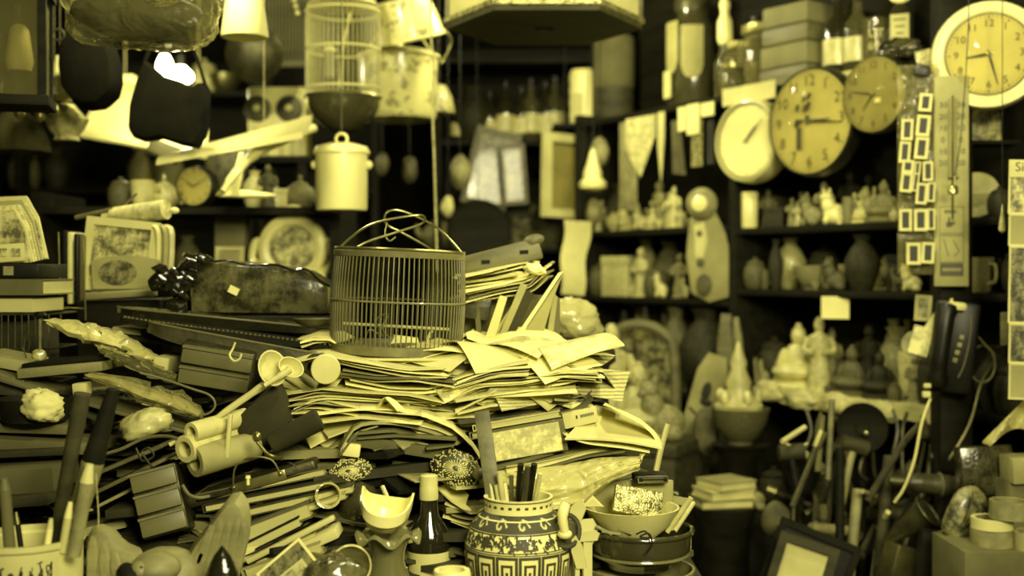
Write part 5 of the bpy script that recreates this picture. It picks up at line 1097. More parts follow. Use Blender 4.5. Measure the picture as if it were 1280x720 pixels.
part('tailplane', puff(pxpoly([(268, 246), (276, 238), (300, 236), (340, 241), (347, 245), (338, 247), (290, 247)], o, Y), .05), 'white', t)
cord_up(t, o, .0012, 'twine', P(330, 185, Y+.2).x-o.x, .2, .02)
# far left back: awning, speaker panel, boxes
def aw(u, v):
    a = P(150+110*u, 92+70*u, 5.0); b = P(98+160*u, 168+28*u, 4.7); q = a.lerp(b, v); q.z += .03*math.sin(PI*v); return q-P(170, 140, 5)
o = P(170, 140, 5); t = thing('white_awning', 'sloping white sheet lit by the bulbs behind the black handbag', 'sheet', o); part('sheet', MB().surf(aw, 14, 8, .008), 'paper', t)
for u in (.1, .9):
    q = aw(u, .1); part('cord', MB().cyl(q, (q[0], q[1], 2.75-o.z), .003, 5), 'twine', t)
slab('tube_light_box', 'small white light box above the sloping sheet', 'box', (139, 93), (166, 93), 10, 4.9, .06, 'paper_white')
c = P(346, 152, 4.2); w2, h2 = Wd(74, 4.2), Wd(88, 4.2); t = thing('dial_box', 'white box with two dark round dials behind the model plane', 'appliance', (c.x, 4.2, c.z)); part('box', MB().box((0, .06, 0), (w2, .12, h2), bev=.012), 'white', t)
for x in (-24, 16):
    part('dial', MB().lathe([(0, .02), (Wd(16, 4.2), .014), (Wd(17, 4.2), 0)], 28, TR((Wd(x, 4.2), 0, Wd(16, 4.2)), (PI/2, 0, 0))), 'iron', t); part('knob', MB().ell((Wd(x, 4.2), -.022, Wd(16, 4.2)), (.014, .008, .014), 12, 8), 'paper', t)
for x in (-26, -12, 6, 20, 30): part('strip', MB().box((Wd(x, 4.2), -.003, -Wd(24, 4.2)), (Wd(7, 4.2), .01, Wd(36, 4.2))), 'cream', t)
ap = thing('appliance_stand', 'dark stand carrying the white dial box', 'stand', (c.x, 4.28, 0)); part('top', MB().box((0, 0, c.z-h2/2-.012), (w2+.06, .22, .022)), 'wood_dark', ap)
for sx in (-1, 1):
    for sy in (-1, 1): part('leg', MB().box((sx*w2*.45, sy*.09, (c.z-h2/2-.023)/2), (.03, .03, c.z-h2/2-.023)), 'wood_dark', ap)
t = thing('glass_case', 'grey glass-fronted case on the far rack', 'case', (P(295, 0, 5.5).x, 5.5, 2.202-.45)); part('body', MB().box((0, .1, .11), (Wd(76, 5.5), .2, .22), bev=.005), 'stone', t); part('pane', MB().box((0, -.004, .12), (Wd(60, 5.5), .006, .15)), 'picture_dark', t)
for i, (x, z, k, h, m_, lb) in enumerate([(30, 1.75, 'jar', .2, 'clay', 'brown jar on the far rack'), (70, 1.75, 'vase', .2, 'ash', 'dark vase on the far rack'), (175, 1.75, 'vase', .2, 'cream', 'cream vase on the far rack under the sloping sheet'), (210, 1.75, 'jar', .2, 'ivory', 'pale lidded jar on the far rack'), (75, 1.25, 'teapot', .12, 'ash', 'dark teapot on the lower far rack'), (25, 1.25, 'jar', .16, 'ash', 'dark jar on the lower far rack'), (130, 1.25, 'vase', .2, 'ash', 'dim vase on the lower far rack'), (255, 2.2, 'jar', .18, 'ivory', 'pale jar on the top of the far rack'), (280, 2.2, 'bowl', .1, 'brass', 'brass bowl on the top of the far rack'), (325, 2.2, 'vase', .2, 'ash', 'dark vase on the top of the far rack')]):
    o = P(x, 0, 5.6); put(k, (o.x, 5.6, z+.0005), h, lb, R_.uniform(-.4, .4), m_)
# ================================================================ centre back
ZB3 = 1.94
for i, (x, h, k, m_) in enumerate([(572, .17, 'bottle', None), (590, .22, 'vase', 'ash'), (612, .2, 'bottle', None), (632, .24, 'bottle', None), (652, .22, 'bottle', None), (664, .25, 'bottle', 'glass_mid'), (682, .24, 'bottle', None), (694, .26, 'bottle', 'glass_mid')]):
    o = P(x, 0, 5.28); put(k, (o.x, 5.28, ZB3+.0005), h*1.15, ('clear glass bottle on the back cabinet' if m_ == 'glass_mid' else 'dark vase on the back cabinet' if m_ else 'dark labelled bottle on the back cabinet'), R_.uniform(0, 3), m_, 'bottles on the back cabinet')
o = P(729, 158, 4.95); t = thing('white_canister', 'bright white ribbed canister standing by the hanging picture', 'canister', o); hq = P(0, 88, 4.95).z-o.z
part('body', MB().lathe([(.056, 0), (.06, .01)]+[(.06 if k % 2 else .056, hq*(.1+.85*k/8)) for k in range(9)]+[(.05, hq)], 28), 'white', t); part('price_tag', MB().box((-.03, -.062, hq*.3), (.05, .002, .12)), 'paper', t)
one('bracket_shelf', MB().box((0, .09, -.008), (.26, .3, .016)), 'wood_dark', 'small dark shelf under the white canister', 'shelf', (o.x, o.y-.05, o.z-.001))
o = P(770, 150, 4.75); hq = P(0, 40, 4.75).z-o.z; t = thing('paper_drum', 'tall tan paper drum with a rounded flap on the shelf top', 'drum', (o.x, 4.85, ZT+.0005)); part('drum', MB().lathe([(.08, 0), (.082, .01), (.082, hq), (.075, hq+.01)], 28), 'wood_mid', t); part('flap', MB().lathe([(.084, hq*.42), (.085, hq*.5), (.085, hq*.98), (.083, hq)], 28), 'paper_dim', t)
# pictures hung on the cabinet face
hp_ = pict('hanging_picture', 'pale wide-framed picture turned aside behind the heap', P(704, 220, 4.85), .205, .345, .035, (0, .02, .62), 'paper', 'paper_mid', .03, mount=1)
cord_up(hp_, hp_.location, .002, 'black', 0, 0, .17)
one('hanging_board', MB().box((0, 0, 0), (.16, .03, .4)), 'wood_dark', 'dark panel hanging behind the pale framed picture', 'panel', P(730, 235, 4.98), (0, 0, .2))
pict('old_frame', 'dim wooden frame leaning askew in the back cabinet', P(614, 210, 5.10), .20, .34, .025, (0, .22, .1), 'wood', 'picture_dark', .02)
pict('old_frame', 'narrow dim frame hanging beside the askew one', P(642, 218, 5.05), .11, .26, .018, (0, -.08, .1), 'wood', 'picture_dark', .02)
pict('old_frame', 'small wooden frame low in the back cabinet', Vector((P(652, 0, 5.25).x, 5.25, 1.5515)), .12, .16, .02, (0, 0, -.2), 'wood_mid', 'picture_dark', .02)
o = P(598, 290, 4.7); t = thing('dark_plate', 'large dark round tray standing behind the bamboo cage', 'tray', o, (-.1, 0, .1)); part('disc', MB().lathe([(0, 0), (.115, .004), (.13, .018), (.128, .022), (.11, .01), (0, .006)], 36, TR((0, 0, 0), (PI/2, 0, 0))), 'wood_dark', t); cord_up(t, o, .002, 'black', 0, .02, .1)
st_ = one('paper_strip', MB().surf(lambda u, v: (Wd(34, 4.3)*(u-.5)*(1-.15*v)+.006*math.sin(9*v), .01*math.sin(5*v), -Wd(92, 4.3)*v), 4, 14, .002), 'paper', 'long pale torn paper strip hanging below the framed picture', 'paper', P(722, 276, 4.3), (0, 0.08, 0))
cord_up(st_, st_.location, .0012, 'black', 0, 0, -.01)
for i, (x, y, m_, r, lb) in enumerate([(560, 258, 'paper', .024, 'pale hanging gourd behind the white cord'), (512, 212, 'clay', .03, 'brown cloth pouch hanging behind the enamel can'), (478, 205, 'clay', .026, 'slim brown pouch hanging beside the enamel can'), (575, 215, 'stone', .04, 'grey cloth flower hanging beside the dim frame'), (742, 265, 'stone', .03, 'grey ornament hanging beside the paper strip'), (750, 190, 'stone', .035, 'knotted grey ornament above the white pagoda')]):
    o = P(x, y, 4.6); t = thing('hanging_ornament', lb, 'ornament', o); part('body', MB().ell((0, 0, 0), (r, r*.8, r*1.7), 14, 10, lump=.1, sd=i), m_, t); cord_up(t, o, .0015, 'black', 0, 0, r*1.5)
o = P(741, 232, 4.55); t = thing('white_pagoda', 'white cone-shaped ornament hanging beside the framed picture', 'ornament', o); part('cone', MB().lathe([(.03, -.02), (.052, -.01), (.055, .01), (.035, .03), (.036, .05), (.022, .09), (.012, .13), (0, .15)], 18), 'white', t); cord_up(t, o, .0015, 'black', 0, 0, .145)
for i, (x, z, k, h, m_, lb) in enumerate([(588, 1.47, 'jar', .2, 'clay', 'brown jar in the back cabinet behind the plank'), (650, 1.0, 'jar', .25, 'clay', 'brown jar low in the back cabinet'), (622, 1.47, 'vase', .22, 'ash', 'dark vase in the back cabinet'), (668, 1.47, 'seated', .2, 'clay', 'brown seated figure in the back cabinet'), (548, 1.47, 'teapot', .16, 'stone', 'grey teapot in the back cabinet behind the cord'), (690, 1.47, 'bowl', .1, 'clay', 'brown bowl in the back cabinet')]):
    o = P(x, 0, 5.28); put(k, (o.x, 5.28, z+.0005), h, lb, R_.uniform(-.4, .4), m_)
# ================================================================ things on top of the shelf unit
def stand(px, off=.12): x, y = sh(px, off); return Vector((x, y, ZT+.0005))
def tall(k, px, h, lb, ma=None, off=.12, grp=None, sc=None): return put(k, stand(px, off), h, lb, R_.uniform(-.3, .3), ma, grp, sc)
o = stand(866, .14); t = thing('big_jar', 'large dark jar with peeling white paper labels on the shelf top', 'jar', o, (0, 0, SA*.6)); part('glass_body', MB().lathe([(.085, 0), (.095, .02), (.095, .25), (.08, .30), (.06, .33), (.062, .36)], 32), 'glaze_dark', t); part('lid', MB().lathe([(.068, .36), (.07, .40), (.06, .42)], 28), 'iron', t)
for x, w2, h2, z, ex in ((-.055, .085, .19, .22, 1), (.042, .085, .19, .20, 0)):
    a0 = -PI/2+x/.097; lab = MB().surf(lambda u, v: (.0985*math.cos(a0+(u-.5)*w2/.0985), .0985*math.sin(a0+(u-.5)*w2/.0985), z+h2/2-v*h2*(1-.25*(abs(u-.5)*2)**4)), 12, 6, .001)
    part('paper_label', lab, 'paper', t)
part('label_tongue', MB().box((-.06, -.088, .085), (.045, .003, .10), (0, 0, -.5)), 'paper', t)
o = stand(906, .10); t = thing('white_bottle', 'slim bottle with a white ornate stopper on the shelf top', 'bottle', o); part('glass_body', MB().lathe([(.035, 0), (.037, .01), (.037, .13), (.018, .17), (.016, .2)], 20), 'glass_mid', t); part('stopper', MB().lathe([(.02, .2), (.028, .22), (.026, .28), (.014, .31), (.02, .34), (.01, .37)], 18), 'white', t)
tall('glassjar', 930, .20, 'clear glass jar with steel lid on the shelf top', None, .14); tall('glassjar', 958, .25, 'taller clear glass jar beside the wooden blocks', None, .16); tall('bottle', 944, .30, 'dark round-shouldered bottle among the glass jars', None, .20)
tall('glassjar', 915, .11, 'squat clear jar at the front of the shelf top', None, .05)
for i, (z, h, m_, lb) in enumerate([(0, .07, 'wood', 'bottom wooden block in the stack beside the bottles'), (.07, .075, 'cardboard', 'tan wrapped block second in the stack by the bottles'), (.145, .06, 'wood', 'third wooden block in the stack by the bottles'), (.205, .07, 'cardboard', 'top tan wrapped block in the stack by the bottles')]):
    o = stand(1005, .16); one('wrapped_block', MB().box((0, 0, h/2), (.22-.01*i, .2, h-.002), bev=.008), m_, lb, 'block', o+Vector((0, 0, z)), (0, 0, SA+.03*i), 'blocks stacked on the shelf top')
for i, (x, h, off, m_, lb) in enumerate([(1047, .28, .10, None, 'dark bottle with small white labels beside the wooden blocks'), (1062, .30, .16, None, 'tall dark bottle behind the labelled one'), (1072, .26, .09, 'glass_mid', 'clear ribbed bottle beside the lettered glass'), (1108, .3, .2, None, 'dark bottle behind the lettered glass')]): tall('bottle', x, h, lb, m_, off)
o = stand(1094, .08); t = thing('lettered_glass', 'tall clear glass with pale lettering on the shelf top', 'glass', o, (0, 0, -.35)); part('glass_body', MB().shell([(.035, 0), (.037, .01), (.040, .16)], .003, 26), 'glass_mid', t)
part('lettering', MB().text('UT', .035, TR((.004, -.042, .11))).text('69', .035, TR((-.002, -.042, .072))), 'paper', t)
o = stand(1126, .06); t = thing('label_bottle', 'dark bottle with a large white printed label and white neck tag', 'bottle', o, (0, 0, -.4)); part('glass_body', MB().lathe([(.034, 0), (.036, .01), (.036, .15), (.014, .19), (.014, .23)], 24), 'glaze_dark', t)
lb = part('paper_label', MB().box((0, -.037, .105), (.052, .002, .082)), 'paper', t); b = MB()
for k in range(3): b.box((0, -.0385, .13-.02*k), (.036-.008*k, .001, .004))
part('print', b, 'ink_soft', lb); part('neck_tag', MB().ell((0, -.02, .20), (.03, .006, .019), 14, 8), 'white', t)
crumple('dark_ribbon', 'dark crumpled ribbon bundle below the labelled bottle', 'ribbon', stand(1120, -.0)+Vector((0, -.03, .03)), (.06, .035, .034), 'leaf_dark', (0, 0, SA), .12, 8, 24, 14, .1)
# ================================================================ wall clocks
n3 = Vector((-NX, -NY, 0))
def wallp(px, py, out=.05):
    x, y = sh(px, -out); return Vector((x, y, CZ-(py-HY)/F*y))
o = P(1236, 68, 3.02); clock('wall_clock', 'round cream wall clock with numerals and a wide pale rim on the dark post', o, Wd(69, 3.02), .045, -.38, 'cream', 'paper', 8.75, 27.5, .27, 'cream', size=.15, numr=.76)
b = MB().lathe([(0, 0), (.006, 0), (.006, .003)], 12, TR((P(1232, 82, 3.0)-o).to_tuple(), (PI/2, 0, -.38)))
o = wallp(934, 176, .04); clock('wall_clock', 'thick cream clock with a dotted white face hanging at the shelf post', o, Wd(53, o.y), .075, SA+.10, 'cream', 'paper_white', 1.4, 8, .13, 'cream', num=False, shine=False)
o = wallp(1013, 152, .06); clock('wall_clock', 'glass-fronted wall clock with a dark case and dried sprig picture', o, Wd(69, o.y), .06, SA+.05, 'iron', 'paper', 3.0, 16, .06, 'black', size=.22, numr=.78)
o2 = o; sp_ = thing('sprig_print', 'dark sprig printed on the dark-cased clock face', 'print', o+n3*.012, (0, 0, SA+.05)); b = MB(); q = random.Random(4)
for i in range(14):
    x, z = -.03+q.uniform(-.035, .03), q.uniform(-.02, .085); b.prism([(x, z), (x+.012, z+q.uniform(-.01, .01)), (x+.02, z+.018), (x+.004, z+.02)], .0006)
b.box((-.035, .0, -.05), (.02, .0006, .07)); part('sprig', b, 'ink_soft', sp_)
o = wallp(1093, 118, .06); clock('wall_clock', 'oval-looking grey-faced wall clock next to the slide sleeve', o, Wd(49, o.y), .05, SA+.05, 'steel', 'paper_mid', 7.3, 47, .05, 'iron', size=.2, numr=.78)
part('maker_plate', MB().box((.02, -.008, -.02), (.02, .001, .014)), 'paper_white', thing('clock_sticker', 'small white sticker on the grey-faced clock', 'sticker', o+n3*.003, (0, 0, SA+.05)))
# ================================================================ post: thermometer, slides, phone, cords
Yt = 3.03; o = P(1190, 226, Yt); w2, h2 = Wd(41, Yt), Wd(264, Yt)
t = thing('thermometer', 'long pale wall thermometer board with printed scale on the dark post', 'thermometer', o, (0, 0, -.2)); part('board', MB().box((0, .012, 0), (w2, .012, h2), bev=.002), 'paper_mid', t)
part('tube', MB().cyl((.002, .003, -.10), (.002, .003, .22), .003, 8), 'glass_mid', t); part('mercury', MB().cyl((.002, .0035, -.10), (.002, .0035, .10), .0014, 6), 'ink', t); part('tube_bulb', MB().ell((.002, .003, -.105), (.005, .004, .007), 10, 8), 'steel', t)
for i, s in enumerate(('30', '20', '10', '0', '10', '20')):
    z = h2/2-Wd(37+i*14.6, Yt)
    for sx in (-1, 1): part('numeral', MB().text(s, .021, TR((sx*.022+.001, .0052, z))), 'ink', t)
b = MB()
for i in range(60): b.box((-.007, .0052, h2/2-Wd(30+i*1.7, Yt)), (.006 if i % 5 else .010, .0006, .0008)); b.box((.011, .0052, h2/2-Wd(30+i*1.7, Yt)), (.006 if i % 5 else .010, .0006, .0008))
part('scale_marks', b, 'ink', t)
for z0, z1 in ((258, 292), (294, 328)): part('printed_panel', MB().frame(w2*.7, Wd(z1-z0, Yt), .0012, .001, TR((0, .0052, h2/2-Wd((z0+z1)/2-94, Yt)))), 'ink_soft', t)
b = MB(); q = random.Random(6)
b.prism([(-.008, -.018), (.004, -.018), (.006, -.008), (0, -.002), (0, .008), (-.004, .008), (-.004, -.002), (-.01, -.008)], .0006, TR((-.004, .0052, h2/2-Wd(181, Yt)))); part('printed_sketch', b, 'ink_soft', t); b = MB(); b.tube([(-.02, .0052, h2/2-Wd(204, Yt)), (-.008, .0052, h2/2-Wd(226, Yt))], .0012, 4); part('printed_sketch', b, 'ink_soft', t); b = MB(); b.tube([(.004, .0052, h2/2-Wd(206, Yt)), (.018, .0052, h2/2-Wd(220, Yt)), (.006, .0052, h2/2-Wd(226, Yt))], .0012, 4)
part('printed_sketch', b, 'ink_soft', t); b3 = MB()
for k in range(5): b3.box((-.004, .0052, h2/2-Wd(168+k*.9, Yt)-.001), (.03, .0006, .0007))
part('printed_lines', b3, 'ink_soft', t); part('printed_block', MB().box((0, .0054, h2/2-Wd(243, Yt)), (w2*.68, .001, Wd(16, Yt))), 'ink_soft', t)
b = MB()
for k in range(8): b.box((-.02+.0058*k, .0046, h2/2-Wd(243, Yt)), (.0035, .0006, .008))
part('block_lettering', b, 'paper_mid', t)
PCORD = ([(1212, -260, 2.94), (1211, 0, 2.94), (1209, 60, 2.94), (1206, 110, 2.94), (1200, 180, 2.95), (1194, 215, 2.96), (1193, 222, 2.96)])
t = thing('brass_pendant', 'small steel barrel pendant hanging before the thermometer', 'pendant', P(1191, 243, 2.955)); part('barrel', MB().lathe([(.010, 0), (.013, .003), (.013, .018), (.010, .022)], 16, TR((0, 0, 0))), 'steel', t); part('stem', MB().cyl((.004, 0, .02), (.005, 0, .045), .003, 8), 'steel', t); o = t.location.copy(); part('cord', MB().tube([P(*q)-o for q in PCORD], .0014, 6, n=40), 'ink', t); part('crossbar', MB().cyl((-.012, 0, .04), (.014, 0, .041), .0025, 8), 'iron', t)
# slides in their sleeve
Ys = 3.06; o = P(1148, 215, Ys)
sv = thing('slide_sleeve', 'clear plastic sleeve of photographic slides hanging beside the thermometer', 'sleeve', o+Vector((0, .006, 0)), (0, 0, -.25))
part('sleeve', MB().surf(lambda u, v: (Wd(48, Ys)*(u-.5), .006*math.sin(6*v+2*u), Wd(135, Ys)-Wd(262, Ys)*v), 4, 20, .002), 'film', sv, ang=75)
part('binding', MB().box((Wd(23, Ys), .0, Wd(10, Ys)), (.006, .008, Wd(240, Ys))), 'paper_mid', sv)
for i, (x, y, w_, h_, rr_) in enumerate([(1157, 128, 15, 22, .1), (1134, 162, 14, 26, .05), (1154, 157, 16, 26, .1), (1131, 190, 13, 26, .08), (1152, 185, 16, 27, .1), (1135, 208, 14, 16, .1), (1147, 210, 7, 16, .1), (1133, 228, 14, 24, .1), (1145, 226, 7, 26, .12), (1160, 214, 12, 24, .0), (1152, 242, 13, 26, .08), (1164, 240, 9, 24, .05), (1132, 275, 15, 27, 0), (1151, 275, 16, 27, 0), (1164, 274, 9, 26, 0), (1142, 317, 17, 27, .0), (1160, 316, 15, 26, .05)]):
    c = P(x, y, Ys-.022-.25*(x-1148)/F*Ys+.0006*(i % 5)); t = thing('slide', 'white mounted photographic slide in the plastic sleeve', 'slide', c, (0, rr_, -.25), 'slides in the plastic sleeve'); ww, hh = Wd(w_, Ys), Wd(h_, Ys)
    part('mount', MB().frame(ww, hh, ww*.22, .0025), 'paper', t); part('film_window', MB().box((0, -.0002, 0), (ww*.6, .001, hh-ww*.42)), 'ink', t)
one('slide_clip', MB().box((0, 0, 0), (.035, .012, .03), (0, .3, 0), .003), 'black', 'black clip holding the top of the slide sleeve', 'clip', P(1152, 88, Ys), (0, 0, -.3))
slab('patterned_card', 'speckled card tucked beside the cream clock', 'card', (1143, 64), (1164, 60), 24, 3.12, .004, 'picture')
# telephone
Yp = 3.02; o = P(1192, 434, Yp); t = thing('telephone', 'black wall telephone with handset hanging on the post', 'telephone', o, (0, .12, -.35))
part('base', MB().box((0, .012, 0), (.112, .035, .24), bev=.014), 'black', t)
part('handset', MB().tube([(-.026, -.02, .10), (-.028, -.036, .06), (-.03, -.038, -.04), (-.03, -.022, -.095)], [.026, .022, .022, .028], 12, n=14), 'black', t)
for k in range(4): part('button', MB().box((.016-.003*k, -.009, .028-.020*k), (.012, .006, .013), (0, .12, 0), .002), 'stone', t)
part('brand_plate', MB().box((-.034, -.0435, -.06), (.014, .001, .005)), 'stone', t); part('trim_line', MB().tube([(.032, -.008, .09), (.036, -.008, .03), (.03, -.008, -.04), (.02, -.008, -.075)], .0012, 5, n=14), 'stone', t)
one('white_plug', MB().box((0, 0, 0), (.045, .03, .022), (0, .1, 0), .008).cyl((-.012, 0, .008), (-.014, 0, .02), .004, 8), 'paper', 'white plug block resting on the telephone', 'plug', P(1196, 383, 3.0))
wire('telephone_cable', 'grey cable coiled beside the telephone', 'cable', [(1222, 420, 3.03)]+[(1228+16*math.cos(a), 455+23*math.sin(a), 3.03+.002*k) for k, a in enumerate([-1.2+.6*i for i in range(34)])]+[(1226, 480, 3.03), (1212, 530, 3.0), (1186, 575, 2.98)], .003, 'stone', n=150)
wire('white_cable', 'white cable hanging from the telephone down to the bench', 'cable', [(1163, 498, 3.0), (1152, 530, 2.98), (1143, 575, 2.96), (1130, 610, 2.96), (1118, 628, 2.97)], .0036, 'paper')
one('cable_connector', MB().box((0, 0, 0), (.02, .014, .016), bev=.003).box((.002, 0, .022), (.018, .012, .012), bev=.003), 'paper', 'white connector at the top of the white cable', 'connector', P(1158, 493, 3.0))
o = P(1154, 385, 3.1); pict('small_photo', 'small framed portrait pinned beside the telephone', o, Wd(20, 3.1), Wd(32, 3.1), .009, (0, .06, -.4), 'paper_mid', 'picture_dark', .006, 'photo')
one('playing_card', MB().box((0, 0, 0), (.05, .002, .075), (0, .25, -.3)), 'picture_pale', 'patterned card tilted beside the telephone', 'card', P(1151, 426, 3.07)); one('round_disc', MB().lathe([(0, 0), (.034, 0), (.035, .004)], 28, TR((0, 0, 0), (PI/2, 0, -.3))), 'stone', 'grey round disc behind the patterned card', 'disc', P(1144, 430, 3.09))
one('pointed_tag', MB().prism([(0, .03), (.02, -.01), (.008, -.03), (-.02, -.022)], .004), 'paper', 'pale pointed tag beside the telephone base', 'tag', P(1168, 400, 3.06), (0, .2, -.3))
# right edge
for i, (y0, y1, m_) in enumerate([(200, 268, 'picture'), (268, 308, 'paper_mid'), (308, 405, 'picture_dark'), (405, 455, 'picture_dark'), (455, 500, 'paper_mid')]):
    c = P(1298, (y0+y1)/2, 2.7); t = thing('postcard', ('printed leaflet with dark lettering hanging at the shop edge', 'plain tan postcard under the lettered leaflet', 'dark picture postcard under the tan one', 'second dark picture postcard in the hanging strip', 'lowest tan postcard in the hanging strip')[i], 'postcard', c, (0, .02, -.1), 'postcards hanging at the shop edge')
    w_, h_ = Wd(72, 2.7), Wd(y1-y0, 2.7); part('card', MB().box((0, 0, 0), (w_, .002, h_)), m_, t); part('border', MB().frame(w_, h_, .004, .003), 'paper', t)
    if i == 0: cord_up(t, c, .0012, 'black', 0, 0, h_/2); part('lettering', MB().box((0, -.0022, h_*.33), (w_, .001, h_*.3)), 'paper', t); part('print', MB().text('Sil', .03, TR((-w_/2+.026, -.003, h_*.36))), 'ink', t)

o = P(1253, 292, 2.8); t = thing('teardrop_ornament', 'small jewelled teardrop ornament hanging by the postcards', 'ornament', o); part('drop', MB().lathe([(0, 0), (.008, .006), (.009, .014), (.004, .05), (.001, .07)], 12), 'pearl', t); cord_up(t, o, .001, 'black', 0, 0, .07)
slab('patterned_box', 'box with a busy printed pattern below the cream clock', 'box', (1211, 134), (1250, 132), 45, 3.2, .06, 'picture'); one('box_bracket', MB().box((0, 0, 0), (.16, .1, .01)), 'wood_dark', 'narrow dark bracket under the patterned box', 'bracket', P(1230, 180, 3.22))
slab('grey_tag', 'grey card hanging right of the telephone cable', 'card', (1251, 390), (1269, 390), 42, 2.95, .004, 'stone')
# ================================================================ stuff on the shelves of the right bay
LAB = {'seated': 'seated figurine', 'standing': 'standing figurine', 'animal': 'four-legged animal figurine', 'crouch': 'crouching animal figurine', 'teapot': 'teapot', 'cup': 'cup', 'bowl': 'bowl', 'vase': 'vase', 'jar': 'lidded jar', 'box': 'small box', 'bottle': 'bottle', 'glassjar': 'glass jar'}
TON = {'white': 'white', 'cream': 'cream', 'ivory': 'ivory', 'stone': 'grey', 'clay': 'brown', 'ash': 'dark', 'wood': 'wooden', 'wood_mid': 'brown wooden', 'glaze_dark': 'dark glazed', 'brass': 'brass', 'floral_mid': 'flower-patterned', 'enamel_floral': 'white flowered', 'cardboard': 'tan', 'iron': 'iron', 'paper': 'pale', 'glass_mid': 'clear'}
cnt = {}
UR = {'seated': .42, 'standing': .21, 'animal': .56, 'crouch': .42, 'teapot': .67, 'cup': .55, 'bowl': .83, 'vase': .315, 'jar': .385, 'box': .66, 'bottle': .17, 'glassjar': .41}
TAKEN = {}
def row(z, where, items, off=.1):
    tk = TAKEN.setdefault(z, [(L0.x+s*DX+NX*q*.05, L0.y+s*DY+NY*q*.05, .022) for s in (S0-.02, S1, S2) for q in range(7)])
    zm = {ZA: .42, ZB: .17, ZC: .29, YA: .41, YB: .225, YC: .305}.get(z, .35)
    for it in items:
        x, k, hp_, m_ = it[:4]; of = it[4] if len(it) > 4 else off; best = None
        for q in (of, .05, .08, .12, .16, .2, .24):
            o = onsh(x, z, q); h = min(Wd(hp_, o.y), zm); r = UR[k]*h
            r = min([r, DEP-.004-q, q+.06]+[((o.x-a)**2+(o.y-b)**2)**.5-c*.85 for a, b, c in tk])
            if k == 'bowl' and r > 0: h = min(h, r/UR[k]*1.4)
            if best is None or r/h/UR[k] > best[0]+.08: best = (r/h/UR[k], r, h, o)
        f, r, h, o = best
        if f < .34: continue
        tk.append((o.x, o.y, r)); s_ = r/UR[k]; lb = TON[m_]+' '+LAB[k]+' '+where
        e = put(k, o, h, lb, it[5] if len(it) > 5 else SA*.7+R_.uniform(-.5, .5), m_, where, (s_, s_, h)); cnt.setdefault(lb, []).append(e)
o = onsh(937, ZA, .05); one('white_canister', MB().lathe([(.026, 0), (.028, .004), (.0285, .118), (.026, .122), (0, .122)], 26), 'white', 'plain white canister on the upper shelf under the thick cream clock', 'canister', o); TAKEN[ZA] = [(o.x, o.y, .029)]
row(ZA, 'on the upper shelf below the clocks', [(958, 'box', 40, 'clay', .1), (968, 'box', 24, 'ash', .05), (990, 'standing', 36, 'stone', .06), (1002, 'standing', 44, 'clay', .1), (1016, 'crouch', 40, 'stone', .12), (1030, 'standing', 56, 'ivory', .16), (1044, 'crouch', 44, 'white', .06), (1056, 'seated', 34, 'cream', .05), (1068, 'standing', 40, 'ivory', .09), (1075, 'seated', 30, 'cream', .04), (1092, 'crouch', 46, 'ivory', .08), (1104, 'seated', 54, 'stone', .12), (1118, 'crouch', 40, 'cream', .08), (1062, 'standing', 70, 'ash', .2), (1085, 'standing', 64, 'ash', .2)])
row(ZB, 'on the middle shelf above the note', [(926, 'seated', 22, 'clay', .05), (944, 'jar', 40, 'clay', .1), (960, 'teapot', 38, 'stone', .08), (988, 'vase', 66, 'floral_mid', .12), (1016, 'bowl', 30, 'stone', .07), (1000, 'cup', 26, 'stone', .05), (1046, 'crouch', 40, 'clay', .1), (1060, 'seated', 34, 'ash', .06), (1078, 'vase', 70, 'ash', .16), (1094, 'seated', 34, 'cream', .06), (1106, 'seated', 44, 'ivory', .1), (1125, 'animal', 30, 'clay', .08), (1030, 'jar', 56, 'ash', .2), (970, 'vase', 62, 'ash', .2), (1140, 'crouch', 34, 'cream', .06)])
row(ZC, 'on the counter shelf above the tools', [(998, 'seated', 82, 'cream', .08, SA*.35), (1024, 'standing', 94, 'ivory', .12, SA*.35), (1046, 'box', 34, 'stone', .06), (1064, 'seated', 64, 'clay', .14), (1040, 'standing', 78, 'stone', .2), (1060, 'bowl', 36, 'ash', .05), (1086, 'standing', 84, 'ash', .10), (1100, 'seated', 62, 'ash', .07), (1122, 'vase', 86, 'stone', .07), (1117, 'vase', 92, 'ivory', .16), (1143, 'standing', 60, 'stone', .06), (946, 'vase', 96, 'ivory', .1), (968, 'jar', 60, 'ash', .14), (1140, 'box', 60, 'paper', .18), (980, 'vase', 90, 'ash', .22), (1075, 'vase', 100, 'clay', .24), (1100, 'jar', 100, 'ash', .24), (1160, 'jar', 70, 'ash', .1)])
row(ZA, 'on the upper shelf right of the thermometer', [(1222, 'bowl', 30, 'floral_mid', .06), (1250, 'jar', 40, 'ash', .1)]); row(ZB, 'on the middle shelf right of the thermometer', [(1222, 'cup', 44, 'ivory', .08), (1250, 'teapot', 44, 'ash', .1), (1275, 'jar', 60, 'ash', .1)]); row(ZC, 'on the counter shelf right of the telephone', [(1245, 'vase', 80, 'ash', .1), (1270, 'jar', 70, 'ash', .1)])
o = onsh(1221, ZA, .04); one('round_plate', MB().lathe([(0, 0), (.05, .002), (.062, .012), (.058, .014), (0, .008)], 30, TR((0, 0, .062), (PI/2-.15, 0, 0))), 'ivory', 'pale round plate standing on the shelf right of the thermometer', 'plate', o, (0, 0, SA*.5))
o = onsh(1044, ZB-.022, -.004); t = thing('note_card', 'bright white note taped to the middle shelf edge', 'note', o+Vector((0, 0, -.03)), (0, 0, SA+.6)); part('card', MB().box((0, 0, 0), (Wd(34, o.y), .002, Wd(28, o.y))), 'paper_white', t)
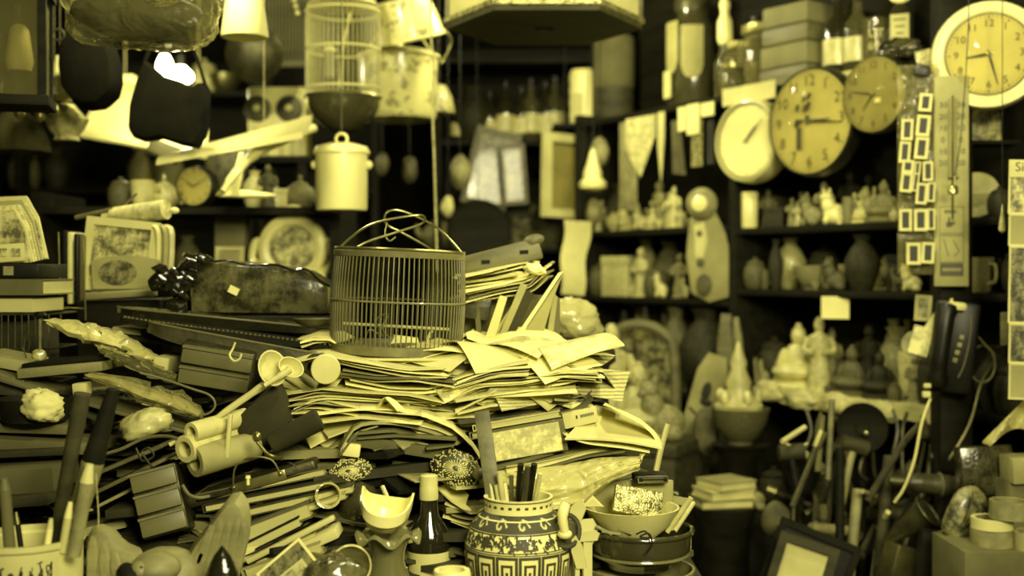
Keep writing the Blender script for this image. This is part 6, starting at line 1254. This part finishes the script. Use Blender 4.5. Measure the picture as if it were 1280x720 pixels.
# left bay
row(YA, 'on the upper shelf beside the long mask', [(752, 'standing', 40, 'stone', .08), (768, 'bowl', 18, 'ivory', .06), (785, 'seated', 30, 'ivory', .06), (802, 'crouch', 30, 'cream', .06), (815, 'seated', 28, 'ivory', .05), (824, 'standing', 62, 'cream', .1), (838, 'standing', 46, 'ivory', .06), (832, 'seated', 32, 'cream', .03), (848, 'crouch', 36, 'ivory', .08), (776, 'vase', 60, 'clay', .2)])
row(YB, 'on the middle shelf beside the long mask', [(752, 'jar', 44, 'clay', .08), (764, 'cup', 40, 'cream', .05), (775, 'box', 50, 'ivory', .1), (790, 'teapot', 34, 'stone', .05), (801, 'standing', 62, 'ivory', .08), (808, 'vase', 80, 'stone', .12), (820, 'jar', 40, 'clay', .05), (838, 'vase', 70, 'clay', .1), (850, 'standing', 56, 'stone', .06), (784, 'seated', 50, 'stone', .1), (828, 'seated', 40, 'ash', .04), (896, 'vase', 70, 'clay', .12)])
row(YC, 'on the counter shelf behind the bottles', [(750, 'vase', 80, 'stone', .1), (765, 'jar', 70, 'stone', .1), (780, 'bottle', 90, 'glass_mid', .12), (793, 'vase', 90, 'clay', .14), (806, 'bottle', 100, 'glass_mid', .1), (820, 'bottle', 96, 'glass_mid', .12), (832, 'bottle', 104, 'glass_mid', .08), (845, 'vase', 110, 'clay', .12), (860, 'bottle', 96, 'glass_mid', .1), (775, 'box', 44, 'cream', .03), (882, 'vase', 110, 'ash', .1), (895, 'vase', 90, 'wood_mid', .06)])
row(.5, 'on the lowest shelf of the unit', [(760, 'jar', 110, 'clay', .05), (800, 'vase', 130, 'stone', .05), (840, 'jar', 110, 'clay', .05), (880, 'vase', 120, 'clay', .06)])
def fill(z, where, x0, x1, n, tones, kinds, h0, h1):
    q = random.Random(int(z*1000)+int(x0)); its = []
    for i in range(n):
        k = q.choice(kinds); its.append((q.uniform(x0, x1), k, q.uniform(h0, h1)*(.6 if k in ('bowl', 'cup', 'teapot', 'crouch', 'animal', 'seated') else 1), q.choice(tones), q.choice((.04, .07, .1, .15, .2))))
    row(z, where, its)
ALLK = ('seated', 'standing', 'crouch', 'teapot', 'cup', 'bowl', 'vase', 'jar', 'box', 'bottle')
fill(YA, 'on the upper shelf beside the long mask', 742, 856, 14, ('ivory', 'cream', 'stone'), ('seated', 'standing', 'crouch', 'cup', 'vase'), 30, 60)
fill(YB, 'on the middle shelf beside the long mask', 742, 905, 22, ('ivory', 'stone', 'cream', 'clay'), ALLK[:-1], 34, 70)
fill(YC, 'on the counter shelf behind the bottles', 742, 905, 22, ('ivory', 'stone', 'clay', 'cream'), ALLK[:-1], 50, 100)
fill(ZA, 'on the upper shelf below the clocks', 950, 1125, 16, ('ivory', 'cream', 'stone', 'clay'), ('seated', 'standing', 'crouch', 'animal', 'cup'), 30, 56)
fill(ZB, 'on the middle shelf above the note', 925, 1140, 18, ('clay', 'stone', 'ash', 'ivory'), ALLK[:-1], 28, 64)
SM = ('seated', 'crouch', 'cup', 'jar', 'box', 'standing', 'bowl', 'teapot')
for z_, w_, x0, x1, tn in ((YA, 'on the upper shelf beside the long mask', 742, 856, ('ivory', 'cream')), (YB, 'on the middle shelf beside the long mask', 742, 858, ('ivory', 'cream', 'stone')), (YC, 'on the counter shelf behind the bottles', 742, 900, ('ivory', 'stone', 'clay')), (ZA, 'on the upper shelf below the clocks', 945, 1125, ('cream', 'ivory', 'stone')), (ZB, 'on the middle shelf above the note', 925, 1140, ('clay', 'stone', 'ivory')), (ZC, 'on the counter shelf above the tools', 930, 1160, ('stone', 'clay', 'ivory'))):
    q = random.Random(int(x0+z_*100)); row(z_, w_, [(q.uniform(x0, x1), q.choice(SM), q.uniform(16, 34), q.choice(tn), q.choice((.025, .035, .05))) for i in range(26)])
fill(ZC, 'on the counter shelf above the tools', 930, 1160, 20, ('clay', 'stone', 'ash', 'ivory'), ALLK[:-1], 50, 100)
# hangings from the top shelf edge
for i, (x, y0, y1, w_, m_, lb) in enumerate([(785, 152, 262, 24, 'stone', 'grey cloth banner hanging from the top shelf'), (800, 146, 222, 40, 'picture_pale', 'pale printed pennant hanging from the top shelf'), (826, 140, 228, 9, 'paper', 'narrow white strip beside the pennant'), (846, 150, 220, 22, 'clay', 'brown wedge-shaped tag hanging from the top shelf'), (852, 134, 164, 10, 'paper_white', 'short white card on the top shelf edge'), (866, 130, 168, 16, 'paper_white', 'wider white card on the top shelf edge'), (871, 150, 208, 14, 'foil', 'glittering strip hanging beside the cream clock'), (884, 128, 145, 16, 'paper_white', 'white label beside the dark slot on the top shelf'), (888, 150, 205, 9, 'black', 'black strip hanging beside the cream clock'), (935, 106, 128, 70, 'paper', 'long white shelf label above the thick cream clock'), (1062, 88, 100, 26, 'paper', 'white shelf label between the two glass-fronted clocks')]):
    c = wallp(x, y0, .012+.004*(i % 3)); w2, h2 = Wd(w_, c.y)*(1.5 if w_ < 60 else 1.35), Wd(y1-y0, c.y)
    if 'pennant' in lb: pl = [(-w2/2, 0), (w2/2, 0), (w2/2, -h2*.35), (0, -h2), (-w2/2, -h2*.5)]
    elif 'wedge' in lb: pl = [(-w2/3, 0), (w2/6, 0), (w2/2, -h2), (-w2/4, -h2*.95)]
    else: pl = [(-w2/2, 0), (w2/2, 0), (w2/2, -h2), (-w2/2, -h2)]
    one('hanging_card', MB().prism(pl, .003), m_, lb, 'card', c, (0, 0, SA))
# long mask with glass disc
c = wallp(878, 300, .05); t = thing('long_mask', 'long pale carved mask topped by a round glass disc on the shelf post', 'mask', c, (0, 0, SA*.45)); k = lambda x, y: (Wd(x-878, c.y)*1.15, -Wd(y-300, c.y))
part('board', puff([k(862, 275), (k(866, 262)), k(890, 262), k(902, 290), k(910, 330), k(908, 370), k(884, 378), k(864, 366), k(858, 320)], .03), 'paper_mid', t)
part('inlay', puff([k(868, 282), k(880, 276), k(884, 300), k(878, 330), k(870, 320)], .01, TR((0, -.006, 0))), 'paper', t)
for x, y, rx, ry in ((875, 292, 4, 4), (876, 328, 5, 6), (880, 356, 10, 14)): part('dark_spot', MB().ell((k(x, y)[0], -.004, k(x, y)[1]), (Wd(rx, c.y), .008, Wd(ry, c.y)), 14, 9), 'clay', t)
g = part('glass_disc', MB().lathe([(0, .03), (.03, .026), (.048, .012), (.056, 0), (.05, -.012)], 28, TR((k(878, 255)[0], -.01, k(878, 255)[1]), (PI/2, 0, 0))), 'stone', t); part('mirror', MB().lathe([(0, .036), (.026, .032), (.03, .024)], 24, TR((k(878, 255)[0], -.01, k(878, 255)[1]), (PI/2, 0, 0))), 'white', g)
for i, (x, y0, y1) in enumerate(((868, 345, 376), (892, 150, 330))): pass
# lower left of the bay: chair back, statues, carved boards
c = P(800, 395, 4.1); t = thing('framed_mirror', 'old arched frame standing behind the sacks', 'frame', (c.x, 4.1, .0), (0, 0, -.5)); zf_ = P(0, 470, 4.1).z
part('frame', MB().tube([(-.13, 0, zf_-.4), (-.13, 0, zf_+.05), (-.09, 0, zf_+.15), (0, 0, zf_+.18), (.09, 0, zf_+.15), (.13, 0, zf_+.05), (.13, 0, zf_-.4)], .018, 8, n=40), 'wood', t); part('panel', MB().box((0, .01, zf_-.12), (.23, .012, .5)), 'picture_dark', t)
for sx in (-1, 1): part('foot', MB().box((sx*.13, 0, (zf_-.4)/2), (.04, .04, zf_-.4)), 'wood_mid', t)
bq = thing('wooden_chest', 'brown wooden chest behind the heap carrying pale statues', 'chest', (P(795, 0, 3.75).x, 3.75, 0), (0, 0, -.5)); zc_ = P(0, 545, 3.75).z
part('body', MB().box((0, 0, zc_/2-.02), (.36, .26, zc_-.04), bev=.005), 'wood_mid', bq); part('lid', MB().box((0, 0, zc_-.02), (.38, .28, .04), bev=.006), 'wood_mid', bq)
for i, (x, h, k, m_, lb, Yq) in enumerate([(764, 140, 'standing', 'ivory', 'large pale standing statue on the brown chest', 3.75), (798, 96, 'seated', 'ivory', 'large pale seated statue on the brown chest', 3.70), (830, 76, 'crouch', 'stone', 'large grey crouching statue on the brown chest', 3.66)]):
    o = P(x, 0, Yq); put(k, (o.x, Yq, zc_+.0005), Wd(h, Yq), lb, -.2, m_)
for i, (x, y0, y1, w_, m_, lb, rr_) in enumerate([(880, 440, 560, 40, 'paper_mid', 'pale carved board with a dark emblem leaning by the shelf', .28), (905, 390, 560, 22, 'wood', 'long curved wooden board leaning on the shelf post', .02), (925, 395, 520, 12, 'wood_pale', 'slim pale pole leaning on the shelf post', -.1)]):
    c = P(x, (y0+y1)/2, 3.90); t = thing('leaning_board', lb, 'board', c, (0, rr_, -.4)); ww, hh = Wd(w_, 3.8), Wd(y1-y0, 3.8)
    part('board', puff([(-ww/2, -hh/2), (ww/2, -hh/2), (ww*.5, hh*.3), (ww*.3, hh/2), (-ww*.3, hh/2), (-ww*.5, hh*.3)], .02), m_, t)
    part('lower_leg', MB().box((0, .012, -(hh/2+(c.z-hh/2)/2)), (ww*.4, .02, max(.05, c.z-hh/2))), m_, t)
    if i == 0: part('emblem', MB().ell((0, -.001, .03), (.016, .003, .034), 12, 8).ell((.008, -.001, -.005), (.022, .003, .014), 12, 8).box((-.02, -.001, -.05), (.05, .002, .008), (0, .5, 0)), 'ink', t)
# ================================================================ low clutter on the right
ZP = .4805
zk = .5605
# items piled on the back bench
o = P(905, 0, 3.4); ss = thing('wood_stump', 'dark round stump table behind the bowls', 'stand', (o.x, 3.4, 0)); z1 = P(0, 632, 3.4).z
part('drum', MB().lathe([(.075, 0), (.08, .02), (.07, z1-.06), (.088, z1-.03), (.09, z1)], 24), 'wood_dark', ss)
for i, (m_, w_, lb) in enumerate([('paper_dim', .155, 'grey book at the bottom of the stack on the stump table'), ('paper', .14, 'pale book in the stack on the stump table'), ('paper_mid', .13, 'tan book on top of the stack on the stump table')]):
    t = thing('book', lb, 'book', (o.x-.01+.008*i, 3.4, z1+.001+.026*i), (0, 0, .2+.15*i), 'books on the stump table'); part('cover', MB().box((0, 0, .0015), (w_, .12, .003)).box((0, 0, .0235), (w_, .12, .003)), m_, t); part('pages', MB().box((0, 0, .0125), (w_-.006, .112, .018)), 'paper', t)
o = P(958, 0, 3.66); ped = thing('wood_stump', 'tall dark pedestal behind the ornate model', 'stand', (P(925, 0, 3.6).x, 3.6, 0)); z2 = P(0, 555, 3.6).z
part('drum', MB().lathe([(.06, 0), (.055, .05), (.05, z2-.05), (.09, z2)], 24), 'wood_dark', ped)
bo = P(925, 0, 3.6); b_ = put('bowl', (bo.x, 3.6, z2+.0005), .11, 'brown wooden bowl on the tall pedestal', 0, 'clay')
t = thing('ornate_model', 'white ornate glittering model with a spire on the pedestal', 'model', (bo.x-.005, 3.6, z2+.11)); part('base', MB().lathe([(.07, -.01), (.075, .01), (.05, .03)], 20, None, lambda r, z, a, i: (r*(1+.1*math.sin(6*a)), z)), 'ivory', t); part('spire', MB().lathe([(.05, .03), (.035, .06), (.04, .08), (.022, .12), (.026, .14), (.008, .19), (0, .21)], 16), 'ivory', t)
for i in range(5): part('turret', MB().ell((.06*math.cos(i*1.25), .06*math.sin(i*1.25), .035), (.015, .015, .025), 10, 7), 'pearl', t)
o = P(964, 0, 3.48); t = put('jar', (o.x+.01, 3.49, z1-.02), .12, 'dark lidded urn beside the stacked books', 0, 'ash'); lw = thing('plinth', 'dark plinth under the urn and the small white figure', 'plinth', (o.x, 3.48, 0)); part('block', MB().box((0, 0, (z1-.021)/2), (.16, .12, z1-.021), bev=.006), 'wood_dark', lw)
o = P(944, 0, 3.44); put('crouch', (o.x, 3.445, z1-.02), .09, 'small white crouching figurine beside the urn', 0, 'ivory')
o = P(882, 540, 3.7); one('oval_shield', puff([(math.cos(a)*Wd(17, 3.7), math.sin(a)*Wd(30, 3.7)) for a in [2*PI*i/20 for i in range(20)]], .03), 'clay', 'brown oval board hanging beside the pedestal', 'board', o, (0, -.05, -.3))
# framed picture and tools on the display bench
pict('framed_picture', 'dark framed picture with a pale mount leaning on the bench', P(1000, 718, 2.95), .15, .18, .022, (-.12, .30, -.2), 'wood_mid', 'paper', .02)
pict('framed_picture', 'larger empty dark frame behind the pale-mounted picture', P(1006, 722, 3.04), .215, .25, .018, (-.1, .36, -.2), 'wood_dark', 'black', .02)
slab('trunk', 'dark trunk standing on the low bench', 'trunk', (1155, 666), (1212, 672), 90, 2.82, .16, 'wood_dark', yaw=-.2)
G = 'tools leaning on the bench'
for i, (a, b, r, m_, nm, lb) in enumerate([((1062, 720), (1072, 612), .014, 'stone', 'carved_rod', 'knobbly grey carved rod leaning on the bench'), ((1098, 720), (1112, 570), .016, 'wood_mid', 'wooden_post', 'dark square wooden post leaning on the bench'), ((1092, 735), (1098, 690), .013, 'wood_pale', 'wooden_post', 'pale wooden peg end standing by the dark post'), ((1050, 700), (1050, 560), .012, 'wood_dark', 'hand_tool', 'dark tool handle behind the carved rod'), ((1014, 660), (1068, 664), .014, 'stone', 'hand_tool', 'short grey roller lying behind the dark frame'), ((1035, 600), (1040, 500), .008, 'wood', 'hand_tool', 'slim brown handle below the counter'), ((1022, 590), (1028, 520), .008, 'paper_dim', 'hand_tool', 'slim grey handle below the counter'), ((1130, 690), (1160, 600), .012, 'iron', 'hand_tool', 'dark iron bar leaning beside the post'), ((1180, 700), (1178, 560), .02, 'wood_dark', 'wooden_post', 'thick dark post under the telephone'), ((978, 552), (1006, 534), .007, 'paper', 'hand_tool', 'short pale handle poking out below the counter'), ((1110, 640), (1098, 660), .007, 'paper', 'hand_tool', 'short pale peg beside the dark post'), ((1078, 614), (1094, 620), .006, 'paper_mid', 'hand_tool', 'tan peg beside the carved rod')]):
    stick(nm, lb, 'tool', a, b, 3.05, 3.12, r, m_, group=G)
t = thing('power_drill', 'dark grip-handled drill lying on the bench behind the posts', 'tool', P(1165, 608, 3.0)); part('body', MB().tube([(-.07, 0, .012), (-.02, 0, .008), (.05, 0, .0), (.075, 0, -.01)], [.02, .026, .028, .018], 14, n=14), 'leather', t); part('chuck', MB().cyl((-.11, 0, .016), (-.07, 0, .012), .01, 10, .018), 'iron', t); part('band', MB().ring(.028, .004, 0, 20, 6, TR((.02, 0, .004), (0, PI/2, 0))), 'clay', t); part('grip', MB().box((.05, 0, -.07), (.03, .03, .12), (0, .2, 0), .006), 'black', t)
t = thing('horn', 'dark metal horn lying aslant on the bench', 'horn', P(1100, 682, 2.96)); part('cone', MB().cyl((0, 0, 0), P(1160, 640, 2.9)-P(1100, 682, 2.96), .006, 18, .04), 'iron', t); part('mouth', MB().ring(.041, .004, 0, 24, 6, Matrix.Translation(P(1160, 640, 2.9)-P(1100, 682, 2.96)) @ (P(1160, 640, 2.9)-P(1100, 682, 2.96)).to_track_quat('Z', 'Y').to_matrix().to_4x4()), 'iron', t)
slab('wooden_case', 'dark carved wooden case beside the tape rolls', 'case', (1200, 560), (1265, 556), 60, 2.85, .05, 'leaf_dark', tilt=-.1)
slab('brass_box', 'metal box glinting low between the posts', 'box', (1122, 680), (1155, 690), 50, 2.9, .06, 'brass', yaw=.3)
for i, (x, y, m_, r, lb) in enumerate([(1078, 535, 'wood_dark', .066, 'dark round wooden gong hanging below the counter'), (1000, 590, 'wood_dark', .05, 'dark wooden mallet head below the counter'), (1040, 620, 'leather', .05, 'brown leather pouch behind the carved rod'), (970, 650, 'clay', .04, 'brown lump of carving beside the dark frame')]):
    o = P(x, y, 3.2); t = thing('hanging_tool', lb, 'tool', o, (0, 0, -.3)); part('head', MB().lathe([(0, .012), (r*.25, .014), (r*.3, .006), (r*.85, .008), (r, .014), (r*1.05, 0), (0, -.004)], 32, TR((0, 0, 0), (PI/2, 0, 0))) if i == 0 else MB().ell((0, 0, 0), (r, r*.4, r*1.3), 18, 10, lump=.06, sd=i), m_, t); part('pin', MB().ell((.01, -r*.4, -.01), (.008, .006, .008), 8, 6), 'steel', t); part('support', MB().cyl((0, .01, 0), (0, .03, ZP-o.z+.001), .01, 8), 'wood_dark', t)
q = random.Random(31)
for i in range(26):
    x, y = q.uniform(985, 1190), q.uniform(575, 700); L = q.uniform(40, 100); an = q.gauss(0, .8); m_ = q.choice(('wood_dark', 'wood_mid', 'iron', 'leather', 'wood_dark', 'stone')); Yq = q.uniform(3.0, 3.22)
    a = (x-L/2*math.sin(an), y+L/2*math.cos(an)); b = (x+L/2*math.sin(an), y-L/2*math.cos(an)); kind = q.choice(('hammer', 'file', 'knife', 'mallet'))
    A, B = P(*a, Yq), P(*b, Yq+.05); d = B-A; t = thing('hand_tool', {'wood_dark': 'dark wooden-handled ', 'wood_mid': 'brown wooden-handled ', 'iron': 'iron ', 'leather': 'leather-wrapped ', 'wood': 'tan wooden-handled ', 'stone': 'grey '}[m_]+kind+' jumbled among the tools on the bench', 'tool', A, 0, 'hand tools jumbled on the bench')
    part('shaft', MB().cyl((0, 0, 0), d, q.uniform(.006, .012), 8), m_, t); u = d.normalized(); s_ = Vector((u.z, 0, -u.x))
    if kind in ('hammer', 'mallet'): part('head', MB().cyl(d-s_*.035, d+s_*.04, .012 if kind == 'hammer' else .022, 10), 'iron' if kind == 'hammer' else 'wood_mid', t)
    elif kind == 'knife': part('blade', puff([(-.010, 0), (.010, 0), (.012, .05), (0, .08)], .003, Matrix.Translation(d) @ Matrix.Rotation(math.atan2(u.x, u.z), 4, 'Y')), 'iron', t)
    else: part('ferrule', MB().cyl(d*.8, d*1.02, .013, 8), 'brass', t)
for i in range(9):
    x0 = 1008+i*18; wire('tool_strap', 'dark strap hanging under the counter edge among the tools', 'strap', [(x0, 512+i % 3*4, 3.25), (x0+6*(-1)**i, 540, 3.22), (x0-5, 575+i*3, 3.2), (x0+4, 600+5*(i % 4), 3.2)], .005, ('leather', 'iron', 'cloth_dark')[i % 3], 'straps under the counter')
for i, (x, y, lb) in enumerate([(960, 490, 'white crumpled cloth at the left of the counter edge'), (1000, 500, 'white folded cloth draped over the counter edge'), (1045, 505, 'pale cloth bundle on the counter edge with a glint'), (1100, 515, 'pale flat cloth on the counter edge below the vases')]):
    c = wallp(x, y, .02); crumple('counter_cloth', lb, 'cloth', c, (.06, .022, .035), 'ivory', (0, 0, SA), .12, 50+i, 20, 12, .08)
s0, s1 = sh_s(944), sh_s(1170)
def ledge(u, v):
    s = s0+(s1-s0)*u; dr = max(0, v-.45)/.55; off = .06*(1-min(1, v/.45))-.012-.006*math.sin(40*u)*dr
    return (L0.x+s*DX+NX*off, L0.y+s*DY+NY*off, ZC+.004-dr*(.045+.02*mnoise.noise(Vector((u*9, 3, 1))))-.0)
one('counter_runner', MB().surf(ledge, 60, 8, .002), 'ivory', 'pale cloth runner hanging over the counter edge above the tools', 'cloth', (0, 0, 0), 0, None, 60)
wire('white_hook', 'curved white wire hook below the counter', 'hook', [(978, 548, 3.1), (985, 556, 3.1), (998, 558, 3.1), (1010, 554, 3.1)], .003, 'paper'); slab('white_angle', 'pale angle bracket below the counter', 'bracket', (1006, 562), (1036, 584), 8, 3.1, .01, 'paper_mid')
# crate with tape rolls, box, plastic
slab('carton_box', 'dim carton holding up the tape rolls', 'box', (1206, 690), (1300, 690), 120, 2.55, .2, 'paper_dim')
zt_ = P(0, 690, 2.65).z+.001
def tape(label, px, z, Yq, r, h, m_):
    o = P(px, 0, Yq); t = thing('tape_roll', label, 'tape roll', (o.x, Yq, z), (0, 0, 0), 'tape rolls on the carton'); part('tape', MB().lathe([(r*.80, 0), (r, 0), (r, h), (r*.80, h), (r*.80, 0)], 36), m_, t); part('core', MB().lathe([(r*.74, .001), (r*.80, .001), (r*.80, h-.001), (r*.74, h-.001), (r*.74, .001)], 36), 'cardboard', t)
zt0 = P(0, 691, 2.6).z+.002
tape('wide grey tape roll standing on the dim carton', 1240, zt0, 2.62, Wd(26, 2.62), Wd(27, 2.62), 'stone'); tape('narrow white tape roll on the wide grey roll', 1240, zt0+Wd(27, 2.62)+.001, 2.62, Wd(25, 2.62), Wd(13, 2.62), 'paper'); tape('grey tape roll on top of the other rolls', 1262, zt0+Wd(41, 2.62)+.002, 2.60, Wd(24, 2.62), Wd(22, 2.62), 'stone'); tape('pale tape roll beside the stacked rolls', 1292, zt0, 2.58, Wd(24, 2.6), Wd(28, 2.6), 'paper_mid')
slab('white_carton', 'small pale carton above the tape rolls', 'box', (1266, 574), (1310, 572), 32, 2.74, .08, 'paper_mid'); slab('carton_box', 'tan carton standing behind the tape rolls', 'box', (1262, 604), (1330, 604), 150, 2.76, .1, 'paper_dim')
o = P(1258, 530, 2.8)
one('plastic_sheet', MB().surf(lambda u, v: P(1228+70*u+10*v, 552-70*u*(1-v)+4*v-22*math.sin(PI*u)*v, 2.78+.03*math.sin(9*u+4*v))-o, 14, 8, .003), 'film_milky', 'crumpled clear plastic sheet above the dark carved case', 'plastic', o, 0, None, 80)
c = P(1206, 650, 2.72); one('mesh_bag', MB().ell((0, 0, 0), (.05, .03, .08), 20, 14, lump=.06, sd=7), 'picture_dark', 'grey net bag standing beside the tape rolls', 'bag', c, (0, .3, 0))
wire('thin_wire', 'thin pale wire bent beside the tape rolls', 'wire', [(1172, 665, 2.7), (1190, 660, 2.7), (1206, 652, 2.68), (1214, 630, 2.68), (1216, 615, 2.68)], .0016, 'brass')
o = P(868, 715, 2.0); t = thing('trinket', 'small knobbly dark trinket lying beside the bowls', 'trinket', (.293, 2.03, TZ+.0)); b = MB()
for i in range(7): b.ell((R_.uniform(-.02, .02), R_.uniform(-.02, .02), .012+.009*i), (.014, .014, .012), 8, 6)
part('body', b, 'leaf_dark', t)
for t in PROTO.values():
    for c in list(t.children): bpy.data.objects.remove(c)
    bpy.data.objects.remove(t)
